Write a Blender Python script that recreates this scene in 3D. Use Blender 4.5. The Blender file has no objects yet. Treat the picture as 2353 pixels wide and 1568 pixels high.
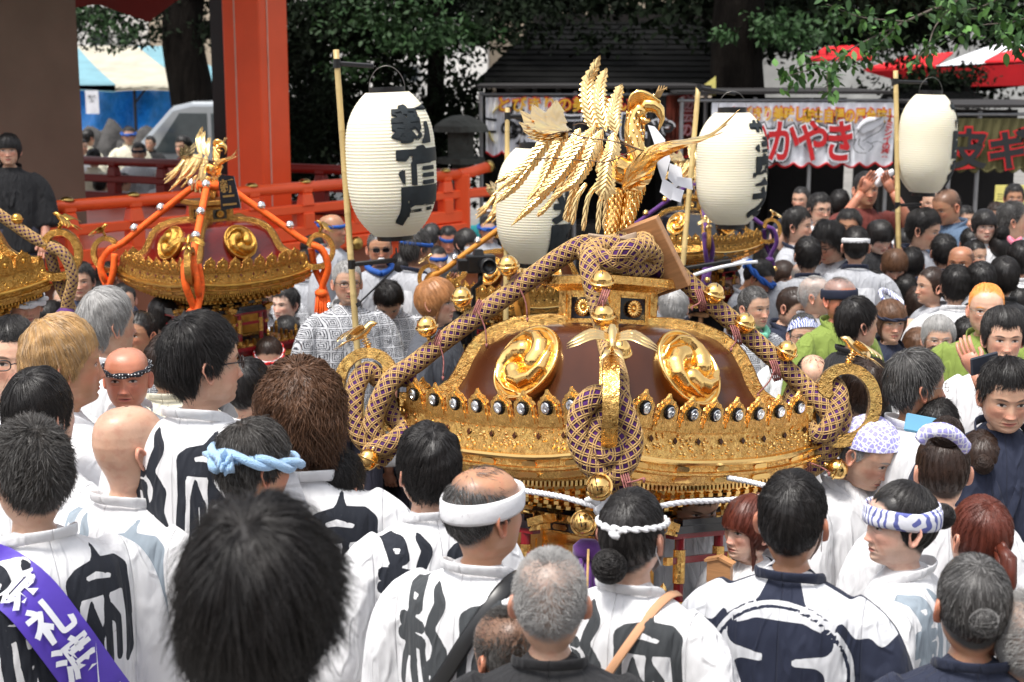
import bpy, bmesh, math, random
import numpy as np
from mathutils import Vector, Matrix, Euler, noise
S = bpy.context.scene
C = S.collection
R = math.radians
rng = np.random.default_rng(7)
random.seed(7)

# ---------------------------------------------------------------- camera
FPX, CX, CY, CAMZ, HORY = 3399.0, 1176.5, 784.0, 2.55, 148.0
PITCH = math.atan((CY - HORY) / FPX)
cd = bpy.data.cameras.new('camera')
cam = bpy.data.objects.new('camera', cd)
C.objects.link(cam)
cam.location = (0, 0, CAMZ)
cam.rotation_euler = (math.pi / 2 - PITCH, 0, 0)
cd.lens = 52; cd.sensor_width = 36; cd.clip_end = 400; cd.clip_start = 0.1
cd.dof.use_dof = True; cd.dof.focus_distance = 4.7; cd.dof.aperture_fstop = 5.0
S.camera = cam

# ---------------------------------------------------------------- daylight
SUN_EL, SUN_AZ = 68.0, 222.0            # azimuth: compass direction the light comes from (0 = +Y, clockwise)
w = bpy.data.worlds.new('World'); S.world = w; w.use_nodes = True
nt = w.node_tree; nt.nodes.clear()
sky = nt.nodes.new('ShaderNodeTexSky'); sky.sky_type = 'NISHITA'; sky.sun_disc = False
sky.sun_elevation = R(SUN_EL); sky.sun_rotation = R(SUN_AZ); sky.dust_density = 3.0; sky.air_density = 1.0
hs = nt.nodes.new('ShaderNodeHueSaturation'); hs.inputs['Saturation'].default_value = 0.25
bg = nt.nodes.new('ShaderNodeBackground'); bg.inputs['Strength'].default_value = 0.145
wo = nt.nodes.new('ShaderNodeOutputWorld')
nt.links.new(sky.outputs[0], hs.inputs['Color']); nt.links.new(hs.outputs[0], bg.inputs[0]); nt.links.new(bg.outputs[0], wo.inputs[0])
sl = bpy.data.lights.new('sun', 'SUN'); sl.energy = 2.0; sl.angle = R(12); sl.color = (1, 0.955, 0.89)
so = bpy.data.objects.new('sun', sl); C.objects.link(so)
d = Vector((math.sin(R(SUN_AZ)) * math.cos(R(SUN_EL)), math.cos(R(SUN_AZ)) * math.cos(R(SUN_EL)), math.sin(R(SUN_EL))))
so.rotation_euler = d.to_track_quat('Z', 'Y').to_euler()
S.view_settings.view_transform = 'Standard'; S.view_settings.look = 'None'
S.view_settings.exposure = 0.92; S.view_settings.gamma = 1; S.view_settings.use_curve_mapping = False
S.render.engine = 'CYCLES'
S.cycles.use_denoising = True
S.cycles.max_bounces = 6; S.cycles.diffuse_bounces = 3; S.cycles.glossy_bounces = 4; S.cycles.transparent_max_bounces = 6
S.cycles.caustics_reflective = False; S.cycles.caustics_refractive = False
S.cycles.sample_clamp_indirect = 6.0

# ---------------------------------------------------------------- placing helpers
CR = cam.rotation_euler.to_matrix()
def ray(x, y): return CR @ Vector(((x - CX) / FPX, -(y - CY) / FPX, -1.0))
def P(x, y, Z): return Vector((0, 0, CAMZ)) + ray(x, y) * Z           # at depth Z along the lens axis
def PZ(x, y, z):                                                       # on the ray, at height z
    r = ray(x, y); return Vector((0, 0, CAMZ)) + r * ((z - CAMZ) / r.z)
def PY(x, y, Y):
    r = ray(x, y); return Vector((0, 0, CAMZ)) + r * (Y / r.y)

# ---------------------------------------------------------------- materials
_m = {}
def nodes_of(m):
    m.use_nodes = True; t = m.node_tree; return t, t.nodes['Principled BSDF']
def mk(name, col=(.5, .5, .5), rough=.6, metal=0, bump=None, var=None, objcol=False, coat=0, sheen=0, spec=None, trans=0, stretch=None, emit=0):
    """procedural material: base colour with noise variation and a noise bump."""
    if name in _m: return _m[name]
    m = bpy.data.materials.new(name); _m[name] = m
    t, b = nodes_of(m); N, L = t.nodes, t.links
    b.inputs['Roughness'].default_value = rough; b.inputs['Metallic'].default_value = metal
    if coat: b.inputs['Coat Weight'].default_value = coat; b.inputs['Coat Roughness'].default_value = .08
    if sheen: b.inputs['Sheen Weight'].default_value = sheen
    if spec is not None: b.inputs['Specular IOR Level'].default_value = spec
    if trans: b.inputs['Transmission Weight'].default_value = trans
    if emit: b.inputs['Emission Color'].default_value = (*col, 1); b.inputs['Emission Strength'].default_value = emit
    tc = N.new('ShaderNodeTexCoord'); src = tc.outputs['Object']
    if stretch:
        mp = N.new('ShaderNodeMapping'); mp.inputs['Scale'].default_value = stretch
        L.new(src, mp.inputs[0]); src = mp.outputs[0]
    base = None
    if objcol:
        oi = N.new('ShaderNodeObjectInfo'); base = oi.outputs['Color']
    if var is None: var = (6.0, .12)
    n = N.new('ShaderNodeTexNoise'); n.inputs['Scale'].default_value = var[0]; n.inputs['Detail'].default_value = 5
    L.new(src, n.inputs['Vector'])
    mr = N.new('ShaderNodeMapRange'); mr.inputs['From Min'].default_value = .3; mr.inputs['From Max'].default_value = .7
    mr.inputs['To Min'].default_value = 1 - var[1]; mr.inputs['To Max'].default_value = 1 + var[1]
    L.new(n.outputs['Fac'], mr.inputs['Value'])
    mx = N.new('ShaderNodeVectorMath'); mx.operation = 'SCALE'
    if base is not None: L.new(base, mx.inputs[0])
    else: mx.inputs[0].default_value = col[:3]
    L.new(mr.outputs[0], mx.inputs['Scale']); L.new(mx.outputs[0], b.inputs['Base Color'])
    if bump:
        n2 = N.new('ShaderNodeTexNoise'); n2.inputs['Scale'].default_value = bump[0]; n2.inputs['Detail'].default_value = 4
        L.new(src, n2.inputs['Vector'])
        bp = N.new('ShaderNodeBump'); bp.inputs['Strength'].default_value = bump[1]; bp.inputs['Distance'].default_value = bump[2] if len(bump) > 2 else .005
        L.new(n2.outputs['Fac'], bp.inputs['Height']); L.new(bp.outputs[0], b.inputs['Normal'])
    return m
def extra(m):
    t = m.node_tree; return t, t.nodes, t.links, t.nodes['Principled BSDF']

GOLD = mk('gold', (1.0, .63, .22), .15, 1, bump=(30, .12, .004), var=(5, .08))
GOLDW = mk('gold_wings', (1.0, .70, .32), .24, 1, bump=(70, .3, .004), var=(8, .12))
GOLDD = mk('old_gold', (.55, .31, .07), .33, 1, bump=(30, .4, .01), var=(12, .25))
t_, N_, L_, b_ = extra(GOLDW)
ab = N_.new('ShaderNodeAttribute'); ab.attribute_name = 'barb'; mu = N_.new('ShaderNodeMath'); mu.operation = 'MULTIPLY'; mu.inputs[1].default_value = 6.2832; L_.new(ab.outputs['Fac'], mu.inputs[0])
sn = N_.new('ShaderNodeMath'); sn.operation = 'SINE'; L_.new(mu.outputs[0], sn.inputs[0]); bb = N_.new('ShaderNodeBump'); bb.inputs['Strength'].default_value = .4; bb.inputs['Distance'].default_value = .004; L_.new(sn.outputs[0], bb.inputs['Height']); L_.new(bb.outputs[0], b_.inputs['Normal'])
SILVER = mk('silver', (.8, .8, .8), .14, 1, bump=(30, .1, .004))
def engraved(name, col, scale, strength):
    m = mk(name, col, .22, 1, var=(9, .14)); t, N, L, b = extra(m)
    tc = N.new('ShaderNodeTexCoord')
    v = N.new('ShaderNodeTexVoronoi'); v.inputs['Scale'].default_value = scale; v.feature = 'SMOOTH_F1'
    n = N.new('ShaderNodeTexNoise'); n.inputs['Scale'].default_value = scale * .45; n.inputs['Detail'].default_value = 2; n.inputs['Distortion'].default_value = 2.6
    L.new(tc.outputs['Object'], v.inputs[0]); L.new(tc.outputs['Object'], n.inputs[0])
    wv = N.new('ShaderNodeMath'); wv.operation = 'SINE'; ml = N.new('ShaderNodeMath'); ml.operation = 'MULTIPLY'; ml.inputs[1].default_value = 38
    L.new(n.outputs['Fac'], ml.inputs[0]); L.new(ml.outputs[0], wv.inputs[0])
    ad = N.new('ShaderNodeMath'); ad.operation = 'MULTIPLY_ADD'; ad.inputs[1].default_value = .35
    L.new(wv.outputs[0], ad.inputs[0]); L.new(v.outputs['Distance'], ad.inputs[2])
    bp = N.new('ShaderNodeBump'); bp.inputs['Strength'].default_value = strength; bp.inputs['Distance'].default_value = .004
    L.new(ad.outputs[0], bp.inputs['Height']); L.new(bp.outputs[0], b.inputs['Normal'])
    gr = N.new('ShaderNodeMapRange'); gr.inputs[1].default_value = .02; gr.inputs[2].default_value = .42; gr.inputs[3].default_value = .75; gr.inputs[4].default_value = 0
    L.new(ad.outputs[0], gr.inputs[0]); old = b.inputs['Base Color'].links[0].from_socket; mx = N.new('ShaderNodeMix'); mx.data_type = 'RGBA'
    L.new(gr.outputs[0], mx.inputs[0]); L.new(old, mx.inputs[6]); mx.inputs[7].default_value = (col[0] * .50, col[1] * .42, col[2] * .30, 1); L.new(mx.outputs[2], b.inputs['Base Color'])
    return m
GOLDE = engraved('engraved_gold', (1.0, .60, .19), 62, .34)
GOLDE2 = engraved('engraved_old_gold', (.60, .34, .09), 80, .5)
LACQ = mk('brown_lacquer', (.068, .019, .007), .24, 0, var=(3, .35), coat=.15, spec=.35)
LACQ_R = mk('maroon_lacquer', (.13, .008, .006), .18, 0, coat=.5)
LACQ_K = mk('black_lacquer', (.008, .008, .012), .15, 0, coat=.5)
LACQ_B = mk('red_lacquer', (.22, .01, .015), .25, 0, coat=.3)
PURPLE = mk('purple_cloth', (.085, .012, .16), .7, 0, bump=(180, .5, .003), sheen=.3)
PURP2 = mk('purple_cord', (.055, .004, .10), .75, 0, bump=(120, .5, .003), var=(40, .4))
CORD = mk('straw_gold_cord', (.50, .31, .12), .7, 0, bump=(300, .5, .002), var=(60, .25))
CORDW = mk('white_cord', (.78, .78, .8), .8, 0, bump=(200, .5, .003))
ORANGE = mk('orange_rope', (.95, .13, .008), .7, 0, bump=(150, .5, .003), var=(40, .2))
PINKC = mk('pink_cord', (.33, .12, .11), .8, 0, var=(80, .4))
PAPER = mk('white_paper', (.82, .82, .85), .8)
WOOD = mk('hinoki_wood', (.46, .23, .10), .5, 0, var=(10, .15), stretch=(1, 1, 12))
BAMBOO = mk('bamboo', (.52, .38, .16), .45, 0, var=(14, .2), stretch=(1, 1, .2))
BLACKP = mk('black_paint', (.012, .012, .013), .35)
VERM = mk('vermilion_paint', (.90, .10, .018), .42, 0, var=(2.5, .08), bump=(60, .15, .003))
VERMD = mk('shaded_vermilion', (.20, .013, .008), .5, 0, var=(3, .12))  # vermilion with the shade under the stage roof put into its colour

# ---------------------------------------------------------------- mesh helpers
def link(o, parent=None):
    C.objects.link(o)
    if parent is not None: o.parent = parent
    return o
def mesh_data(name, v, f, mats=None, smooth=True, mi=None):
    me = bpy.data.meshes.new(name)
    v = np.asarray(v, dtype=np.float32)
    if isinstance(f, np.ndarray): f = f.tolist()
    me.from_pydata(v.tolist(), [], f)
    if mats is not None:
        for m in (mats if isinstance(mats, (list, tuple)) else [mats]): me.materials.append(m)
    if mi is not None: me.polygons.foreach_set('material_index', np.asarray(mi, dtype=np.int32))
    if smooth: me.polygons.foreach_set('use_smooth', np.ones(len(me.polygons), dtype=bool))
    me.update()
    return me
def obj(name, data, parent=None, loc=None, rot=None, scale=None):
    o = bpy.data.objects.new(name, data); link(o, parent)
    if loc is not None: o.location = loc
    if rot is not None: o.rotation_euler = rot
    if scale is not None: o.scale = scale if hasattr(scale, '__len__') else (scale,) * 3
    return o
def tag(o, label=None, cat=None, group=None, kind=None):
    if label: o['label'] = label
    if cat: o['category'] = cat
    if group: o['group'] = group
    if kind: o['kind'] = kind
    return o
def empty(name, loc=(0, 0, 0), rz=0, label=None, cat=None, group=None):
    o = bpy.data.objects.new(name, None); link(o); o.location = loc; o.rotation_euler = (0, 0, rz); o.empty_display_size = .1
    return tag(o, label, cat, group)

class MB:
    """collects shapes as numpy pieces, then links them as one mesh object"""
    def __init__(s): s.v = []; s.f = []; s.n = 0; s.mi = []; s.at = []
    def add(s, v, f, mi=0):
        v = np.asarray(v, dtype=float).reshape(-1, 3)
        s.v.append(v); s.f += [[i + s.n for i in q] for q in f]; s.mi += [mi] * len(f); s.n += len(v)
        return s
    def box(s, c, size, rot=None, mi=0, taper=1.0):
        x, y, z = [k / 2 for k in size]; t = taper
        v = np.array([(-x, -y, -z), (x, -y, -z), (x, y, -z), (-x, y, -z), (-x * t, -y * t, z), (x * t, -y * t, z), (x * t, y * t, z), (-x * t, y * t, z)])
        if rot is not None: v = v @ np.array(Euler(rot).to_matrix()).T
        return s.add(v + np.array(c), [(0, 3, 2, 1), (4, 5, 6, 7), (0, 1, 5, 4), (1, 2, 6, 5), (2, 3, 7, 6), (3, 0, 4, 7)], mi)
    def tube(s, pts, r, n=8, closed=False, mi=0, cap=True, flat=1.0, up=None):
        v, f = tube_vf(pts, r, n, closed, cap, flat, up); return s.add(v, f, mi)
    def lathe(s, prof, n=24, mi=0, c=(0, 0, 0), M=None, seg=None):
        v, f = lathe_vf(prof, n)
        if M is not None: v = v @ np.array(M.to_3x3()).T + np.array(M.to_translation())
        return s.add(v + np.array(c), f, mi)
    def prism(s, poly, z0, z1, M=None, mi=0):
        v, f = prism_vf(poly, z0, z1)
        if M is not None: v = v @ np.array(M.to_3x3()).T + np.array(M.to_translation())
        return s.add(v, f, mi)
    def grid(s, g, mi=0, wrap=False):
        g = np.asarray(g); a, b = g.shape[:2]
        idx = np.arange(a * b).reshape(a, b); f = []
        bb = b if wrap else b - 1
        for i in range(a - 1):
            for j in range(bb):
                k = (j + 1) % b; f.append((idx[i, j], idx[i, k], idx[i + 1, k], idx[i + 1, j]))
        return s.add(g.reshape(-1, 3), f, mi)
    def data(s, name, mats, smooth=False): return mesh_data(name, np.concatenate(s.v), s.f, mats, smooth, s.mi)
    def build(s, name, mats, parent=None, smooth=False, **k): return obj(name, s.data(name, mats, smooth), parent, **k)

def frames(pts, closed=False, up=None):
    p = np.asarray(pts, dtype=float); n = len(p)
    t = np.roll(p, -1, 0) - np.roll(p, 1, 0)
    if not closed: t[0] = p[1] - p[0]; t[-1] = p[-1] - p[-2]
    t /= np.linalg.norm(t, axis=1)[:, None] + 1e-12
    a = np.array(up if up is not None else ((0, 0, 1) if abs(t[0][2]) < .9 else (1, 0, 0)), dtype=float)
    ns = []
    for i in range(n):
        a2 = a - t[i] * a.dot(t[i]); l = np.linalg.norm(a2)
        if l < 1e-6: a2 = np.cross(t[i], (1, .3, .2)); l = np.linalg.norm(a2)
        a2 = a2 / l; ns.append(a2)
        if up is None: a = a2
    ns = np.array(ns); return t, ns, np.cross(t, ns)
def tube_vf(pts, r, n=8, closed=False, cap=True, flat=1.0, up=None):
    p = np.asarray(pts, dtype=float); m = len(p)
    r = np.broadcast_to(np.asarray(r, dtype=float), (m,))
    t, a, b = frames(p, closed, up)
    ang = np.linspace(0, 2 * np.pi, n, endpoint=False)
    v = p[:, None] + r[:, None, None] * (np.cos(ang)[None, :, None] * a[:, None] + flat * np.sin(ang)[None, :, None] * b[:, None])
    v = v.reshape(-1, 3); f = []
    for i in range(m if closed else m - 1):
        i2 = (i + 1) % m
        for j in range(n):
            k = (j + 1) % n; f.append((i * n + j, i * n + k, i2 * n + k, i2 * n + j))
    if cap and not closed:
        f.append(tuple(range(n))[::-1]); f.append(tuple(range((m - 1) * n, m * n)))
    return v, f
def lathe_vf(prof, n=24):
    prof = [(max(r, 1e-4), z) for r, z in prof]; a = np.linspace(0, 2 * np.pi, n, endpoint=False)
    v = np.array([[(r * math.cos(t), r * math.sin(t), z) for t in a] for r, z in prof]).reshape(-1, 3); f = []
    for i in range(len(prof) - 1):
        for j in range(n):
            k = (j + 1) % n; f.append((i * n + j, i * n + k, (i + 1) * n + k, (i + 1) * n + j))
    return v, f
def prism_vf(poly, z0, z1):
    n = len(poly); v = [(x, y, z0) for x, y in poly] + [(x, y, z1) for x, y in poly]
    f = [tuple(range(n))[::-1], tuple(range(n, 2 * n))] + [(i, (i + 1) % n, (i + 1) % n + n, i + n) for i in range(n)]
    return np.array(v), f
def spline(pts, n):
    """Catmull-Rom through the points, n samples, even in length"""
    p = np.asarray(pts, dtype=float)
    q = np.vstack([2 * p[0] - p[1], p, 2 * p[-1] - p[-2]]); out = []
    for i in range(1, len(q) - 2):
        for t in np.linspace(0, 1, 16, endpoint=False):
            a, b, c, e = q[i - 1:i + 3]
            out.append(.5 * ((2 * b) + (-a + c) * t + (2 * a - 5 * b + 4 * c - e) * t * t + (-a + 3 * b - 3 * c + e) * t ** 3))
    out.append(p[-1]); out = np.array(out)
    l = np.concatenate([[0], np.cumsum(np.linalg.norm(np.diff(out, axis=0), axis=1))])
    s = np.linspace(0, l[-1], n)
    return np.stack([np.interp(s, l, out[:, k]) for k in range(out.shape[1])], 1)
def bevelled(o, w=.004, seg=1):
    b = o.modifiers.new('bevel', 'BEVEL'); b.width = w; b.segments = seg; b.limit_method = 'ANGLE'; return o

def text_raw(body, size=1.0, bold=0.0, align='CENTER', spacing=1.0, line=1.0, shear=0.0):
    """lettering as flat triangles (x right, y up), centred at the origin"""
    c = bpy.data.curves.new('lettering', 'FONT'); c.body = body; c.size = size; c.align_x = align
    c.align_y = 'CENTER'; c.offset = bold; c.space_character = spacing; c.space_line = line; c.resolution_u = 3; c.shear = shear
    o = bpy.data.objects.new('lettering', c); C.objects.link(o)
    dg = bpy.context.evaluated_depsgraph_get(); dg.update()
    me = o.evaluated_get(dg).to_mesh()
    v = np.array([list(k.co) for k in me.vertices]); f = [tuple(p.vertices) for p in me.polygons]
    o.evaluated_get(dg).to_mesh_clear(); bpy.data.objects.remove(o); bpy.data.curves.remove(c)
    v[:, 0] -= (v[:, 0].min() + v[:, 0].max()) / 2; v[:, 1] -= (v[:, 1].min() + v[:, 1].max()) / 2
    return v, f
def lettering(name, body, size, m, parent, M, bold=0, spacing=1, line=1, stretch=(1, 1), **k):
    v, f = text_raw(body, size, bold, spacing=spacing, line=line, **k)
    v[:, 0] *= stretch[0]; v[:, 1] *= stretch[1]
    v = v @ np.array(M.to_3x3()).T + np.array(M.to_translation())
    return obj(name, mesh_data(name, v, f, m, False), parent)
def sliced(v, f, step, axis=0):
    """cut flat lettering into narrow strips so that it can be bent"""
    bm = bmesh.new(); vs = [bm.verts.new(p) for p in v]
    for q in f:
        try: bm.faces.new([vs[i] for i in q])
        except ValueError: pass
    lo, hi = v[:, axis].min(), v[:, axis].max(); x = lo + step
    no = (1, 0, 0) if axis == 0 else (0, 1, 0)
    while x < hi:
        bmesh.ops.bisect_plane(bm, geom=bm.verts[:] + bm.edges[:] + bm.faces[:], plane_co=(x, 0, 0) if axis == 0 else (0, x, 0), plane_no=no)
        x += step
    bm.verts.index_update()
    V = np.array([list(q.co) for q in bm.verts]); F = [tuple(q.index for q in fc.verts) for fc in bm.faces]; bm.free()
    return V, F
def capsules(pts, strokes):
    """signed distance (negative inside) to thick strokes [(x, y, r), ...]"""
    dmin = np.full(len(pts), 9.0)
    for st in strokes:
        for (x0, y0, r0), (x1, y1, r1) in zip(st[:-1], st[1:]):
            dx, dy = x1 - x0, y1 - y0; L2 = dx * dx + dy * dy + 1e-9
            t = np.clip(((pts[:, 0] - x0) * dx + (pts[:, 1] - y0) * dy) / L2, 0, 1)
            dmin = np.minimum(dmin, np.hypot(pts[:, 0] - x0 - t * dx, pts[:, 1] - y0 - t * dy) - (r0 + t * (r1 - r0)))
    return dmin
# ================================================================ PEOPLE
class X:
    """tiny expression builder for shader maths"""
    t = None
    def __init__(s, sock): s.s = sock
    @staticmethod
    def op(o, *a):
        n = X.t.nodes.new('ShaderNodeMath'); n.operation = o
        for i, k in enumerate(a):
            if isinstance(k, X): X.t.links.new(k.s, n.inputs[i])
            else: n.inputs[i].default_value = k
        return X(n.outputs[0])
    def __add__(s, o): return X.op('ADD', s, o)
    def __sub__(s, o): return X.op('SUBTRACT', s, o)
    def __mul__(s, o): return X.op('MULTIPLY', s, o)
    __radd__ = __add__; __rmul__ = __mul__
    def abs(s): return X.op('ABSOLUTE', s)
    def sq(s): return X.op('MULTIPLY', s, s)
def xmix(t, fac, a, b):
    n = t.nodes.new('ShaderNodeMix'); n.data_type = 'RGBA'
    t.links.new(fac.s if isinstance(fac, X) else fac, n.inputs[0])
    for i, k in ((6, a), (7, b)):
        if isinstance(k, tuple): n.inputs[i].default_value = (*k, 1)
        else: t.links.new(k, n.inputs[i])
    return n.outputs[2]
def xstep(v, e0, e1):
    n = X.t.nodes.new('ShaderNodeMapRange'); n.interpolation_type = 'SMOOTHSTEP'
    X.t.links.new(v.s, n.inputs[0]); n.inputs[1].default_value = e0; n.inputs[2].default_value = e1
    return X(n.outputs[0])
def attr(t, name, out='Fac'):
    n = t.nodes.new('ShaderNodeAttribute'); n.attribute_name = name; return n.outputs[out]

def skin_material():
    m = mk('skin', objcol=True, rough=.40, var=(14, .14), bump=(150, .30, .002)); t, N, L, b = extra(m); X.t = t
    base = b.inputs['Base Color'].links[0].from_socket
    sp = N.new('ShaderNodeSeparateXYZ'); L.new(attr(t, 'hc', 'Vector'), sp.inputs[0])
    x, y, z = X(sp.outputs[0]), X(sp.outputs[1]), X(sp.outputs[2]); ax = x.abs()
    front = xstep(y, -.035, -.05) if False else X.op('LESS_THAN', y, -.03)
    rnd = X([n for n in N if n.type == 'OBJECT_INFO'][0].outputs['Random'])
    def ell(cx, cz, rx, rz, k=0.0, soft=.5, slope=0.0):
        u = (ax - cx); v = (z - cz) + u.sq() * k + u * slope
        q = (u * (1 / rx)).sq() + (v * (1 / rz)).sq()
        return xstep(q, 1 + soft, 1 - soft) * front
    blush = ell(.040, -.030, .03, .022, soft=.95); nose = ell(0, -.036, .017, .014, soft=.9)
    c = xmix(t, blush * .35, base, (.62, .17, .11)); c = xmix(t, nose * .35, c, (.60, .18, .12))
    n9 = N.new('ShaderNodeTexNoise'); n9.inputs['Scale'].default_value = 38; n9.inputs['Detail'].default_value = 4; tc9 = N.new('ShaderNodeTexCoord'); L.new(tc9.outputs['Object'], n9.inputs[0])
    c = xmix(t, xstep(X(n9.outputs['Fac']), .48, .72) * .30, c, (.50, .16, .10))
    smile = rnd * 10 - 8
    lab = xstep(((ax - .024) - (z + .048) * -.42).abs(), .0026, .0) * X.op('LESS_THAN', (z + .052).abs(), .020) * front
    c = xmix(t, lab * .45, c, (.22, .08, .05)); c = xmix(t, ell(.032, -.0125, .017, .0013, soft=.8, k=-10.) * .45, c, (.25, .09, .06))
    ears = X.op('GREATER_THAN', ax, .0785) * .40; c = xmix(t, ears, c, (.60, .17, .11))
    c = xmix(t, ell(.032, .002, .024, .013, soft=.9) * .18, c, (.25, .10, .06))       # socket
    c = xmix(t, ell(0, -.0695, .024, .0072, soft=.3, k=smile) * .75, c, (.50, .12, .10))    # lips
    c = xmix(t, ell(0, -.0690, .023, .0016, soft=.5, k=smile) * .85, c, (.08, .015, .012))
    c = xmix(t, ell(.0085, -.0465, .0042, .0022, soft=.5) * .8, c, (.10, .02, .015))   # nostrils
    c = xmix(t, ell(.033, .0015, .0155, .0048, soft=.15, k=12.) * .9, c, (.48, .42, .38))    # white of the eye
    c = xmix(t, ell(.033, .0020, .0062, .0052, soft=.2), c, (.010, .006, .005))         # iris
    c = xmix(t, ell(.033, .0062, .0175, .0021, soft=.4, k=13.) * .95, c, (.03, .015, .01))   # lashes
    c = xmix(t, ell(.034, .0235, .0200, .0040, soft=.6, k=9., slope=-.05) * .8, c, attr(t, 'hcol', 'Color'))  # brows
    sc = X(attr(t, 'scalp'))
    c = xmix(t, sc, c, attr(t, 'hcol', 'Color'))
    L.new(c, b.inputs['Base Color'])
    b.inputs['Subsurface Weight'].default_value = .12; b.inputs['Subsurface Radius'].default_value = (.02, .008, .004)
    b.inputs['Subsurface Scale'].default_value = .5
    return m
def cloth_material(name, ink=(.010, .013, .022), rough=.85, pattern=None, var=.05):
    m = mk(name, objcol=True, rough=rough, var=(5, var), sheen=.04); t, N, L, b = extra(m); X.t = t
    base = b.inputs['Base Color'].links[0].from_socket
    k = X(attr(t, 'ink')); f = X.op('GREATER_THAN', k, .00002)
    tc = N.new('ShaderNodeTexCoord')
    if ink:
        # worn print: the ink breaks up a little
        n = N.new('ShaderNodeTexNoise'); n.inputs['Scale'].default_value = 220; L.new(tc.outputs['Object'], n.inputs[0])
        wear = xstep(X(n.outputs['Fac']), .20, .30)
        L.new(xmix(t, f * (wear * .12 + .88), base, ink), b.inputs['Base Color'])
    if pattern:
        sp_ = N.new('ShaderNodeSeparateXYZ'); L.new(tc.outputs['Object'], sp_.inputs[0]); fx = X.op('FRACT', (X(sp_.outputs[0]) + X(sp_.outputs[1]) * .7) * pattern) ; fz = X.op('FRACT', X(sp_.outputs[2]) * pattern)
        dd = X.op('MAXIMUM', (fx - .5).abs(), (fz - .5).abs()); ring = X.op('SINE', dd * 44.0); nn = N.new('ShaderNodeTexNoise'); nn.inputs['Scale'].default_value = 60; L.new(tc.outputs['Object'], nn.inputs[0])
        L.new(xmix(t, X.op('GREATER_THAN', ring + (X(nn.outputs['Fac']) - .5) * 2.2, -.1), (.035, .037, .05), (.60, .61, .64)), b.inputs['Base Color'])
    # soft creases
    mp = N.new('ShaderNodeMapping'); mp.inputs['Scale'].default_value = (1, 1, .35); mp.inputs['Rotation'].default_value = (0, .5, .3); L.new(tc.outputs['Object'], mp.inputs[0])
    n1 = N.new('ShaderNodeTexNoise'); n1.inputs['Scale'].default_value = 9; n1.inputs['Detail'].default_value = 3; n1.inputs['Distortion'].default_value = .3; L.new(mp.outputs[0], n1.inputs[0])
    n2 = N.new('ShaderNodeTexNoise'); n2.inputs['Scale'].default_value = 320; L.new(tc.outputs['Object'], n2.inputs[0])
    sx_ = N.new('ShaderNodeSeparateXYZ'); L.new(tc.outputs['Object'], sx_.inputs[0]); axx = X(sx_.outputs[0]).abs()
    seam = xstep((axx - .198).abs(), .0035, .0) + xstep(axx, .0030, .0)
    n3 = N.new('ShaderNodeTexNoise'); n3.inputs['Scale'].default_value = 17; n3.inputs['Detail'].default_value = 1; n3.inputs['Distortion'].default_value = .4; L.new(mp.outputs[0], n3.inputs[0])
    ridge = xstep((X(n3.outputs['Fac']) - .5).abs(), .10, .0)
    h = X(n1.outputs['Fac']) * 1.0 + X(n2.outputs['Fac']) * .010 + seam * -.07 + ridge * .07
    bp = N.new('ShaderNodeBump'); bp.inputs['Strength'].default_value = .8; bp.inputs['Distance'].default_value = .045
    L.new(h.s, bp.inputs['Height']); L.new(bp.outputs[0], b.inputs['Normal'])
    return m
def hair_material():
    m = mk('hair', objcol=True, rough=.42, var=(25, .3), spec=.4); t, N, L, b = extra(m); X.t = t
    base = b.inputs['Base Color'].links[0].from_socket
    oi = [n for n in N if n.type == 'OBJECT_INFO'][0]
    sv = X(attr(t, 'sv')); al = X(oi.outputs['Alpha'])
    g = X.op('MULTIPLY', al + (sv - .5) * .6, X.op('GREATER_THAN', al, .01)); g = xstep(g, .0, 1.0)
    L.new(xmix(t, g * .9, base, (.44, .43, .42)), b.inputs['Base Color'])
    w1 = N.new('ShaderNodeTexNoise'); w1.inputs['Scale'].default_value = 9; w1.inputs['Detail'].default_value = 6; tc = N.new('ShaderNodeTexCoord')
    w2 = N.new('ShaderNodeTexWave'); w2.inputs['Scale'].default_value = 60; w2.inputs['Distortion'].default_value = 9; w2.inputs['Detail'].default_value = 3; w2.inputs['Detail Scale'].default_value = .6
    for q in (w1, w2): L.new(tc.outputs['Object'], q.inputs[0])
    bp = N.new('ShaderNodeBump'); bp.inputs['Strength'].default_value = .7; bp.inputs['Distance'].default_value = .004
    L.new((X(w2.outputs['Fac']) * .08 + X(w1.outputs['Fac'])).s, bp.inputs['Height']); L.new(bp.outputs[0], b.inputs['Normal'])
    return m
SKIN = skin_material(); CLOTH = cloth_material('happi_cotton'); CLOTHF = cloth_material('happi_cotton_faded_print', ink=(.045, .05, .055))
CLOTHP = cloth_material('white_panel_cotton', ink=(.66, .67, .70)); YUKATA = cloth_material('patterned_cotton', ink=None, pattern=15)
CLOTHG = cloth_material('grey_print_cotton', ink=(.26, .31, .36))
HAIR = hair_material()

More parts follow.
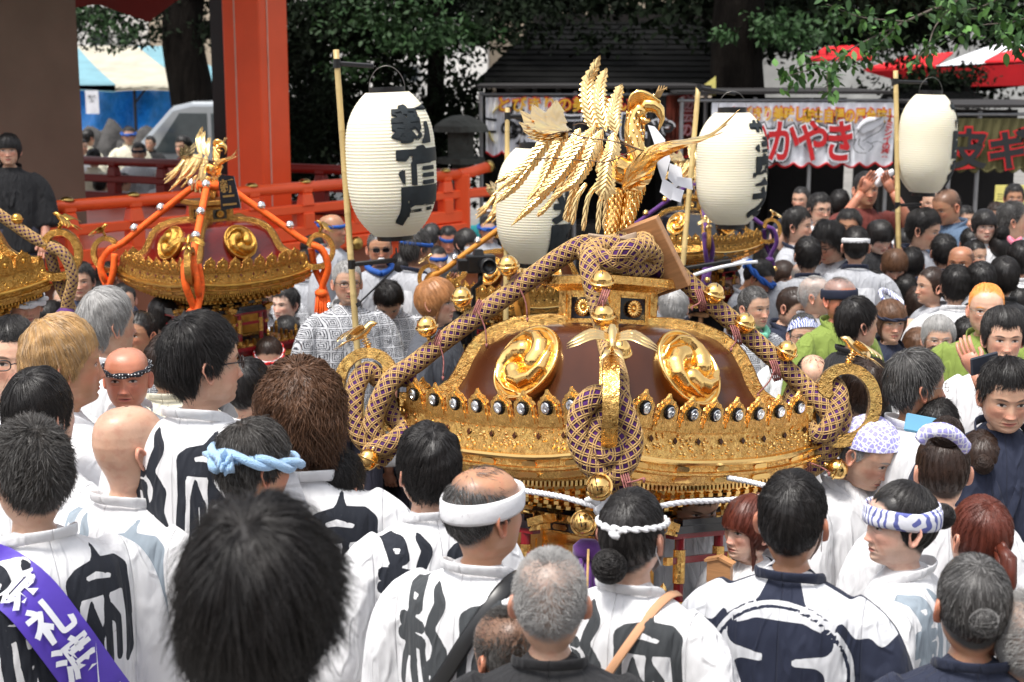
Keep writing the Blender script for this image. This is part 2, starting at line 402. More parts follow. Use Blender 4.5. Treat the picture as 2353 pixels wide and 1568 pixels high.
# ---------------- head surface (head space: face to -Y, z up, crown +.115, chin -.115)
HT = np.array([  # z, half width, front, back
    (.1150, .004, .000, .012), (.113, .022, .020, .035), (.105, .044, .045, .062), (.090, .062, .066, .082), (.070, .0725, .080, .094),
    (.045, .0765, .0875, .1005), (.020, .0775, .0905, .1025), (.004, .0765, .0870, .1000), (-.015, .0745, .0850, .0955), (-.035, .0725, .0845, .087),
    (-.055, .0690, .0850, .076), (-.075, .0630, .0835, .066), (-.092, .0540, .0810, .061), (-.105, .0430, .0760, .059), (-.1150, .0400, .060, .060),
    (-.118, .0480, .036, .062), (-.130, .0530, .034, .066), (-.155, .0560, .036, .070), (-.180, .064, .040, .076), (-.200, .095, .052, .085), (-.220, .135, .070, .095),
    (-.260, .165, .095, .105), (-.340, .172, .108, .110), (-.480, .160, .108, .105), (-.62, .155, .110, .11), (-.70, .16, .11, .11)])
def head_surface(zs, th, wf=1.0, nose=1.0, jaw=1.0, mouth=0.0):
    a, f, b = (np.interp(-zs, -HT[:, 0], HT[:, k]) for k in (1, 2, 3))
    a = a * wf; jw = np.interp(zs, [-.11, -.06, 0], [jaw, jaw, 1]); a = np.where(zs > -.12, a * jw, a)
    st, ct = np.sin(th)[None], np.cos(th)[None]
    x = a[:, None] * np.sign(st) * np.abs(st) ** .92
    y = np.where(ct > 0, -f[:, None] * np.abs(ct) ** .80, b[:, None] * np.abs(ct) ** .92)
    z = np.repeat(zs[:, None], len(th), 1)
    G = lambda cx, cz, sx, sz: np.exp(-((np.abs(x) - cx) / sx) ** 2 - ((z - cz) / sz) ** 2)
    fr = (y < -.03)
    ny = np.where(z > -.04, np.clip((.02 - z) / .06, 0, 1) ** 1.3, np.clip((z + .054) / .013, 0, 1))
    d = .023 * nose * np.exp(-(x / (.0085 + .006 * np.clip((.02 - z) / .06, 0, 1))) ** 2) * ny
    d += .006 * G(.012, -.043, .008, .007) - .0060 * G(.031, .002, .017, .012) + .0032 * G(.033, -.001, .011, .006) + .0022 * G(.030, .022, .022, .008)
    d += .004 * G(.045, -.02, .02, .02); d += .0055 * G(0, -.0640, .022, .005) + .0055 * G(0, -.0745, .018, .005) - .004 * G(0, -.0695, .026, .0022) + .005 * G(0, -.098, .02, .012) + .004 * G(.042, -.025, .018, .018)
    d -= .004 * G(0, -.085, .02, .006) + mouth * .014 * G(0, -.0695, .012, .006)
    y = y - np.where(fr, d, 0)
    y = y + np.where(z < -.118, .012 * np.clip((-.118 - z) / .04, 0, 1), 0)
    return np.stack([x, y, z], -1)
def ear_vf(side):
    u = np.linspace(0, 2 * np.pi, 14, endpoint=False); v = []; f = []
    rings = [(1.0, 0), (1.06, .008), (.98, .015), (.80, .015), (.62, .008), (.35, .004), (.02, .004)]
    for r, h in rings:
        for t in u:
            z = .031 * r * math.cos(t) * (1.0 if math.cos(t) > 0 else 1.05); y = .017 * r * math.sin(t) * (1.05 if math.cos(t) > 0 else .75)
            v.append((side * (.0725 + h + .010 * max(0, math.sin(t)) * r), .012 + y + z * .18, -.012 + z))
    for i in range(len(rings) - 1):
        for j in range(14):
            k = (j + 1) % 14; q = (i * 14 + j, i * 14 + k, (i + 1) * 14 + k, (i + 1) * 14 + j); f.append(q if side > 0 else q[::-1])
    return np.array(v), f
EC, ER = np.array((0, .006, .012)), np.array((.0795, .1000, .1040))
POLE = R(24)
def dir_of(th, ph):
    """hair coordinates: angle ph from a crown pole tipped backwards, th round it (0 = front)"""
    x = np.sin(ph) * np.sin(th); y = -np.sin(ph) * np.cos(th); z = np.cos(ph)
    c, s = math.cos(POLE), math.sin(POLE)
    return np.stack([x, y * c + z * s, -y * s + z * c], -1)
def ell_pt(d, off=0):
    r = 1 / np.sqrt(((d / ER) ** 2).sum(-1)); p = EC + d * (r + off)[..., None]
    lo = np.clip(-(p[..., 2] + .03) / .07, 0, 1)           # the nape draws in under the skull
    p[..., 1] = p[..., 1] - lo * .012 * (p[..., 1] > 0)
    return p
ZLINE = {'m': ([0, 30, 52, 68, 80, 92, 104, 120, 150, 180], [.068, .066, .050, .022, -.020, -.018, .022, -.050, -.080, -.086]),
         'high': ([0, 30, 52, 68, 80, 92, 104, 120, 150, 180], [.094, .088, .062, .026, -.005, 0, .024, -.045, -.072, -.078]),
         'f': ([0, 30, 52, 66, 76, 92, 104, 120, 150, 180], [.070, .064, .040, .008, -.045, -.055, -.060, -.075, -.092, -.098]),
         'fringe': ([0, 30, 48, 60, 76, 92, 104, 120, 150, 180], [.024, .022, .012, -.030, -.070, -.080, -.085, -.090, -.098, -.098])}
_pm = {}
def phimax(kind):
    if kind not in _pm:
        th = np.linspace(-np.pi, np.pi, 97); ph = np.linspace(.3, 2.75, 200)
        T, Q = np.meshgrid(th, ph, indexing='ij'); p = ell_pt(dir_of(T, Q))
        az = np.degrees(np.abs(np.arctan2(p[..., 0], -p[..., 1] + .006))); zl = np.interp(az, *ZLINE[kind])
        below = p[..., 2] < zl; i = np.where(below.any(1), below.argmax(1), 199)
        v = ph[i]; v = np.convolve(np.concatenate([v[-4:-1], v, v[1:4]]), [1 / 7] * 7, 'valid'); _pm[kind] = (th, v)
    return _pm[kind]
def scalp_mask(p, kind, bald=0.0, soft=.006):
    az = np.degrees(np.abs(np.arctan2(p[:, 0], -p[:, 1] + .006))); zl = np.interp(az, *ZLINE[kind])
    m = np.clip((p[:, 2] - zl) / soft, 0, 1) * (p[:, 2] < .2)
    if bald:
        d = p - EC; d = d / np.linalg.norm(d, axis=1)[:, None]
        c = d @ np.array((0, -math.sin(R(8)), math.cos(R(8)))); m *= np.clip((math.cos(bald) - c) / .08 + .5, 0, 1)
    return m
STY = {  # top, side, back thickness; strand length, lift, curl, hairline, strand radius, hang
    'short': dict(t=.022, s=.010, b=.014, len=.045, lift=.010, curl=.010, kind='m', r=.0009),
    'neat': dict(t=.016, s=.007, b=.010, len=.040, lift=.002, curl=.004, kind='m', r=.0008),
    'fade': dict(t=.016, s=.004, b=.005, len=.022, lift=.012, curl=.006, kind='m', r=.0007),
    'fluffy': dict(lump=.34, hang=.022, t=.034, s=.022, b=.022, len=.085, lift=.016, curl=.030, kind='m', r=.0008),
    'mush': dict(t=.030, s=.020, b=.020, len=.070, lift=.004, curl=.007, kind='m', r=.0010),
    'wavy': dict(t=.034, s=.026, b=.028, len=.075, lift=.003, curl=.022, kind='m', r=.0010, hang=.03),
    'buzz': dict(t=.003, s=.002, b=.002, len=.010, lift=.008, curl=.002, kind='m', r=.0006, shell=False),
    'thin': dict(t=.006, s=.008, b=.010, len=.035, lift=.003, curl=.006, kind='m', r=.0006, shell=False, bald=.85),
    'slick': dict(t=.016, s=.008, b=.014, len=.060, lift=-.002, curl=.003, kind='high', r=.0010, back=True),
    'bob': dict(t=.020, s=.016, b=.022, len=.090, lift=.000, curl=.004, kind='fringe', r=.0010, hang=.035),
    'long': dict(t=.018, s=.014, b=.020, len=.110, lift=.000, curl=.008, kind='fringe', r=.0010, hang=.11),
    'tied': dict(t=.012, s=.006, b=.010, len=.060, lift=-.003, curl=.002, kind='f', r=.0009, back=True),
}
_np = np.random.default_rng(3)
def _n(a, f, seed):   # cheap smooth angular noise
    g = np.random.default_rng(seed); out = 0
    for k in range(4):
        w = g.normal(0, f * (1 + k), 3); out = out + np.sin(a @ w + g.uniform(0, 6.28)) / (1 + k)
    return out / 2.1
def shell_pt(st, th, s, extra=0, seed=1):
    t0, v0 = phimax(st['kind']); th = (th + np.pi) % (2 * np.pi) - np.pi; pm = np.interp(th, t0, v0)
    sc = np.clip(s, 0, 1); d = dir_of(th, sc * pm)
    up = np.clip(d[..., 2], -1, 1); bk = np.clip(d[..., 1], -1, 1)
    th_ = st['s'] + (st['t'] - st['s']) * np.clip((up - .1) / .7, 0, 1) + (st['b'] - st['s']) * np.clip(bk, 0, 1) * (up < .6)
    th_ = th_ * (1 - (.30 if st.get('hang') else .80) * np.clip((sc - .35) / .65, 0, 1) ** 1.6) * (1 + st.get('lump', .22) * _n(d, 5, seed)) * np.where(sc < .1, .85, 1)
    p = ell_pt(d, th_ + extra); hang = st.get('hang', 0)
    over = np.clip(s - 1, 0, 1)
    az = np.abs(np.arctan2(d[..., 0], -d[..., 1])); side = np.clip((az - .9) / .3, 0, 1)
    p[..., 2] -= over * (hang * side * (1 + .12 * np.sin(th * 9 + seed)) + .012 * (hang == 0) * (az > .5) + .006)
    if hang:
        p[..., 1] += over * .012 * (p[..., 1] > 0); p[..., 0] *= 1 - over * .10 * side
    return p
_hc = {}
def hair_data(style, n, seed=0, bald=0):
    key = (style, n, seed, bald)
    if key in _hc: return _hc[key]
    st = dict(STY[style]); bald = bald or st.get('bald', 0); out = []
    g = np.random.default_rng(seed * 77 + len(style)); hang = st.get('hang', 0)
    if st.get('shell', True):
        T = np.linspace(-np.pi, np.pi, 57)[:-1]; SS = np.concatenate([np.linspace(.0, 1, 22), np.linspace(1.15, 2, 6) if hang else [1.02]])
        TT, SV = np.meshgrid(T, SS)
        pts = shell_pt(st, TT, SV, 0, seed)
        ridge = .0022 * np.sin(TT * 23 + 3 * np.sin(SV * 5 + seed)) * np.clip(SV * 2, 0, 1)
        dirs = pts - EC; dirs /= np.linalg.norm(dirs, axis=-1)[..., None]; pts = pts + dirs * ridge[..., None]
        if not hang: pts[-1] = pts[-1] - dirs[-1] * .012
        else:
            last = pts[-1:] - dirs[-1:] * np.array([.022, .022, 0]); pts = np.concatenate([pts, last])
        mb = MB(); mb.grid(pts, wrap=True); me = mb.data('hair_shell', HAIR, True); at = me.attributes.new('sv', 'FLOAT', 'POINT'); at.data.foreach_set('value', np.full(len(me.vertices), .35, dtype=np.float32)); out.append(('hair', me))
    if n:
        th = g.uniform(-np.pi, np.pi, n); s0 = g.uniform(0, 1, n) ** .62 * .97
        if hang: s0 = np.where(g.random(n) < .3, 1 + g.uniform(0, .8, n), s0)
        t0, v0 = phimax(st['kind']); pm = np.interp(th, t0, v0); K = 6 if n > 700 else 5
        ln = st['len'] * g.uniform(.6, 1.15, n); ds = ln / (pm * .105)
        clump = g.integers(0, 150, n); co = g.normal(0, 1, (150, 3))[clump]; cth = g.normal(0, .05, 150)[clump]
        k = np.linspace(0, 1, K)[None]
        s = s0[:, None] + ds[:, None] * k; thk = th[:, None] + (cth[:, None] + g.normal(0, .03, n)[:, None]) * k + .10 * k * np.sin(4 * th[:, None])
        if st.get('back'):          # combed towards the crown
            s = s0[:, None] - ds[:, None] * k * .8; s = np.clip(s, .02, 2); 
        if not hang: s = np.minimum(s, 1 + .8 * k)
        base = np.where(st.get('shell', True), g.uniform(-.004, .002, n), g.uniform(-.004, 0, n))[:, None]
        pts = shell_pt(st, thk, s, base + st['lift'] * k * g.uniform(.3, 1.6, n)[:, None], seed)
        pts = pts + (co[:, None] * .75 + g.normal(0, .25, (n, 1, 3))) * (st['curl'] * (k ** 1.5))[..., None] * .5
        if style == 'wavy':
            ph = g.uniform(0, 6.28, 150)[clump][:, None]; dirs = pts - EC; dirs /= np.linalg.norm(dirs, axis=-1)[..., None]
            pts = pts + dirs * (.008 * np.sin(k * 7 + ph))[..., None] + np.cross(dirs, [0, 0, 1.]) * (.010 * np.sin(k * 6 + ph * 2))[..., None]
        if style in ('fluffy', 'mush', 'wavy', 'short'): pts[..., 2] -= st['len'] * .30 * k ** 2 * (1 - .5 * (s0[:, None] < .3))
        keep = np.ones(n, bool)
        if bald:
            d = pts[:, 0] - EC; d /= np.linalg.norm(d, axis=1)[:, None]; cc = d @ np.array((0, -math.sin(R(8)), math.cos(R(8))))
            keep = (cc < math.cos(bald) + g.normal(0, .04, n)) | (g.random(n) < .05)
        pts = pts[keep]; m = len(pts)
        h = bpy.data.hair_curves.new('hair_strands'); h.add_curves([K] * m)
        h.attributes['position'].data.foreach_set('vector', pts.astype(np.float32).ravel())
        rr = (st['r'] * (1.15 - .85 * np.linspace(0, 1, K)) * (2.2 if n < 500 else 1.35 if n < 1500 else 1))[None] * np.ones((m, 1))
        a = h.attributes.new('radius', 'FLOAT', 'POINT'); a.data.foreach_set('value', rr.astype(np.float32).ravel())
        a = h.attributes.new('sv', 'FLOAT', 'CURVE'); a.data.foreach_set('value', g.random(m).astype(np.float32))
        h.materials.append(HAIR); out.append(('strands', h))
    _hc[key] = out
    return out

# ---------------- hand with five fingers: palm down -Z, fingers to -Z, thumb to +X side
def hand_vf(curl=.35, side=1):
    mb = MB()
    mb.tube([(0, 0, .01), (0, 0, -.02), (0, 0, -.05), (0, -.002, -.085)], [.026, .036, .042, .038], 8, flat=.42, up=(1, 0, 0))
    for i, (x, L) in enumerate(((-.030, .062), (-.010, .076), (.010, .082), (.030, .072))):
        p = [(x * .8, 0, -.07)]; a = curl * .3; q = np.array((x, 0, -.085)); p.append(q)
        for sgm in (.42, .33, .25):
            q = q + L * sgm * np.array((0, -math.sin(a), -math.cos(a))); p.append(q); a += curl
        mb.tube(p, [.0095, .0095, .009, .0085, .007], 6)
    mb.tube([(.025, 0, -.02), (.045, -.012, -.045), (.052, -.024, -.068), (.048, -.034, -.088)], [.013, .0115, .010, .008], 6)
    v = np.concatenate(mb.v); v[:, 0] *= side
    return v, mb.f if side > 0 else [q[::-1] for q in mb.f]
ARMS = {'down': [(.165, .01, 1.37), (.215, .01, 1.22), (.24, .0, 1.09), (.245, -.06, .98), (.235, -.13, .88)],
        'fwd': [(.165, .01, 1.37), (.215, -.02, 1.22), (.235, -.05, 1.10), (.20, -.18, 1.09), (.15, -.30, 1.12)],
        'up': [(.165, .01, 1.37), (.235, -.08, 1.33), (.275, -.16, 1.30), (.22, -.21, 1.42), (.115, -.22, 1.585)]}
def smooth01(x): x = np.clip(x, 0, 1); return x * x * (3 - 2 * x)
PV = np.array((0, .02, 1.455)); HO = np.array((0, -.012, 1.585))
def head_matrix(ry, rp, rr):
    return Matrix.Translation(PV) @ (Matrix.Rotation(R(ry), 4, 'Z') @ Matrix.Rotation(R(rp), 4, 'X') @ Matrix.Rotation(R(rr), 4, 'Y')) @ Matrix.Translation(Vector(HO) - Vector(PV))
def body_data(lod, ry, rp, rr, pose, dz, hcol, kind, hairy, bald, seed, mouth=0, wf=1.0, one_up=None):
    g = np.random.default_rng(seed)
    if lod: zs = np.concatenate([np.linspace(.115, .05, 10), np.linspace(.046, -.106, 58), np.linspace(-.110, -.26, 14), [-.34, -.48, -.62, -.70]]); nt = 64
    else: zs = np.concatenate([np.linspace(.115, .05, 7), np.linspace(.042, -.106, 22), np.linspace(-.112, -.26, 9), [-.34, -.48, -.70]]); nt = 36
    t = np.linspace(-np.pi, np.pi, nt + 1)[:-1]; th = t - .45 * np.sin(t)
    G = head_surface(zs, th, wf * g.uniform(.97, 1.04), g.uniform(.8, 1.15), g.uniform(.93, 1.07), mouth)
    mb = MB(); mb.grid(G, wrap=True)
    for sd in (1, -1): mb.add(*ear_vf(sd))
    hv = np.concatenate(mb.v); hn = len(hv)
    M = np.array(head_matrix(ry, rp, rr)); wgt = smooth01((hv[:, 2] + .150) / .045)[:, None]
    a = hv @ M[:3, :3].T + M[:3, 3]; b = hv + HO
    # the torso below the collar stays upright
    bv = a * wgt + b * (1 - wgt)
    out = MB(); out.add(bv, mb.f)
    for sd in (1, -1):
        p = np.array(ARMS[pose if (one_up is None or one_up == sd) else 'fwd']) * (sd, 1, 1)
        out.tube(spline(p, 10), np.interp(np.linspace(0, 1, 10), [0, .5, .8, 1], [.052, .043, .036, .027]), 8)
        dr = Vector(p[-1] - p[-2]).normalized(); q = Vector((0, 0, -1)).rotation_difference(dr).to_matrix()
        v, f = hand_vf(.35, -sd); out.add(v @ np.array(q).T + p[-1] + np.array(dr) * .01, f)
    for sd in (1, -1):
        L = .93 + dz
        out.tube([(sd * .085, 0, .95), (sd * .09, 0, .95 - L * .15), (sd * .095, -.01, .95 - L * .48), (sd * .10, .01, .95 - L * .78), (sd * .10, .01, .03 - dz)], [.095, .085, .058, .052, .038], 10)
        out.tube([(sd * .10, .05, .035 - dz), (sd * .10, .0, .05 - dz), (sd * .105, -.10, .035 - dz), (sd * .11, -.17, .022 - dz)], [.030, .042, .040, .022], 8, up=(1, 0, 0), flat=.7)
    v = np.concatenate(out.v); v[:, 2] += dz
    me = mesh_data('body', v, out.f, SKIN, True)
    hc = np.full((len(v), 3), 9.0, dtype=np.float32); hc[:hn] = hv; hc[:hn, 1] = np.where(hv[:, 2] < -.118, 9, hv[:, 1])
    at = me.attributes.new('hc', 'FLOAT_VECTOR', 'POINT'); at.data.foreach_set('vector', hc.ravel())
    sc = np.zeros(len(v), dtype=np.float32)
    if hairy: sc[:hn] = scalp_mask(hv, kind, bald, .035 if hairy < .5 else .010) * hairy; sc[hn - 7 * 14 * 2:hn] = 0
    at = me.attributes.new('scalp', 'FLOAT', 'POINT'); at.data.foreach_set('value', sc)
    at = me.attributes.new('hcol', 'FLOAT_COLOR', 'POINT'); at.data.foreach_set('color', np.tile(np.array((*hcol[:3], 1), dtype=np.float32), len(v)))
    return me

# ---------------- garments
def voxel(mb, size, it=5):
    o = mb.build('template', []); r = o.modifiers.new('r', 'REMESH'); r.mode = 'VOXEL'; r.voxel_size = size
    s = o.modifiers.new('s', 'SMOOTH'); s.iterations = it; s.factor = .5
    dg = bpy.context.evaluated_depsgraph_get(); dg.update(); e = o.evaluated_get(dg); me = e.to_mesh()
    v = np.empty(len(me.vertices) * 3, dtype=np.float32); me.vertices.foreach_get('co', v)
    f = [tuple(p.vertices) for p in me.polygons]; e.to_mesh_clear(); d = o.data; bpy.data.objects.remove(o); bpy.data.meshes.remove(d)
    return v.reshape(-1, 3).astype(float), f
TR = np.array([(1.462, .060, .058, .018), (1.440, .074, .068, .016), (1.424, .105, .080, .014), (1.402, .150, .096, .012), (1.37, .185, .112, .010), (1.31, .202, .126, .006),
               (1.2, .208, .136, 0), (1.05, .205, .138, -.004), (.92, .208, .142, 0), (.78, .225, .150, 0)])
def torso_grid(n=40, grow=0):
    t = np.linspace(0, 2 * np.pi, n, endpoint=False); c, s = np.cos(t), np.sin(t); p = .85
    return np.array([[((a + grow) * np.sign(s[i]) * abs(s[i]) ** p, y + (b + grow) * np.sign(c[i]) * abs(c[i]) ** p, z) for i in range(n)] for z, a, b, y in TR])
def tank(mb, g):
    n = g.shape[1]; mb.grid(g, wrap=True); k = mb.n - g.shape[0] * n
    mb.f.append(list(range(k, k + n))[::-1]); mb.mi.append(0); mb.f.append(list(range(mb.n - n, mb.n))); mb.mi.append(0)
ARMS['high'] = [(.165, .01, 1.37), (.25, -.06, 1.42), (.28, -.12, 1.55), (.22, -.16, 1.68), (.16, -.17, 1.80)]
SLV = {'high': ([(.14, .008, 1.372), (.225, -.05, 1.40), (.275, -.10, 1.50), (.28, -.12, 1.56)], [.062, .074, .080, .084]), 'down': ([(.14, .008, 1.372), (.205, .008, 1.305), (.245, .004, 1.18), (.262, -.012, 1.04), (.268, -.025, .98)], [.062, .080, .088, .094, .100]),
       'fwd': ([(.14, .008, 1.372), (.205, -.005, 1.295), (.238, -.035, 1.17), (.225, -.095, 1.10), (.205, -.15, 1.10)], [.062, .078, .083, .085, .090]),
       'up': ([(.14, .008, 1.372), (.215, -.05, 1.35), (.265, -.12, 1.315), (.27, -.16, 1.32)], [.062, .074, .080, .084])}
_jc = {}
GL = [[(.5, 1.0, .03), (.5, .93, .06), (.5, .88, .10)], [(.10, .78, .07), (.20, .84, .06), (.5, .88, .06), (.80, .84, .06), (.90, .77, .07)], [(.12, .74, .085), (.88, .73, .085)],
      [(.12, .74, .07), (.11, .45, .06), (.07, .12, .07), (.09, .05, .05)], [(.89, .74, .07), (.93, .42, .06), (.94, .10, .07), (.9, .04, .05)],
      [(.34, .58, .035), (.30, .42, .06), (.27, .10, .055)], [(.34, .56, .035), (.43, .36, .05), (.43, .08, .05)], [(.57, .68, .03), (.56, .52, .05), (.58, .08, .055)], [(.60, .52, .05), (.73, .40, .05), (.74, .10, .05)]]
GLC = [[(.30, .80, .018), (.45, .815, .028), (.66, .775, .018)]]
GX = [[(.68, .98, .05), (.78, .86, .08), (.66, .70, .07), (.60, .62, .04)], [(.20, .95, .05), (.42, .95, .05), (.44, .80, .05), (.24, .78, .05), (.20, .93, .05)],
      [(.08, .64, .06), (.30, .66, .05), (.50, .63, .05)], [(.06, .50, .06), (.30, .52, .05), (.52, .49, .05)], [(.30, .78, .05), (.30, .5, .05)],
      [(.24, .46, .05), (.14, .28, .06), (.10, .10, .06)], [(.34, .46, .05), (.34, .25, .06), (.38, .04, .06)], [(.50, .46, .045), (.54, .25, .05), (.60, .06, .055)],
      [(.66, .62, .06), (.78, .50, .08), (.70, .34, .06), (.60, .28, .05)], [(.86, .46, .06), (.80, .28, .06), (.92, .04, .07)], [(.72, .30, .05), (.72, .18, .05), (.76, .03, .055)]]
GL = [[(x, y, r * 1.06) for x, y, r in q] for q in GL]; GX = [[(x, y, r * 1.12) for x, y, r in q] for q in GX]
def jacket_data(pose, ink, var=0, fine=True):
    key = (pose, ink, var, fine)
    if key in _jc: return _jc[key]
    kb = ('v', pose, fine)
    if kb not in _jc:
        mb = MB(); tank(mb, torso_grid())
        for sd in (1, -1):
            pts, rad = SLV[pose]; q = spline(np.array(pts) * (sd, 1, 1), 14); n0 = mb.n
            mb.tube(q, np.interp(np.linspace(0, 1, 14), np.linspace(0, 1, len(rad)), rad), 16, flat=.92)
        _jc[kb] = voxel(mb, .0105 if fine else .022, 6 if fine else 2)
    v, f = _jc[kb]; v = v.copy()
    g = np.random.default_rng(var * 13 + 5)
    # drape: long folds that hang from the shoulders, deeper low down
    n = v.copy(); n[:, 2] = 0; n[:, 0] -= np.sign(v[:, 0]) * .2 * (np.abs(v[:, 0]) > .21); n /= np.linalg.norm(n, axis=1)[:, None] + 1e-6
    dsp = 0
    for k in range(7):
        w = g.normal(0, 1, 3) * (19, 19, 9); dsp = dsp + np.sin(v @ w + g.uniform(0, 6) + 1.3 * np.sin(v @ (w[::-1] * .5))) * .0034
    low = np.clip((1.36 - v[:, 2]) / .3, .15, 1)
    v += n * (dsp * low)[:, None]
    me = mesh_data('jacket', v, f, CLOTH, True)
    if ink:
        U = -v[:, 0]; Zv = v[:, 2]; back = v[:, 1] > .01
        if ink in ('kanji', 'kanjif'):
            a = capsules(np.stack([(U - .006) / .185, (Zv - 1.122) / .29], 1), GL); c = capsules(np.stack([(U - .006) / .185, (Zv - 1.122) / .29], 1), GLC)
            a = np.maximum(a, -c); b = capsules(np.stack([(U + .191) / .185, (Zv - 1.122) / .29], 1), GX); val = -np.minimum(a, b)
        elif ink == 'panel':
            val = np.minimum(.125 - np.abs(U), np.minimum(1.33 - Zv, Zv - 1.0)) ; val = np.minimum(val, np.abs(np.abs(U) - .045) - .006 + .02 * (Zv > 1.2))
        elif ink == 'roundel':
            zc = 1.222; rr = np.hypot(U, Zv - zc); p = np.stack([U, Zv - zc], 1)
            blob = capsules(p, [[(-.105, .088, .030), (-.05, .095, .045), (.05, .095, .045), (.105, .088, .030)], [(0, .10, .035), (0, -.02, .040)],
                                [(-.085, -.005, .034), (.085, -.005, .034)], [(-.07, -.045, .040), (.07, -.045, .040)], [(-.075, -.09, .022), (-.06, -.16, .025)], [(.075, -.09, .022), (.06, -.16, .025)], [(0, -.1, .02), (0, -.16, .03)]])
            white = np.minimum(.168 - rr, blob); ring = np.minimum(.186 - rr, rr - .176); white = np.maximum(white, ring)
            edge = 1.352 - .55 * np.clip(np.abs(U) - .15, 0, .06) + .010 * np.sin(np.abs(U) * 95)
            yoke = np.minimum(np.minimum(Zv - edge, np.abs(U) - .045 - (1.44 - Zv) * .42), rr - .190)
            fl = np.minimum(np.minimum(.030 - np.abs(np.abs(U) - .20 - .15 * (1.12 - Zv)), 1.20 - Zv), rr - .2)
            val = np.maximum(np.maximum(white, yoke), fl)
        val = np.where(back, val, -.01)
        at = me.attributes.new('ink', 'FLOAT', 'POINT'); at.data.foreach_set('value', val.astype(np.float32))
    _jc[key] = me
    return me
COLP = [(0, -.150, 1.15), (.038, -.128, 1.26), (.076, -.068, 1.385), (.086, .0, 1.440), (.068, .066, 1.462), (0, .096, 1.468)]
COLP = COLP + [(-x, y, z) for x, y, z in COLP[-2::-1]]
_once = {}
def once(key, fn):
    if key not in _once: _once[key] = fn()
    return _once[key]
def collar_data():
    def f():
        q = spline(COLP, 44); mb = MB(); t, a, b = frames(q, up=(0, 0, 1))
        mb.tube(q, .0145, 10, flat=.26, up=(0, .25, 1)); return mb.data('collar', CLOTH, True)
    return once('collar', f)
def trousers_data():
    def f():
        mb = MB()
        for sd in (1, -1):
            mb.tube([(sd * .09, 0, .97), (sd * .10, 0, .80), (sd * .105, 0, .5), (sd * .11, 0, .22), (sd * .11, 0, .10)], [.13, .12, .09, .085, .085], 12)
        return mb.data('trousers', CLOTH, True)
    return once('trousers', f)

# ---------------- things worn on the head (head space)
def ring_pts(z0, tilt, off, n=48, yaw=0):
    t = np.linspace(0, 2 * np.pi, n, endpoint=False); pl = Euler((R(tilt), 0, R(yaw))).to_matrix()
    out = []
    for a in t:
        d = pl @ Vector((math.sin(a), -math.cos(a), 0)); p = np.array(d) * .09 + (0, 0, z0)
        dd = p - EC; dd[2] = p[2] - EC[2]
        rxy = math.sqrt(max(.05, 1 - ((p[2] - EC[2]) / ER[2]) ** 2)); h = np.hypot(d.x / (ER[0] * rxy), d.y / (ER[1] * rxy))
        out.append((d.x / h * (1 + off / .085), EC[1] + d.y / h * (1 + off / .095), p[2]))
    return np.array(out)
def band_twist(mb, z0=.045, tilt=8, off=.016, r=.010, turns=9, n=120, mi=(0, 0)):
    p = ring_pts(z0, tilt, off, n); t, a, b = frames(p, True, up=(0, 0, 1)); th = np.linspace(0, 2 * np.pi, n, endpoint=False)
    for k in range(2):
        ph = th * turns + k * np.pi; q = p + (a * np.cos(ph)[:, None] + b * np.sin(ph)[:, None]) * r * .62
        mb.tube(q, r * .8, 7, closed=True, mi=mi[k])
def band_flat(mb, z0=.04, tilt=8, off=.014, w=.018, th=.3, n=64, mi=0):
    p = ring_pts(z0, tilt, off, n); mb.tube(p, w, 8, closed=True, flat=th, up=(0, 0, 1), mi=mi)
def knot(mb, p, s=.02, mi=0, tails=True):
    p = np.array(p); mb.tube([p + (-s, 0, -s * .4), p, p + (s, 0, s * .4)], [s * .6, s * .9, s * .6], 8, mi=mi)
    if tails:
        for k in (-1, 1): mb.tube([p, p + (k * s * 1.6, s * .3, s * 1.2), p + (k * s * 2.6, s * .5, s * 1.0)], [s * .4, s * .55, s * .25], 6, flat=.5, mi=mi)
def cap_grid(zline, off, tilt=0, n=48, m=16, fold=.002, seed=0):
    T = np.linspace(-np.pi, np.pi, n, endpoint=False); rows = []
    for i in range(m):
        ph = (i / (m - 1)) * zline; d = dir_of(T, np.full(n, ph) * (1 + .10 * np.cos(T) * tilt)); rows.append(ell_pt(d, np.full(n, off) + fold * np.sin(T * 11 + i * .7 + seed)))
    return np.array(rows)
WHITE = mk('white_cotton', (.80, .80, .82), .85, bump=(60, .4, .004), var=(20, .06)); BLUE = mk('blue_cotton', (.015, .09, .38), .8, bump=(80, .4, .003))
LBLUE = mk('pale_blue_towel', (.36, .58, .85), .95, bump=(260, 1.0, .006), sheen=.4); NAVY = mk('navy_cotton', (.010, .014, .035), .8, bump=(60, .3, .003))
def print_mat(name, a, b, scale, kind='voronoi', thr=.08):
    m = mk(name, a, .85, bump=(70, .3, .003)); t, N, L, bs = extra(m); X.t = t; tc = N.new('ShaderNodeTexCoord')
    if kind == 'voronoi':
        v = N.new('ShaderNodeTexVoronoi'); v.feature = 'DISTANCE_TO_EDGE'; v.inputs['Scale'].default_value = scale; v.inputs['Randomness'].default_value = .35
        L.new(tc.outputs['Object'], v.inputs[0]); f = X.op('LESS_THAN', X(v.outputs[0]), thr)
    elif kind == 'dots':
        v = N.new('ShaderNodeTexVoronoi'); v.inputs['Scale'].default_value = scale; v.inputs['Randomness'].default_value = .1
        L.new(tc.outputs['Object'], v.inputs[0]); f = X.op('LESS_THAN', X(v.outputs[0]), thr)
    else:
        v = N.new('ShaderNodeTexWave'); v.inputs['Scale'].default_value = scale; v.inputs['Distortion'].default_value = 6; v.inputs['Detail'].default_value = 1
        L.new(tc.outputs['Object'], v.inputs[0]); f = X.op('LESS_THAN', X(v.outputs['Fac']), thr)
    L.new(xmix(t, f, a, b), bs.inputs['Base Color']); return m
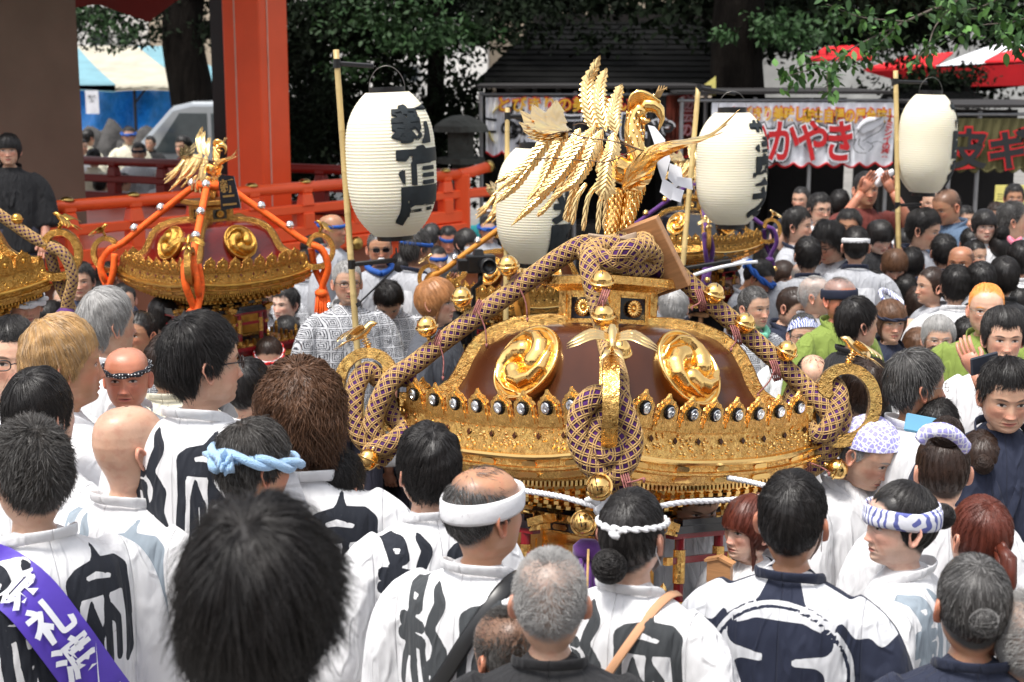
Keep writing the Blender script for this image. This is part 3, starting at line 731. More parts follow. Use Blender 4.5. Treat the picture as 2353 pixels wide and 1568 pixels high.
LAVC = print_mat('lavender_check', (.36, .34, .72), (.78, .78, .86), 62, thr=.10); DOTS = print_mat('black_white_dots', (.012, .013, .02), (.8, .8, .8), 90, 'dots', .28)
SWIRL = print_mat('white_blue_print', (.78, .79, .86), (.12, .14, .40), 22, 'wave', .28); BURST = print_mat('navy_white_burst', (.70, .72, .85), (.03, .06, .28), 26, 'wave', .45)
BPRINT = print_mat('blue_print', (.05, .12, .45), (.7, .74, .85), 34, 'wave', .3); REDP = mk('red_print', (.7, .02, .02), .8)
MINT = mk('mint_towel', (.20, .60, .42), .9); PINK = mk('pink_cloth', (.9, .25, .35), .8); STRAW = mk('straw_hat', (.62, .50, .28), .8, bump=(120, .5, .003)); PEACH = mk('peach_cap', (.75, .30, .14), .9, bump=(160, .5, .003))
FRAME = mk('spectacle_frames', (.03, .02, .02), .3); WIRE = mk('spectacle_wire', (.35, .33, .30), .3, 1); LENS = mk('dark_lens', (.004, .004, .005), .08); RED = mk('red_cotton', (.75, .03, .015), .7)
MASKM = mk('mask_paper', (.78, .80, .83), .9)
LENSC = mk('clear_lens', (.9, .92, .93), .02, trans=1.0)
def glasses_data(kind):
    def f():
        mb = MB(); thin = kind == 'wire'
        for sd in (1, -1):
            t = np.linspace(0, 2 * np.pi, 20, endpoint=False); c = .034 * sd
            ring = np.stack([c + .0235 * np.sign(np.cos(t)) * np.abs(np.cos(t)) ** .7, -.104 + .006 * np.abs(np.cos(t)) * 0 + .012 * np.abs(c + .0235 * np.cos(t)) / .057, .001 + .0155 * np.sign(np.sin(t)) * np.abs(np.sin(t)) ** .75], 1)
            mb.tube(ring, .0011 if thin else .0022, 6, closed=True)
            if kind == 'sun': k = mb.n; mb.add(ring + (0, -.0005, 0), [list(range(20))], 1)
            mb.tube([(sd * .0575, -.092, .006), (sd * .078, -.04, .008), (sd * .0795, .02, .005)], .0012 if thin else .002, 5)
        mb.tube([(-.011, -.106, .004), (0, -.109, .007), (.011, -.106, .004)], .0012 if thin else .002, 5)
        return mb.data('glasses', [WIRE if thin else FRAME, LENS], True)
    return once('g' + kind, f)
def mask_data():
    def f():
        zs = np.linspace(-.018, -.110, 10); th = np.linspace(-1.12, 1.12, 15); g = head_surface(zs, th, 1, .55)
        c = np.array((0, 0, -.06)); d = g - c; d /= np.linalg.norm(d, axis=-1)[..., None]; g = g + d * .007
        mb = MB(); mb.grid(g)
        for sd in (1, -1):
            mb.tube([(sd * .068, -.045, -.03), (sd * .080, 0, -.004), (sd * .082, .026, .0), (sd * .080, .028, -.03), (sd * .070, -.03, -.085)], .0013, 5)
        return mb.data('face_mask', MASKM, True)
    return once('mask', f)

SK = {'l': (.66, .40, .28), 'm': (.58, .35, .24), 't': (.46, .235, .135), 'd': (.36, .16, .085), 'r': (.56, .22, .13), 'p': (.72, .48, .37)}
HC = {'k': (.013, .011, .0105, 0), 'b': (.028, .014, .009, 0), 'B': (.11, .052, .026, 0), 'o': (.36, .16, .06, 0), 'O': (.72, .28, .06, 0), 'y': (.42, .25, .10, .1),
      'g': (.026, .024, .023, .20), 'G': (.13, .125, .12, .65), 'w': (.42, .42, .42, .9), 's': (.026, .022, .019, .08), 'L': (.20, .13, .075, 0), 'R': (.10, .022, .012, 0)}
CL = {'white': (.72, .72, .735), 'cream': (.70, .66, .52), 'grey': (.40, .41, .44), 'navy': (.012, .017, .040), 'black': (.012, .012, .014), 'green': (.20, .27, .05), 'maroon': (.12, .018, .012),
      'blue': (.09, .14, .22), 'yuk': (.4, .4, .4), 'dgrey': (.07, .075, .09), 'teal': (.02, .30, .33)}
HEADM = {}
def person(x, y, h, f, hair='short', hc='k', sk='m', cl='white', ink=None, col=None, p=0, ry=0, rr=0, pose='down', acc=(), label='', grp=None, bald=0, wf=1.0, mouth=0, Z=None, zt=1.53, faded=False, one_up=None, extra_band=None):
    # how far away: the head's size and a plausible height decide together
    best = None
    zh = FPX * .250 / h
    for q in np.linspace(.84, 1.18, 35):
        Zc = (Z or zh * q); z = P(x, y, Zc).z; s = Zc / zh
        c = abs(z - zt) * 2.0 + abs(s - 1) * 1.6
        if best is None or c < best[0]: best = (c, Zc, s, z)
    _, Zc, s, z = best; W = P(x, y, Zc); dz = z / s - 1.585
    fr = R(f - ry)                                   # the body's facing; the head turns ry further
    lod = h >= 62 and abs(((f + 180) % 360) - 180) < 135
    near = h > 130; big = h > 300
    n = 11000 if big else 6500 if h > 170 else 3000 if h > 125 else 2400 if h > 85 else 1100 if h > 50 else 300
    if hair in ('buzz', 'thin'): n = int(n * 1.6)
    ofs = Matrix.Rotation(fr, 4, 'Z') @ (head_matrix(ry, p, rr) @ Vector((0, 0, 0)))
    root = empty('person', (W.x - ofs.x * s, W.y - ofs.y * s, 0), fr, label, 'person', grp); root.scale = (s, s, s)
    hk = HC[hc]; st = STY.get(hair, {}); kind = st.get('kind', 'm')
    # on a shaven head the stubble tints the scalp
    hairy = {None: .0, 'bald': .0, 'shaven': .13, 'buzz': .62, 'thin': .5}.get(hair, 1.0)
    hk2 = tuple(c * (1 - hk[3] * .7) + .35 * hk[3] * .7 for c in hk[:3])
    seed = int(x * 7 + y * 3)
    b = obj('body', body_data(lod, ry, p, rr, pose, dz, hk2, kind, hairy, bald or st.get('bald', 0), seed, mouth, wf, one_up), root); b.color = (*SK[sk], 1)
    H = Matrix.Translation((0, 0, dz)) @ head_matrix(ry, p, rr)
    if hair not in (None, 'bald', 'shaven'):
        parts = hair_data(hair, n, (seed % 3) if n < 3000 else seed % 5, bald)
        par = None
        for nm, dt in parts:
            nm2 = 'hair' if par is None else 'hair_strands'
            o = obj(nm2, dt, root if par is None else par); o.color = hk
            if par is None: o.matrix_local = H; par = o
    # clothes
    cc = CL[cl]; fine = h > 95
    j = obj('jacket', jacket_data(pose, ink, (seed % 4) if near else 0, fine), root); j.location = (0, 0, dz); j.color = (*cc, 1)
    slotm = YUKATA if cl == 'yuk' else CLOTHP if ink == 'panel' else CLOTHF if faded == 1 else CLOTHG if faded == 2 else CLOTH
    if ink == 'roundel': slotm = CLOTHP
    if slotm is not CLOTH: j.material_slots[0].link = 'OBJECT'; j.material_slots[0].material = slotm
    k = obj('collar', collar_data(), root); k.location = (0, 0, dz); k.color = (*CL.get(col or cl, cc), 1)
    t = obj('trousers', trousers_data(), root); t.scale = (1, 1, max(.3, (.95 + dz) / .95)); t.color = (*((.75, .75, .76) if cl in ('white', 'cream') else (.03, .03, .05)), 1)
    def head_part(nm, me, parent=None):
        o = obj(nm, me, root); o.matrix_local = H; return o
    for a in acc:
        a, *arg = a.split(':')
        mb = MB()
        lift = {'fluffy': .02, 'mush': .014, 'short': .006, 'wavy': .02}.get(hair, 0)
        M1 = {'w': WHITE, 'b': BLUE, 'lb': LBLUE, 'n': NAVY, 'dots': DOTS, 'sw': SWIRL, 'lav': LAVC, 'burst': BURST, 'bp': BPRINT, 'red': REDP}.get(arg[0] if arg else 'w', WHITE)
        if a == 'twist': band_twist(mb, .042, 9, .013 + lift, .0085, 5); head_part('headband', mb.data('headband', [M1, M1], True))
        elif a == 'fat': band_twist(mb, .030, 10, .017 + lift, .016, 3.5); knot(mb, (0, .122 + lift, .01) if len(arg) < 2 else (float(arg[1]), .10, .02), .022); head_part('towel_headband', mb.data('towel_headband', [M1, M1], True))
        elif a == 'thin': band_twist(mb, .038, 6, .012 + lift, .0065, 11); knot(mb, (.0, .112 + lift, .03), .014); head_part('headband', mb.data('headband', [M1, M1], True))
        elif a == 'band': band_flat(mb, .036, 7, .011 + lift, .017); head_part('headband', mb.data('headband', [M1], True))
        elif a == 'wide': band_flat(mb, .030, -6, .012 + lift, .027, .16); head_part('headband', mb.data('headband', [M1], True))
        elif a == 'bandknot': band_flat(mb, .034, 10, .010 + lift, .012, .4); knot(mb, (.0, .108 + lift, .055), .016); head_part('headband', mb.data('headband', [M1], True))
        elif a == 'cap': mb.grid(cap_grid(1.42, .013, .2, seed=seed), wrap=True); head_part('head_wrap', mb.data('head_wrap', [M1], True))
        elif a == 'hat':
            mb.grid(cap_grid(1.25, .016, 0), wrap=True); q = ring_pts(.05, 4, .012, 40); q2 = ring_pts(.035, 4, .055, 40); mb.grid(np.array([q, q2, q2 - (0, 0, .006), q - (0, 0, .004)]), wrap=True)
            head_part('hat', mb.data('hat', [{'s': STRAW, 'p': PEACH, 'n': NAVY, 'w': WHITE, 'bl': BLUE}[arg[0]]], True))
            if arg[0] == 's': m2 = MB(); m2.tube(ring_pts(.062, 4, .016, 40), .012, 8, closed=True, flat=.3, up=(0, 0, 1)); head_part('hat_ribbon', m2.data('hat_ribbon', [BLACKP], True))
        elif a in ('glasses', 'wire', 'sun'): head_part('sunglasses' if a == 'sun' else 'glasses', glasses_data(a))
        elif a == 'mask': head_part('face_mask', mask_data())
        elif a == 'moustache':
            mb.tube([(-.026, -.092, -.064), (-.012, -.100, -.057), (0, -.102, -.056), (.012, -.100, -.057), (.026, -.092, -.064)], [.003, .006, .005, .006, .003], 8); head_part('moustache', mb.data('moustache', [WHITE], True))
        elif a in ('bun', 'lowbun', 'topbun', 'pony', 'samurai'):
            g = np.random.default_rng(seed); c = {'bun': (.0, .125, .02), 'lowbun': (0.01, .122, -.055), 'topbun': (0, .07, .125), 'pony': (0, .115, .0), 'samurai': (0, .118, .0)}[a]; r0 = {'bun': .032, 'lowbun': .040, 'topbun': .048, 'pony': .02, 'samurai': .030}[a]
            for k2 in range(9 if a != 'pony' else 2):
                ax = Vector(g.normal(0, 1, 3)).normalized(); e1 = ax.orthogonal().normalized(); e2 = ax.cross(e1); tt = np.linspace(0, 2 * np.pi, 14, endpoint=False)
                mb.tube([np.array(c) + np.array(e1 * math.cos(q) + e2 * math.sin(q)) * r0 * .62 for q in tt], r0 * .42, 7, closed=True)
            if a == 'pony':
                for k2 in range(7):
                    o3 = g.normal(0, .008, 3); mb.tube([np.array(c) + o3, np.array((.0, .155, -.02)) + o3 * 1.5, np.array((0, .160, -.09)) + o3 * 2, np.array((0, .15, -.19)) + o3 * 1.6], [.012, .018, .016, .003], 7)
            o = head_part('hair_bun' if a != 'pony' else 'ponytail', mb.data('hair_bun', [HAIR], True)); o.color = hk
            if n > 400:
                m = 900 if near else 300; q = np.random.default_rng(seed + 1); dd = q.normal(0, 1, (m, 3)); dd /= np.linalg.norm(dd, axis=1)[:, None]; tv = np.cross(dd, q.normal(0, 1, (m, 3))); tv /= np.linalg.norm(tv, axis=1)[:, None]
                kk = np.linspace(-.6, .6, 5)[None, :, None]; L2 = (dd[:, None] * np.cos(kk) + tv[:, None] * np.sin(kk)) * (r0 * 1.06 * q.uniform(.95, 1.12, m))[:, None, None] + np.array(c)
                if a != 'pony':
                    hcv = bpy.data.hair_curves.new('bun_strands'); hcv.add_curves([5] * m); hcv.attributes['position'].data.foreach_set('vector', L2.astype(np.float32).ravel())
                    ra = hcv.attributes.new('radius', 'FLOAT', 'POINT'); ra.data.foreach_set('value', np.full(m * 5, .0008, dtype=np.float32)); sa = hcv.attributes.new('sv', 'FLOAT', 'CURVE'); sa.data.foreach_set('value', q.random(m).astype(np.float32))
                    hcv.materials.append(HAIR); o2 = obj('bun_strands', hcv, o); o2.color = hk
        elif a == 'scarf':
            mb.tube(spline([(0, -.10, 1.42), (.07, -.05, 1.445), (.08, .04, 1.47), (0, .09, 1.48), (-.08, .04, 1.47), (-.07, -.05, 1.445), (0, -.10, 1.42)], 30), .022, 8); o = obj('neck_towel', mb.data('neck_towel', [{'b': BLUE, 'mint': MINT, 'w': WHITE}[arg[0]]], True), root); o.location = (0, 0, dz)
        elif a == 'strap':
            m1 = {'k': BLACKP, 'o': mk('orange_strap', (.62, .33, .18), .7), 'r': RED}[arg[0]]; sg = float(arg[1])
            pts = [(.10 * sg, -.10, 1.41), (.11 * sg, -.01, 1.434), (.10 * sg, .075, 1.415), (.05 * sg, .142, 1.32), (-.02 * sg, .158, 1.2), (-.10 * sg, .16, 1.08), (-.19 * sg, .13, .96)]
            mb.tube(spline(pts, 26), .021 if arg[0] == 'k' else .012, 8, flat=.15, up=(1, .0, .6)); o = obj('shoulder_strap', mb.data('shoulder_strap', [m1], True), root); o.location = (0, 0, dz)
    HEADM[label] = (root, H, dz, s)
    return root
# ================================================================ THE PLACE
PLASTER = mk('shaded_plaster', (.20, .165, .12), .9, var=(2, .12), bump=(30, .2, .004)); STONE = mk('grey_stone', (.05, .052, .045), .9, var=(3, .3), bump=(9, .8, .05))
PAVE = mk('paving', (.20, .19, .175), .9, var=(1.5, .2), bump=(40, .4, .01)); BARK = mk('dark_bark', (.007, .0055, .0045), 1.0, spec=.1, var=(6, .5), bump=(14, 1, .05), stretch=(1, 1, .25))
LEAFD = mk('shaded_leaf', (.0055, .011, .004), .85, var=(2, .7), spec=.15); LEAFM = mk('leaf', (.020, .062, .012), .7, var=(3, .5)); LEAFL = mk('young_leaf', (.07, .17, .03), .55, var=(4, .35))  # the darkest leaf colour stands in for shade from a higher canopy
SHINGLE = mk('dark_roof', (.005, .0052, .005), .95, spec=.1, var=(4, .3), bump=(30, .5, .01)); WOODD = mk('dark_timber', (.008, .006, .005), .85, var=(5, .4)); WALLW = mk('pale_wall', (.66, .64, .61), .85, var=(1, .12), bump=(10, .2, .01))
WALLB = mk('beige_wall', (.40, .33, .25), .85, var=(1, .12)); GLASSD = mk('window_glass', (.04, .05, .055), .12, spec=.8); CONC = mk('concrete', (.33, .33, .32), .9, var=(2, .2))
TENTB = mk('tent_blue', (.15, .30, .35), .8, var=(3, .12)); TENTC = mk('tent_cream', (.42, .39, .31), .8, var=(3, .15)); TARP = mk('blue_tarp', (.02, .30, .90), .45, bump=(6, 1, .08), var=(3, .25))
REDT = mk('red_tent', (.75, .012, .02), .7, var=(3, .12)); WHT = mk('white_tent', (.75, .76, .80), .7); YEL = mk('yellow_tarp', (.70, .62, .18), .7); OLIVE = mk('olive_banner', (.085, .075, .025), .8)
SILVERP = mk('silver_car_paint', (.36, .38, .40), .25, .6, var=(1, .03), coat=.5); TYRE = mk('tyre', (.012, .012, .012), .8); BRASS = mk('brass_cap', (.50, .33, .10), .3, 1)
BANW = mk('banner_cloth', (.74, .75, .80), .8, var=(4, .08), bump=(5, .5, .05)); REDI = mk('red_ink', (.45, .006, .010), .7); BLKI = mk('black_ink', (.010, .010, .012), .7); YELI = mk('yellow_ink', (.60, .33, .02), .7); WHTI = mk('white_ink', (.68, .68, .72), .7)
PINKI = mk('pink_ink', (.65, .35, .38), .7); BROWNI = mk('brown_red_print', (.16, .03, .015), .7, var=(7, .6)); GREYI = mk('grey_ink', (.20, .21, .22), .7)
ND = FPX / 1.0
mb = MB(); xs = np.linspace(-90, 90, 31); ys = np.linspace(-25, 160, 31); mb.grid(np.array([[(x, y, 0) for x in xs] for y in ys]))
o = mb.build('ground', PAVE); tag(o, 'stone and asphalt ground of the shrine precinct', kind='structure')

# ---- shrine stage on the left
A, B = PZ(40, 483, 1.57), PZ(1062, 401, 1.57); Cc, Dd = PZ(20, 356, 1.60), Vector((-7.6, 9.4, 1.57))
fl = lambda p, z: (p.x, p.y, z)
stage = empty('shrine_stage', (A.x, A.y, 0), 0, 'vermilion railed shrine stage with a big vermilion pillar and a dark plastered wall', 'building')
bpy.context.view_layer.update()
IS = Matrix.Translation(Vector((-A.x, -A.y, 0)))
def sp(name, mbx, m, smooth=False):
    mbx.v = [v - np.array((A.x, A.y, 0)) for v in mbx.v]; return mbx.build(name, m, stage, smooth)
poly = [(Dd.x, Dd.y), (A.x, A.y), (B.x, B.y), (Cc.x, Cc.y), (-12, 13)]
mb = MB(); mb.prism([(A.x + (x - A.x) * 1.0, y) for x, y in poly], 1.02, 1.14); sp('stage_floor', mb, VERM)
mb = MB(); ins = [(x * .985 - .05, y * .99 + .12) for x, y in poly]; mb.prism(ins, 0.0, 1.02); sp('stage_base', mb, mk('stage_board', (.30, .11, .06), .8, var=(3, .2)))
def rail(a, b, z, r, m, name, sq=False, ext=0):
    a, b = Vector(fl(a, z)), Vector(fl(b, z)); d = (b - a).normalized(); a, b = a - d * ext, b + d * ext; mbx = MB()
    if sq: mbx.tube([a, b], r, 4, up=(0.7, 0.7, 1) if False else (0, 0, 1), flat=.6)
    else: mbx.tube([a, b], r, 12)
    return sp(name, mbx, m, not sq)
def boxrail(a, b, z, h, t, m, name):
    a, b = Vector(fl(a, z)), Vector(fl(b, z)); d = (b - a); ang = math.atan2(d.y, d.x); mbx = MB(); mbx.box((a + b) / 2, (d.length, t, h), rot=(0, 0, ang)); return bevelled(sp(name, mbx, m), .01)
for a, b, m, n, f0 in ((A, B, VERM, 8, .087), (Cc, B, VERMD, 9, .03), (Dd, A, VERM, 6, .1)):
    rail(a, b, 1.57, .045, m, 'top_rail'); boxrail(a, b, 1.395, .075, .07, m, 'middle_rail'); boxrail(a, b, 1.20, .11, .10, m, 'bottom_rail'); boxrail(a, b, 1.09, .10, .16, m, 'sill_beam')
    for i in range(n):
        t = f0 + i * (1.0 - f0) / (n - .6); p = a.lerp(b, min(t, .995)); mbx = MB(); ang = math.atan2((b - a).y, (b - a).x)
        mbx.box((p.x, p.y, 1.47), (.13, .11, .11), rot=(0, 0, ang), taper=.75); mbx.box((p.x, p.y, 1.295), (.12, .11, .14), rot=(0, 0, ang)); mbx.box((p.x, p.y, 1.545), (.11, .085, .05), rot=(0, 0, ang)); bevelled(sp('railing_post', mbx, m), .012)
        if m is VERM:
            mbx = MB(); mbx.lathe([(0, .02), (.03, .016), (.05, .0), (.05, -.008)], 12, c=(p.x, p.y, 1.617)); sp('brass_fitting', mbx, BRASS, True)
d = (B - A).normalized(); mb = MB(); mb.tube([B - d * .05, B + d * .10 + Vector((0, 0, .012)), B + d * .34 + Vector((0, 0, .05))], .05, 14); sp('rail_end', mb, VERM, True)
mb = MB(); mb.tube([B + d * .33 + Vector((0, 0, .048)), B + d * .38 + Vector((0, 0, .058))], .056, 14); sp('rail_end_cap', mb, BRASS, True)
mb = MB(); mb.box((B.x, B.y, 1.3), (.14, .14, .55)); mb.box((B.x + .2, B.y + .2, 1.395), (.55, .08, .085), rot=(0, 0, .83)); bevelled(sp('corner_post', mb, VERM), .015)
for x, y in ((818, 560), (655, 556)):
    p = P(x, y, 12.2); mb = MB(); mb.lathe([(0, .05), (.035, .045), (.055, .02), (.06, 0)], 14, M=Matrix.Translation(p) @ Matrix.Rotation(math.pi / 2, 4, 'X')); sp('brass_fitting', mb, BRASS, True)
mb = MB(); pa, pb = PY(180, 590, 11.4), PY(950, 560, 12.9); mb.box((pa + pb) / 2 + Vector((0, 0, -.08)), ((pb - pa).length, .12, .22), rot=(0, 0, math.atan2((pb - pa).y, (pb - pa).x))); sp('lower_beam', mb, VERM)
# pillar: two lit faces with pale edging
pc = PY(598, 450, 13.0); pl = MB(); ang = R(62); pl.box((pc.x, pc.y, 3.2), (.40, .40, 4.2), rot=(0, 0, ang)); bevelled(sp('pillar', pl, VERM), .02, 2)
for dx in (-1,):
    v = Euler((0, 0, ang)).to_matrix(); 
    for loc in (Vector((-.203, .06, 0)), Vector((-.10, -.203, 0))):
        q = v @ loc; mbx = MB(); mbx.box((pc.x + q.x, pc.y + q.y, 3.2), (.012, .012, 4.0), rot=(0, 0, ang)); sp('edging', mbx, mk('pale_edging', (.70, .42, .32), .6))
q = PY(511, 300, 13.3); mb = MB(); mb.box((q.x, q.y, 3.2), (.13, .10, 4.2)); sp('black_post', mb, BLACKP)
# wall, eaves and roof overhead (they keep the inside in shade)
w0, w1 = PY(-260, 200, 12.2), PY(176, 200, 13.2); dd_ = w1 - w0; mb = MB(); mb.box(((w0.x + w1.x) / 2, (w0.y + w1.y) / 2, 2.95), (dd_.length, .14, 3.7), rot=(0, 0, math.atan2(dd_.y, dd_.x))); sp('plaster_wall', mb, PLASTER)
mb = MB(); rp = [(Dd.x - 4, Dd.y - 1.2), (A.x + .2, A.y - .9), (B.x + 1.1, B.y + .3), (Cc.x + 1.0, Cc.y + 1.6), (-14, 16)]; mb.prism(rp, 4.35, 4.6); sp('roof', mb, SHINGLE)
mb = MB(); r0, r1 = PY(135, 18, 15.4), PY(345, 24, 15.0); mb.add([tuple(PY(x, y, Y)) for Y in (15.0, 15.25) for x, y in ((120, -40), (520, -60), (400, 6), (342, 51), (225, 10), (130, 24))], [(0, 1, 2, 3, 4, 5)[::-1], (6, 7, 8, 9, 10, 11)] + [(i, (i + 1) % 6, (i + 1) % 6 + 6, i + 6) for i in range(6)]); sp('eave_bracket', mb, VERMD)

# ---- foliage
def leaves(n, centre, radii, size, m, name, parent=None, seed=1, blobs=14, holes=.0, gshape=1.0):
    g = np.random.default_rng(seed); bc = g.normal(0, .45, (blobs, 3)) * radii + centre; br = g.uniform(.25, .5, blobs)
    k = g.integers(0, blobs, n); dirs = g.normal(0, 1, (n, 3)); dirs /= np.linalg.norm(dirs, axis=1)[:, None]
    p = bc[k] + dirs * (np.array(radii) * br[k][:, None]) * (g.random(n) ** .45)[:, None]
    a = g.normal(0, 1, (n, 3)); a[:, 2] -= .6; a /= np.linalg.norm(a, axis=1)[:, None]; b = np.cross(a, g.normal(0, 1, (n, 3))); b /= np.linalg.norm(b, axis=1)[:, None]
    s = size * g.uniform(.6, 1.3, n)[:, None]; c = np.cross(a, b) * s * .12
    v = np.stack([p, p + a * s * .45 + b * s * .26 - c, p + a * s, p + a * s * .45 - b * s * .26 - c], 1).reshape(-1, 3); i = np.arange(n)[:, None] * 4
    me = bpy.data.meshes.new(name); me.vertices.add(4 * n); me.vertices.foreach_set('co', v.astype(np.float32).ravel()); f = np.concatenate([i, i + 1, i + 2, i + 3], 1).ravel()
    me.loops.add(4 * n); me.loops.foreach_set('vertex_index', f.astype(np.int32)); me.polygons.add(n); me.polygons.foreach_set('loop_start', (np.arange(n) * 4).astype(np.int32)); me.update(calc_edges=True)
    me.materials.append(m); return obj(name, me, parent)
def limbs(mb, base, h, r, seed, n=6, spread=1.2):
    g = np.random.default_rng(seed); base = np.array(base); q = [base + (g.normal(0, .04 * r / .2), g.normal(0, .04), h * k / 6) for k in range(7)]; q[0] = base
    mb.tube(spline(q, 20), np.interp(np.linspace(0, 1, 20), [0, .08, 1], [r * 1.35, r, r * .6]), 14)
    for i in range(n):
        z = h * g.uniform(.5, 1); a = g.uniform(0, 6.28); s = base + (0, 0, z); L = spread * g.uniform(.6, 1.3)
        mb.tube(spline([s, s + np.array((math.cos(a), math.sin(a), .5)) * L * .5, s + np.array((math.cos(a), math.sin(a), .8)) * L + g.normal(0, .1, 3)], 8), np.linspace(r * .4, r * .08, 8), 7)
def tree(label, base, h, r, crowns, seed, m=LEAFD, group='trees round the precinct'):
    rt = empty('tree', base, 0, label, 'tree', group); mb = MB(); limbs(mb, (0, 0, 0), h, r, seed); mb.build('trunk', BARK, rt, True)
    for i, (x, y, Y, rx, ry, rz, n, sz, mm) in enumerate(crowns):
        c = PY(x, y, Y) - Vector(base); leaves(n, np.array(c), np.array((rx, ry, rz)), sz, mm, 'crown', rt, seed * 10 + i)
    return rt
def ground_at(x, Y): p = PY(x, HORY, Y); return (p.x, Y, 0)
tree('old tree with a knotted dark trunk in the courtyard', ground_at(445, 25), 6, .42, [(300, 30, 25, 1.6, 1, .8, 2500, .10, LEAFD), (560, 10, 25, 1.8, 1, 1.0, 1500, .12, LEAFD), (200, 40, 24, .6, .6, .4, 700, .09, LEAFM)], 3)
tree('dark leafy tree right of the vermilion pillar', ground_at(725, 19), 5, .07, [(720, 60, 19, 1.0, .8, .9, 3500, .11, LEAFD), (750, 160, 19, .8, .8, .9, 2000, .10, LEAFD), (700, 330, 18.5, .9, .6, .9, 3800, .10, LEAFD), (745, 250, 18.5, .6, .6, 1.2, 2200, .10, LEAFD)], 5)
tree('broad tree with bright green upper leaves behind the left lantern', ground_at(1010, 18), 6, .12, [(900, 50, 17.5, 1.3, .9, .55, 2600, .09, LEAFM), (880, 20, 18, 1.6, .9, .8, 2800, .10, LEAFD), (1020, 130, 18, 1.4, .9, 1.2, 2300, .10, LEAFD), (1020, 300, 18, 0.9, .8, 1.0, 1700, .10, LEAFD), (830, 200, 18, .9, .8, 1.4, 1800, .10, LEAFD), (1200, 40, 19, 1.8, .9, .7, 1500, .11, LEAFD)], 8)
tree('huge dark tree trunk between the two food stalls', ground_at(1695, 17.5), 8, .34, [(1640, -20, 19, 3, 1.5, .8, 5000, .14, LEAFD), (1900, 20, 23, 2.2, 1.0, 1.0, 7000, .14, LEAFD), (2080, 20, 24, 1.9, 1.0, .9, 5500, .14, LEAFD), (2280, 0, 24, 2.4, 1.0, 1.0, 6000, .14, LEAFD), (1450, 0, 22, 3.0, 1.5, .6, 4200, .14, LEAFD), (1810, 60, 17, .6, .6, .35, 900, .08, LEAFM), (2140, 165, 19.8, .9, .5, .35, 750, .10, LEAFD)], 11)
# overhanging branch with its own visible leaves, upper right
br = empty('leafy_branch', P(2420, -60, 9.0), 0, 'leafy green branch hanging into the upper right of the picture', 'branch'); o0 = np.array(br.location)
g = np.random.default_rng(12); mb = MB(); lv = []
stems = [[(2420, -60, 9), (2200, 0, 8.8), (2060, 60, 8.6), (1960, 110, 8.4), (1890, 150, 8.3), (1810, 175, 8.2)], [(2080, 50, 8.6), (1980, 40, 8.5), (1900, 10, 8.4)], [(2200, 0, 8.8), (2150, 60, 8.7), (2130, 110, 8.6), (2090, 150, 8.5)],
         [(1960, 110, 8.4), (1905, 160, 8.3), (1902, 215, 8.2)], [(2420, 20, 8.2), (2330, 50, 8.1), (2250, 60, 8.0), (2190, 90, 8.0)], [(2420, 60, 8.0), (2350, 95, 8.0), (2300, 90, 7.9)], [(2330, -20, 8.4), (2240, 20, 8.2), (2150, 20, 8.1)], [(1890, 150, 8.3), (1850, 150, 8.3), (1790, 185, 8.3)], [(2060, 60, 8.6), (2010, 110, 8.5), (1960, 150, 8.4)]]
for k, st in enumerate(stems):
    q = spline([np.array(P(*p)) - o0 for p in st], 24); mb.tube(q, np.linspace(.012 if k == 0 else .006, .002, 24), 6)
    for i in range(4 if k == 0 else 2, 24):
        for j in range(5 if st[0][0] > 2300 and k else 3): lv.append((q[i] + g.normal(0, .035, 3), g.normal(0, 1, 3) + (0, 0, -.5), .062 * g.uniform(.7, 1.35)))
mb.build('twigs', mk('twig', (.10, .08, .065), .8), br, True)
def leaf_me():
    k = np.linspace(0, 1, 7); wd = .23 * np.sin(np.pi * k ** .8) + .002; rows = [[(-w_, t, .05 * w_ - .10 * t * t), (0, t, -.10 * t * t - .02), (w_, t, .05 * w_ - .10 * t * t)] for t, w_ in zip(k, wd)]
    m_ = MB(); m_.grid(np.array(rows)); return m_
base = leaf_me(); bv, bf = np.concatenate(base.v), base.f
for mm, lo, hi, nm in ((LEAFM, 0, .55, 'leaf_cluster'), (LEAFL, .55, 1, 'leaf_cluster')):
    mb = MB()
    for i, (p, dr, s) in enumerate(lv):
        if lo <= (i * .618) % 1 < hi:
            q = Vector((0, 1, 0)).rotation_difference(Vector(dr).normalized()) ; mat = np.array(q.to_matrix()); mb.add(bv * s @ mat.T + p, bf)
    tag(mb.build(nm, mm, br, True), kind='stuff')
# low shrubs by the railing
leaves(2600, np.array(PY(705, 330, 16.5)), np.array((.7, .5, .8)), .07, LEAFD, 'shrub', None, 31); tag(bpy.data.objects['shrub'], 'dark shrub just right of the vermilion pillar', 'shrub')

# ---- buildings far behind
def building(label, x0, x1, ytop, Y, m, rows, group='buildings beyond the trees', h0=0):
    a, b = PY(x0, HORY, Y), PY(x1, HORY, Y); zt = PY(x0, ytop, Y).z; w_ = b.x - a.x; rt = empty('building', ((a.x + b.x) / 2, Y, 0), 0, label, 'building', group)
    mb = MB(); mb.box((0, 3, zt / 2), (w_, 6, zt)); mb.build('wall', m, rt)
    for (fx, y0, y1, fw) in rows:
        z0, z1 = PY(x0, y1, Y).z, PY(x0, y0, Y).z; cx = -w_ / 2 + w_ * fx; f = MB(); ww = w_ * fw
        for (bx, bz, sx, sz) in ((0, z0, ww, .06), (0, z1, ww, .06), (-ww / 2, (z0 + z1) / 2, .06, z1 - z0), (ww / 2, (z0 + z1) / 2, .06, z1 - z0), (0, (z0 + z1) / 2, .04, z1 - z0)): f.box((cx + bx, -.04, bz), (sx, .08, sz))
        o = f.build('window', CONC, rt); pn = MB(); pn.box((cx, -.01, (z0 + z1) / 2), (ww, .02, z1 - z0)); pn.build('pane', GLASSD, o)
    return rt
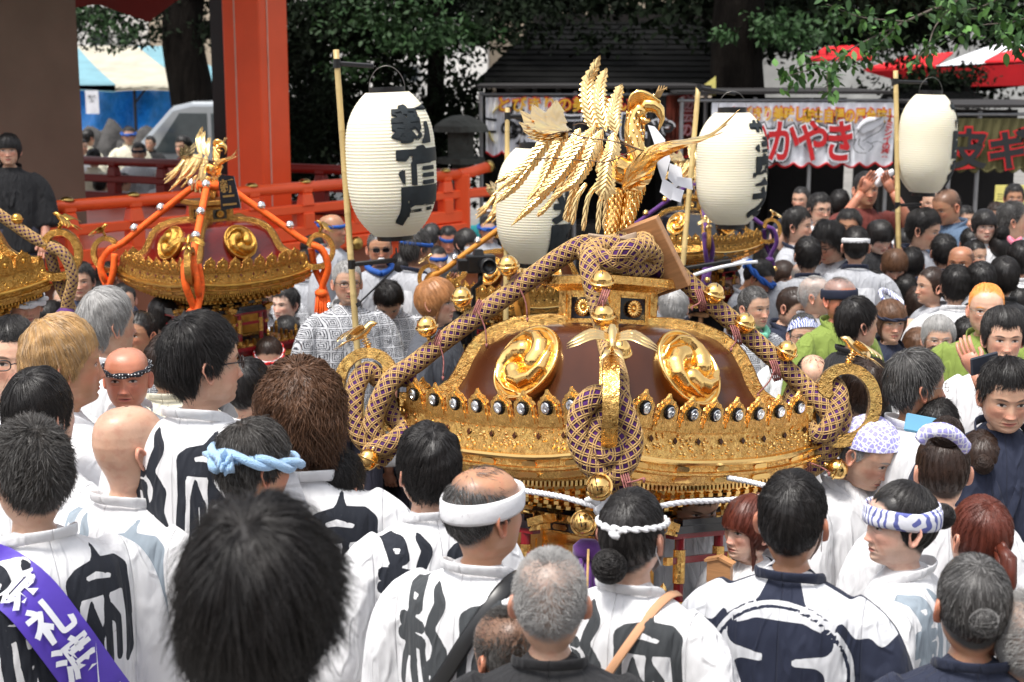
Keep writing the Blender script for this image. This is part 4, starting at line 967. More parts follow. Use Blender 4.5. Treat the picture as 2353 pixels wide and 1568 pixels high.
building('pale block of flats seen above the striped tent', 100, 345, -160, 46, WALLW, [(.55, 78, 106, .18), (.78, 78, 106, .16), (.3, 20, 60, .12)])
building('beige building behind the old courtyard tree', 348, 620, -120, 44, WALLB, [(.2, 60, 100, .14), (.35, 0, 40, .1)])
building('grey white building seen through the dark leaves', 660, 1120, -140, 42, WALLW, [(.15, 180, 215, .1), (.4, 40, 80, .1), (.6, 150, 190, .12), (.85, 60, 100, .1)])
building('beige building above the left stall roof', 1125, 1700, -60, 45, WALLB, [(.3, 60, 100, .1), (.7, 10, 40, .14)])
building('pale grey building behind the red tents', 1705, 2500, -140, 48, CONC, [(.4, 0, 60, .1), (.6, 0, 60, .1), (.8, 20, 80, .1)])
# ---- courtyard: striped tent, blue sheet, rocks, van
tt = empty('striped_tent', PY(280, HORY, 31), 0, 'blue and cream striped tent roof over a blue plastic sheet', 'tent'); tt.location.z = 0; oT = np.array(tt.location)
def tp(x, y, Y): return np.array(PY(x, y, Y)) - oT
st = [(90, 165, 1), (165, 195, 0), (195, 315, 2), (315, 420, 0)]
for i, (e0, e1, m_, r0, r1) in enumerate([(60, 265, TENTB, 60, 176), (265, 440, TENTC, 176, 315), (440, 560, TENTB, 315, 420)]):
    mb = MB(); rows = []
    for k in np.linspace(0, 1, 6):
        rows.append([tp((r0 + (r1 - r0) * u) * (1 - k) + (e0 + (e1 - e0) * u) * k, 106 * (1 - k) + (196 if i else 194) * k + 5 * math.sin(math.pi * k), 33 * (1 - k) + 30.2 * k) for u in np.linspace(0, 1, 8)])
    rows.append([tp(e0 + (e1 - e0) * u, 208 + 3 * math.sin(u * 40), 30.2) for u in np.linspace(0, 1, 8)]); rows = np.array(rows); mb.grid(rows); mb.grid((rows - (0, 0, .02))[::-1]); mb.build('roof_panel', m_, tt, True)
mb = MB()
for x in (178, 308, 430): mb.tube([tp(x, 200, 30.3), tp(x, 200, 30.3) * (1, 1, 0)], .03, 6)
mb.tube([tp(100, 204, 30.3), tp(470, 204, 30.3)], .025, 6); mb.tube([tp(308, 240, 30.3), tp(335, 205, 30.3)], .02, 6); mb.build('tent_frame', WOODD, tt)
mb = MB(); rows = [[tp(x, y, 31.5) + np.array((0, .25 * math.sin(x * .05 + y * .02), 0)) for x in np.linspace(172, 470, 30)] for y in np.linspace(208, 300, 8)]; mb.grid(np.array(rows)); mb.grid((np.array(rows) + (0, .02, 0))[::-1]); o = mb.build('blue_sheet', TARP, None, True); o.location = tt.location; tag(o, 'bright blue plastic sheet hung under the striped tent', 'tarpaulin')
mb = MB(); q = PY(212, 235, 29.8); mb.box((0, 0, 0), (.26, .02, .46)); o = mb.build('notice_board', WHTI); o.location = q; tag(o, 'small white notice hanging at the left end of the striped tent', 'notice')
lettering('lettering', '案内\n所', .085, BLKI, o, Matrix.Translation((0, -.012, .06)) @ Matrix.Rotation(math.pi / 2, 4, 'X'))
for i, (x, y, w_, h_) in enumerate(((215, 300, 60, 40), (285, 325, 62, 42), (330, 300, 48, 34), (185, 330, 40, 34), (250, 285, 55, 28))):
    g = np.random.default_rng(i + 40); p = PY(x, y, 28); sx, sz = w_ / FPX * 28 * .8, h_ / FPX * 28
    bm = bmesh.new(); bmesh.ops.create_icosphere(bm, subdivisions=3, radius=1)
    for v in bm.verts: v.co *= 1 + .25 * noise.noise(v.co * 1.3 + Vector((i * 9, 0, 0))); v.co = Vector((v.co.x * sx, v.co.y * .5, v.co.z * p.z * .62))
    me = bpy.data.meshes.new('rock'); bm.to_mesh(me); bm.free(); me.materials.append(mk('dark_rock', (.055, .052, .05), .9, var=(3, .5), bump=(8, 1, .05))); me.polygons.foreach_set('use_smooth', np.ones(len(me.polygons), bool))
    o = obj('rock', me); o.location = (p.x, p.y, p.z * .42); tag(o, ['dark boulder at the left below the blue sheet', 'pale grey boulder in the middle of the courtyard', 'low dark boulder next to the van', 'dark boulder beside the plaster wall', 'flat dark boulder under the tent post'][i], 'rock', 'boulders in the courtyard')
van = empty('van', ground_at(560, 23.4), R(-14), 'silver van with a sloping windscreen parked behind the pillar', 'van')
side = [(-2.3, .35), (-2.36, .75), (-2.2, 1.08), (-1.45, 1.30), (-.85, 1.92), (-.5, 2.0), (2.2, 2.02), (2.32, 1.9), (2.38, .9), (2.36, .35)]
mb = MB(); mb.prism(side, -.85, .85, Matrix.Rotation(math.pi / 2, 4, 'X')); bevelled(mb.build('body', SILVERP, van), .08, 3)
mb = MB(); mb.add([(-1.44, -.72, 1.33), (-1.44, .72, 1.33), (-.86, .66, 1.915), (-.86, -.66, 1.915), (-1.40, -.72, 1.32), (-1.40, .72, 1.32), (-.83, .66, 1.90), (-.83, -.66, 1.90)], [(0, 1, 2, 3), (0, 4, 5, 1), (2, 6, 7, 3), (0, 3, 7, 4), (1, 5, 6, 2)]); mb.build('windscreen', mk('windscreen', (.35, .38, .40), .08, .3, coat=1), van).location = (-.02, 0, .015)
for x0, x1 in ((-1.15, -.25), (-.18, .95), (1.02, 2.1)):
    mb = MB(); mb.prism([(x0, 1.22), (x1, 1.22), (x1, 1.82), (x0 + (.45 if x0 < -1 else 0), 1.82)], .84, .86, Matrix.Rotation(math.pi / 2, 4, 'X')); mb.build('side_window', GLASSD, van)
for sx in (-1.55, 1.55):
    for sy in (-.78, .78): mb = MB(); mb.lathe([(0, .1), (.2, .1), (.2, .09), (.33, .1), (.33, -.1), (0, -.1)], 24, M=Matrix.Translation((sx, sy, .33)) @ Matrix.Rotation(math.pi / 2, 4, 'X')); mb.build('wheel', TYRE, van, True)
for sy in (-.6, .6): mb = MB(); mb.box((-2.3, sy, .85), (.08, .34, .16)); bevelled(mb.build('headlight', SILVER, van), .03, 2)
mb = MB(); mb.box((-2.38, 0, .68), (.04, .8, .14)); mb.build('grille', BLACKP, van)

# ---- food stalls
def scallop(name, x0, x1, y0, y1, Y, m, edge=None, n=9, parent=None, off=None, sk=0):
    a, b = PY(x0, y0, Y), PY(x1, y0 + sk, Y); zt = a.z; zb = PY(x0, y1, Y).z; rows = []; N = 90
    for k in np.linspace(0, 1, 10):
        r = []
        for u in np.linspace(0, 1, N):
            z = zt + (zb - zt) * k; z -= (.05 * (1 + abs(math.sin(u * n * math.pi))) if k == 1 else 0); r.append((a.x + (b.x - a.x) * u, Y + .02 * math.sin(u * 37) * k + .012 * math.sin(u * 91 + k * 3), z))
        rows.append(r)
    rows = np.array(rows) - (off if off is not None else 0); mb = MB(); mb.grid(rows, mi=0); mb.grid((rows + (0, .006, 0))[::-1], mi=0)
    e = rows[-1]; mb.tube(e, .012, 5, mi=1); return mb.build(name, [m, edge or m], parent, True)
def sign(parent, body, x, y, size, m, Y, bold=0, off=None, dz=0, stretch=(1, 1), rot=0, line=1, layers=()):
    for i, (mm, bo) in enumerate(list(layers) + [(m, bold)]):
        M = Matrix.Translation(PY(x, y, Y - .045 - .004 * i) - Vector(off)) @ Matrix.Rotation(R(rot), 4, 'Y') @ Matrix.Rotation(math.pi / 2, 4, 'X'); lettering('lettering', body, size, mm, parent, M, bold=bo, stretch=stretch, line=line)
def stall(label, x0, x1, Y, posts, ztop, depth=2.2, roofm=SHINGLE):
    a, b = PY(x0, HORY, Y), PY(x1, HORY, Y); rt = empty('food_stall', ((a.x + b.x) / 2, Y, 0), 0, label, 'food stall', 'food stalls'); w_ = b.x - a.x
    for fx in posts: mb = MB(); mb.tube([(-w_ / 2 + w_ * fx, .05, 0), (-w_ / 2 + w_ * fx, .05, ztop + .05)], .022, 8); mb.build('post', mk('grey_pipe', (.30, .30, .31), .4, .8), rt)
    mb = MB(); mb.tube([(-w_ / 2, .03, ztop + .02), (w_ / 2, .03, ztop + .02)], .016, 8); mb.build('banner_rail', mk('grey_pipe', (.3, .3, .3), .4, .8), rt)
    mb = MB(); mb.box((0, .5, .42), (w_ * .96, .6, .84)); mb.build('counter', WOODD, rt); mb = MB(); mb.box((0, depth, ztop / 2), (w_, .05, ztop)); mb.build('back_cloth', mk('dark_cloth', (.015, .013, .013), .9), rt)
    mb = MB(); mb.box((0, depth / 2, ztop + .10), (w_ * 1.02, depth + .1, .03)); mb.build('canopy', mk('dark_cloth', (.015, .013, .013), .9), rt)
    return rt, np.array(rt.location)
Y2 = 15.2; s2, of2 = stall('squid stall with a white banner lettered in red', 1560, 2060, Y2, (.02, .36, .62, .98), PY(1640, 236, Y2).z)
bn = scallop('banner', 1636, 2056, 236, 362, Y2, BANW, REDI, 11, s2, of2, sk=2)
sign(bn, 'とびきり美味しい！', 1783, 262, .125, YELI, Y2, .004, of2, stretch=(.86, 1.2), layers=((REDI, .012),)); sign(bn, '店主自慢の屋台味！', 1945, 266, .125, YELI, Y2, .004, of2, stretch=(.86, 1.2), layers=((REDI, .012),))
for ch, x in (('い', 1736), ('か', 1801), ('や', 1867), ('き', 1931)): sign(bn, ch, x, 324, .36, REDI, Y2, .010, of2, stretch=(.92, 1.25), layers=((BLKI, .036), (WHTI, .024)))
sign(bn, 'ナ\nミ\nシ\nイ\nの\n楽', 2040, 312, .088, REDI, Y2, .003, of2, line=.82, layers=((WHTI, .010),), rot=6)
mb = MB(); f = lambda x, y: np.array(PY(x, y, Y2 - .05)) - of2
mb.tube(spline([f(1975, 305), f(1990, 290), f(2012, 282), f(2030, 276)], 12), np.interp(np.linspace(0, 1, 12), [0, .5, 1], [.05, .075, .03]), 10, flat=.1, up=(0, 0, 1)); mb.build('squid_drawing', WHTI, bn, True)
mb = MB()
for q in ([(1968, 318), (1960, 335), (1968, 350), (1990, 352)], [(1975, 318), (1972, 332), (1985, 345)], [(1990, 325), (2005, 335), (1995, 348)], [(1966, 310), (1985, 285), (2015, 275), (2034, 262), (2010, 262)], [(1980, 325), (2000, 312), (2022, 300), (2034, 280)], [(2000, 330), (2015, 325), (2030, 330)]): mb.tube(spline([f(*p) + (0, -.02, 0) for p in q], 10), .011, 6, flat=.3, up=(0, 1, 0))
mb.build('squid_outline', BLKI, bn, True)
Y1 = 15.8; s1, of1 = stall('stall with a banner showing yellow fruit and big white outlined characters', 1100, 1630, Y1, (.01, .42, .99), PY(1200, 222, Y1).z)
bn = scallop('banner', 1116, 1300, 224, 338, Y1, BANW, REDI, 5, s1, of1); sign(bn, 'この', 1150, 292, .20, BLKI, Y1, .006, of1, rot=8); sign(bn, '味', 1192, 306, .26, BLKI, Y1, .008, of1); sign(bn, 'た', 1185, 258, .22, BLKI, Y1, .006, of1)
mb = MB(); f = lambda x, y: np.array(PY(x, y, Y1 - .04)) - of1
for q in ([(1130, 262), (1140, 250), (1150, 240)], [(1124, 300), (1128, 318), (1140, 330)], [(1212, 285), (1218, 298), (1214, 312)]): mb.tube(spline([f(*p) for p in q], 8), [.01, .04, .055, .055, .05, .04, .02, .008], 8, flat=.1, up=(0, 1, 0))
mb.build('fruit_drawing', mk('yellow_fruit_ink', (.55, .42, .03), .7), bn, True)
bn2 = scallop('banner', 1302, 1530, 222, 336, Y1 + .03, mk('black_banner', (.02, .018, .018), .8), REDI, 6, s1, of1); sign(bn2, 'とびきりの美味しい', 1300, 240, .16, YELI, Y1, .004, of1, layers=((REDI, .014),)); sign(bn2, 'こんにゃ', 1420, 292, .32, BLKI, Y1, .006, of1, layers=((WHTI, .022),))
bn3 = scallop('banner', 1532, 1592, 218, 340, Y1 + .01, BROWNI, REDI, 2, s1, of1); sign(bn3, '秘\n伝\nの', 1578, 266, .15, PINKI, Y1, .004, of1, line=.95, layers=((REDI, .012),))
Y3 = 14.6; s3, of3 = stall('stall with an olive banner and red edged black characters at the right edge', 2190, 2520, Y3, (.02, .22, .98), PY(2300, 268, Y3).z)
bn = scallop('banner', 2200, 2500, 272, 372, Y3, OLIVE, OLIVE, 10, s3, of3)
for ch, x in (('皮', 2222), ('ギ', 2318), ('ョ', 2400)): sign(bn, ch, x, 342, .40, BLKI, Y3, .012, of3, layers=((REDI, .028),))
mb = MB(); q = PY(2322, 452, 14.2); mb.box((0, 0, 0), (.30, .02, .22)); o = mb.build('price_card', YEL); o.location = q; tag(o, 'yellow price card low in the right hand stall', 'sign'); lettering('lettering', '三五〇円', .07, BLKI, o, Matrix.Translation((0, -.012, 0)) @ Matrix.Rotation(math.pi / 2, 4, 'X'))
# roofs behind the stalls
def hip(label, pts, Y, Yb, m=SHINGLE):
    rt = empty('roofed_hut', (PY(pts[0][0], 148, Y).x, Y, 0), 0, label, 'building', 'roofed huts behind the stalls'); of = np.array(rt.location)
    e0, e1, r0, r1 = pts; E0, E1 = np.array(PY(*e0, Y)) - of, np.array(PY(*e1, Y)) - of; R0, R1 = np.array(PY(*r0, Yb)) - of, np.array(PY(*r1, Yb)) - of
    n = 12
    for i in range(n):      # courses of boards on the slope, each its own piece
        k0, k1 = i / n, (i + 1) / n; a, b, c, d_ = E0 + (R0 - E0) * k0, E1 + (R1 - E1) * k0, E1 + (R1 - E1) * k1, E0 + (R0 - E0) * k1; t = np.array((0, -.01, .014)) * 1; lo = np.array((0, 0, -.05))
        v = [a + t, b + t, c, d_, a + lo, b + lo, c + lo, d_ + lo]; MB().add(v, [(0, 1, 2, 3), (7, 6, 5, 4), (0, 4, 5, 1), (3, 2, 6, 7), (0, 3, 7, 4), (1, 5, 6, 2)]).build('roof_course', m, rt)
    w_ = E1[0] - E0[0]
    for i in range(10): x = E0[0] + w_ * (i + .5) / 10; MB().box((x, .05, E0[2] - .10), (.05, .5, .05)).build('rafter', mk('weathered_tip', (.10, .095, .09), .8) if i % 1 == 0 else WOODD, rt)
    for x in (E0[0] + .3, E1[0] - .3): MB().box((x, .6, E0[2] / 2 - .05), (.12, .12, E0[2])).build('post', WOODD, rt)
    MB().box(((R0[0] + R1[0]) / 2, R0[1], R0[2] + .03), (R1[0] - R0[0] + .1, .16, .10)).build('ridge', WOODD, rt); MB().box(((E0[0] + E1[0]) / 2, 1.6, E0[2] / 2), (w_ * .8, .08, E0[2])).build('wall', WOODD, rt)
hip('long dark roofed hut behind the left stall', ((1092, 190), (1640, 194), (1235, 48), (1660, 46)), 18.0, 20.5)
hip('small dark gabled hut behind the right lantern', ((2010, 236), (2270, 236), (2060, 196), (2220, 196)), 18.6, 20.2)
mb = MB(); rows = [[np.array(PY(1585 + 60 * u, 222 - 45 * u * k - 2, 17.0)) for u in np.linspace(0, 1, 5)] for k in (0, 1)]; rows = np.array(rows); mb.grid(rows); mb.grid((rows + (0, .01, 0))[::-1]); o = mb.build('yellow_tarpaulin', YEL); tag(o, 'scrap of yellow tarpaulin above the right end of the left stall', 'tarpaulin')
# red and white tents
def tent(label, pts, Y, m):
    v = [tuple(PY(x, y, Y + dy)) for x, y, dy in pts]; o = np.array(v).mean(0); v = np.array(v) - o; n = len(v); mb = MB(); mb.add(np.concatenate([v, v - (0, 0, .03)]), [tuple(range(n)), tuple(range(n, 2 * n))[::-1]] + [(i, (i + 1) % n, (i + 1) % n + n, i + n) for i in range(n)]); return mb, o
for lb, panels in (('big red and white tent with a drooping red valance at the right edge', [([(2150, 152, 0), (2480, 135, 0), (2480, 60, 2), (2260, 110, 2)], WHT), ([(2262, 140, -.02), (2480, 134, -.02), (2480, 78, 1.6), (2350, 92, 1.6)], REDT), ([(1990, 160, 0), (2200, 150, 0), (2480, 134, 0), (2480, 180, .1), (2360, 192, .1), (2230, 208, .1), (2120, 196, .1), (2060, 180, .1)], REDT), ([(1985, 158, .05), (2150, 150, .05), (2190, 120, 1.5), (2080, 130, 1.5)], REDT)]),
                   ('small red tent tops showing behind the twigs', [([(1855, 138, 0), (2010, 134, 0), (1960, 104, 1.5), (1895, 108, 1.5)], REDT)])):
    rt = empty('tent', (0, 0, 0), 0, lb, 'tent', 'red tents'); Yt = 20.6
    for i, (pts, m_) in enumerate(panels):
        mbx, o = tent('', pts, Yt, m_)
        if i == 0: rt.location = (o[0], o[1], 0); base0 = np.array((o[0], o[1], 0))
        q = mbx.build('tent_panel', m_, rt); q.location = o - base0
    for dx in (-1.5, 1.5): MB().tube([(dx, .5, 0), (dx, .5, 2.3)], .03, 6).build('tent_pole', WHT, rt)
# stone lantern
sl_ = empty('stone_lantern', ground_at(1058, 15.5), 0, 'mossy stone lantern with a broad cap left of the stalls', 'stone lantern'); zc = PY(1058, 300, 15.5).z
mb = MB(); mb.lathe([(.29, zc - .01), (.27, zc + .05), (.19, zc + .11), (.09, zc + .15), (.0, zc + .16)], 20); mb.build('cap', STONE, sl_); mb = MB(); mb.box((0, 0, zc - .14), (.26, .26, .28)); mb.build('fire_box', STONE, sl_); mb = MB(); mb.lathe([(.25, zc - .34), (.25, zc - .28), (.13, zc - .28)], 8); mb.lathe([(.10, .2), (.09, zc - .34)], 14); mb.lathe([(.3, 0), (.24, .2), (.1, .22)], 8); mb.build('pedestal', STONE, sl_)

# hall added unseen behind the camera, so the gold has something to reflect
hall = empty('added_reflection_hall', (0, -13, 0), 0, 'vermilion pillared hall added unseen behind the camera for the gold to reflect', 'building'); hm = MB(); hm.box((0, 0, 2.2), (26, 4, 4.4)); hm.build('wall', WALLW, hall)
hm = MB(); hm.prism([(-4.2, 4.2), (4.2, 4.2), (0, 7.6)], -14.5, 14.5, Matrix.Rotation(math.pi / 2, 4, 'Y') @ Matrix.Rotation(math.pi / 2, 4, 'Z')); hm.build('roof', SHINGLE, hall)
for i in range(9): MB().box((-12 + i * 3, 2.1, 2.2), (.35, .3, 4.4)).build('pillar', VERM, hall)
# ================================================================ PORTABLE SHRINES (mikoshi)
HS = .53
def sori(v, k=.05):
    v = np.array(v, dtype=float); s = np.minimum(np.abs(v[:, 0]), np.abs(v[:, 1])) / HS
    v[:, 2] += k * np.clip(s, 0, 1.15) ** 2.6; return v
def sqring(h, z, n=12, bulge=0):
    """square ring, n steps per side; bulge pushes the middle of each side out"""
    out = []
    for k in range(4):
        a = math.pi / 2 * k
        for i in range(n):
            t = -1 + 2 * i / n; x, y = h * (1 + bulge * (1 - t * t)), h * t
            out.append((x * math.cos(a) - y * math.sin(a), x * math.sin(a) + y * math.cos(a), z))
    return out
def square_loft(mb, prof, n=12, mi=0, bend=True, bulge=None, k=.05):
    g = np.array([sqring(h, z, n, 0 if bulge is None else bulge[i]) for i, (h, z) in enumerate(prof)])
    if bend: g = sori(g.reshape(-1, 3), k).reshape(g.shape)
    mb.grid(g, wrap=True, mi=mi)
DOME = [(.085, .372), (.16, .370), (.235, .352), (.290, .318), (.330, .270), (.352, .215), (.368, .160), (.388, .115), (.420, .078), (.465, .050), (.525, .034)]
def dome_at(h): hs = [p[0] for p in DOME]; return np.interp(h, hs, [p[1] for p in DOME])
def tomoe_data(m):
    def f():
        nr, na = 34, 110; strokes = []
        for k in range(3):
            a0 = k * 2 * math.pi / 3
            q = [(.38, 0, .30), (.50, .45, .29), (.62, .90, .26), (.72, 1.35, .21), (.80, 1.85, .14), (.86, 2.4, .07), (.90, 2.8, .02)]
            strokes.append([(r * math.cos(a0 + t), r * math.sin(a0 + t), w) for r, t, w in q])
        R_ = np.linspace(0, 1, nr) ** .8; A = np.linspace(0, 2 * np.pi, na, endpoint=False); g = []
        for r in R_:
            p = np.stack([r * np.cos(A), r * np.sin(A)], 1) * .97; d = capsules(p, strokes)
            hgt = .40 * np.sqrt(np.clip(1 - (1 - np.clip(-d / .28, 0, 1)) ** 2, 0, 1)) + .02; g.append(np.stack([p[:, 0], p[:, 1], hgt + .03 * (1 - r * r)], 1))
        for r, z in ((1.0, .10), (1.03, .13), (1.07, .10), (1.08, 0), (1.0, -.35), (.94, -.6)): g.append(np.stack([r * np.cos(A), r * np.sin(A), np.full(na, z)], 1))
        mb = MB(); mb.grid(np.array(g), wrap=True); return mb.data('tomoe_crest', m, True)
    return once('tomoe' + m.name, f)
def crest_data(m, n=26):
    def f():
        o = [(-.0572, -.020), (-.0572, .006), (-.051, .008), (-.048, .016), (-.050, .026), (-.047, .036), (-.048, .046), (-.042, .055), (-.034, .058), (-.030, .066), (-.018, .069), (-.008, .076), (0, .088)]
        poly = o + [(-x, z) for x, z in o[-2::-1]]
        mb = MB(); M = Matrix.Rotation(math.pi / 2, 4, 'X')
        mb.prism(poly, -.005, .006, M)
        inner = [(x * .78, (z - .02) * .74 + .021) for x, z in poly]; mb.prism(inner, .006, .009, M)
        me = mb.data('crest_plate', m, False); return me
    return once('crest' + m.name, f)
DISCM = mk('disc_dark', (.02, .022, .03), .4, 1)
def disc_data():
    def f():
        mb = MB(); Mx = Matrix.Rotation(math.pi / 2, 4, 'X')
        t = np.linspace(0, 2 * np.pi, 49)[:-1]; star = [((.0195 + .0018 * (i % 2)) * math.cos(a), (.0195 + .0018 * (i % 2)) * math.sin(a)) for i, a in enumerate(t)]
        mb.prism(star, 0, .008, Mx); mb.lathe([(0, .0135), (.009, .0135), (.0145, .013), (.0166, .011), (.0168, .0075)], 20, M=Mx, mi=1)
        for k in range(3):
            a = k * 2.094; mb.tube([(math.cos(a + s * .5) * (.004 + .003 * s), -.0138, math.sin(a + s * .5) * (.004 + .003 * s)) for s in (0, 1, 2)], [.0025, .0022, .001], 6, mi=1)
        return mb.data('silver_disc', [DISCM, SILVER], False)
    return once('disc', f)
def warabite(mb, w=.048, mi=0):
    """curled corner hook, drawn in (r, z) and given thickness w"""
    P0 = [(.700, .01), (.80, -.02), (.885, -.005), (.940, .055), (.958, .13), (.938, .205), (.888, .250), (.828, .252), (.786, .220), (.778, .176), (.800, .152)]
    q = spline([(x, 0, z * .94) for x, z in P0], 40); t = np.gradient(q, axis=0); t /= np.linalg.norm(t, axis=1)[:, None]; n = np.stack([-t[:, 2], 0 * t[:, 0], t[:, 0]], 1)
    wd = np.interp(np.linspace(0, 1, 40), [0, .3, .7, .88, .95, 1], [.026, .022, .019, .020, .027, .012])[:, None]
    a, b = q + n * wd, q - n * wd
    for d0, d1, ins in ((-w / 2, w / 2, 0),):
        g = []
        for off, sc in ((-w / 2, .78), (-w / 2, .98), (-w / 2 + .004, 1), (w / 2 - .004, 1), (w / 2, .98), (w / 2, .78)): g.append((off, sc))
        rows = []
        for i in range(40):
            row = []
            for off, sc in g: row.append(q[i] + n[i] * wd[i] * sc + (0, off, 0))
            for off, sc in g[::-1]: row.append(q[i] - n[i] * wd[i] * sc + (0, off, 0))
            # engraved field slightly sunk
            rows.append(row)
        k = mb.n; mb.grid(np.array(rows), wrap=True, mi=mi); m = len(rows[0]); mb.f.append(list(range(k, k + m))); mb.mi.append(mi); mb.f.append(list(range(k + 39 * m, k + 40 * m))[::-1]); mb.mi.append(mi)
def swallow_data(m):
    def f():
        mb = MB()
        mb.tube([(0, 0, 0), (0, 0, .03), (.008, 0, .05)], [.010, .005, .008], 8); 
        for k in range(4): mb.tube([(.012 * math.cos(t + k), .012 * math.sin(t + k), .012 + k * .010) for t in np.linspace(0, 5.5, 9)], .0028, 5)
        mb.tube([(-.045, 0, .055), (-.015, 0, .058), (.02, 0, .063), (.045, 0, .074), (.055, 0, .070), (.068, 0, .066)], [.006, .014, .017, .012, .011, .002], 10)
        for sd in (1, -1):
            for j in range(3):
                q = spline([(.01 - .012 * j, sd * .012, .066), (.006 - .02 * j, sd * .055, .083), (-.02 - .022 * j, sd * .10, .076), (-.045 - .014 * j, sd * .135, .062)], 9)
                mb.tube(q, [.012, .014, .015, .015, .014, .012, .010, .006, .001], 6, flat=.14, up=(1, 0, 0))
            mb.tube([(-.035, sd * .004, .056), (-.075, sd * .016, .058), (-.115, sd * .034, .052)], [.008, .013, .002], 6, flat=.2, up=(0, 1, 0))
        return mb.data('swallow_ornament', m, True)
    return once('sw' + m.name, f)
def bell_data(m):
    def f():
        mb = MB(); r = .036
        prof = [(0, r * 1.05)] + [(r * math.sin(a), .004 + r * math.cos(a)) for a in np.linspace(.15, 1.5, 9)] + [(r * 1.0, .002), (r * 1.13, .004), (r * 1.17, 0), (r * 1.13, -.004), (r, -.002)] + [(r * math.cos(a), -.004 - r * .95 * math.sin(a)) for a in np.linspace(.05, 1.4, 8)] + [(.008, -.040), (.006, -.05), (0, -.05)]
        mb.lathe(prof, 28)
        mb.box((0, 0, .0335), (.003, .040, .012), mi=1)
        for sx in (-1, 1): mb.lathe([(0, .002), (.006, .0015), (.006, -.002)], 10, M=Matrix.Translation((0, sx * .018, .0305)) @ Matrix.Rotation(-sx * .5, 4, 'X'), mi=1)
        return mb.data('bell', [m, BLACKP], True)
    return once('bell' + m.name, f)
def net_on(mb, q, r, pitch=.20, k=6, wire=.0026, step=.010, gap=.0095):
    """diamond net of doubled cords round a rope"""
    L = np.concatenate([[0], np.cumsum(np.linalg.norm(np.diff(q, axis=0), axis=1))]); n = max(8, int(L[-1] / step))
    s = np.linspace(0, L[-1], n); p = np.stack([np.interp(s, L, q[:, i]) for i in range(3)], 1); t, a, b = frames(p)
    for sg in (1, -1):
        for i in range(k):
            for dd in (-gap / 2, gap / 2):
                ang = sg * 2 * np.pi * (s + dd) / pitch + i * 2 * np.pi / k
                mb.tube(p + (a * np.cos(ang)[:, None] + b * np.sin(ang)[:, None]) * (r + wire * .5), wire, 4, cap=False)
def tassel(mb, p, L=.16, r=.035, mi=0):
    p = np.array(p); mb.tube([p, p + (0, 0, -.02), p + (0, 0, -.045), p + (0, 0, -.06)], [r * .5, r * .95, r * .95, r * .75], 14, mi=mi)
    for k in range(26):
        a = k * 2.4; rr = r * (.25 + .75 * ((k % 5) / 4)); mb.tube([p + (rr * .7 * math.cos(a), rr * .7 * math.sin(a), -.055), p + (rr * math.cos(a), rr * math.sin(a), -L * .5), p + (rr * 1.1 * math.cos(a), rr * 1.1 * math.sin(a), -L)], .008, 6, mi=mi)

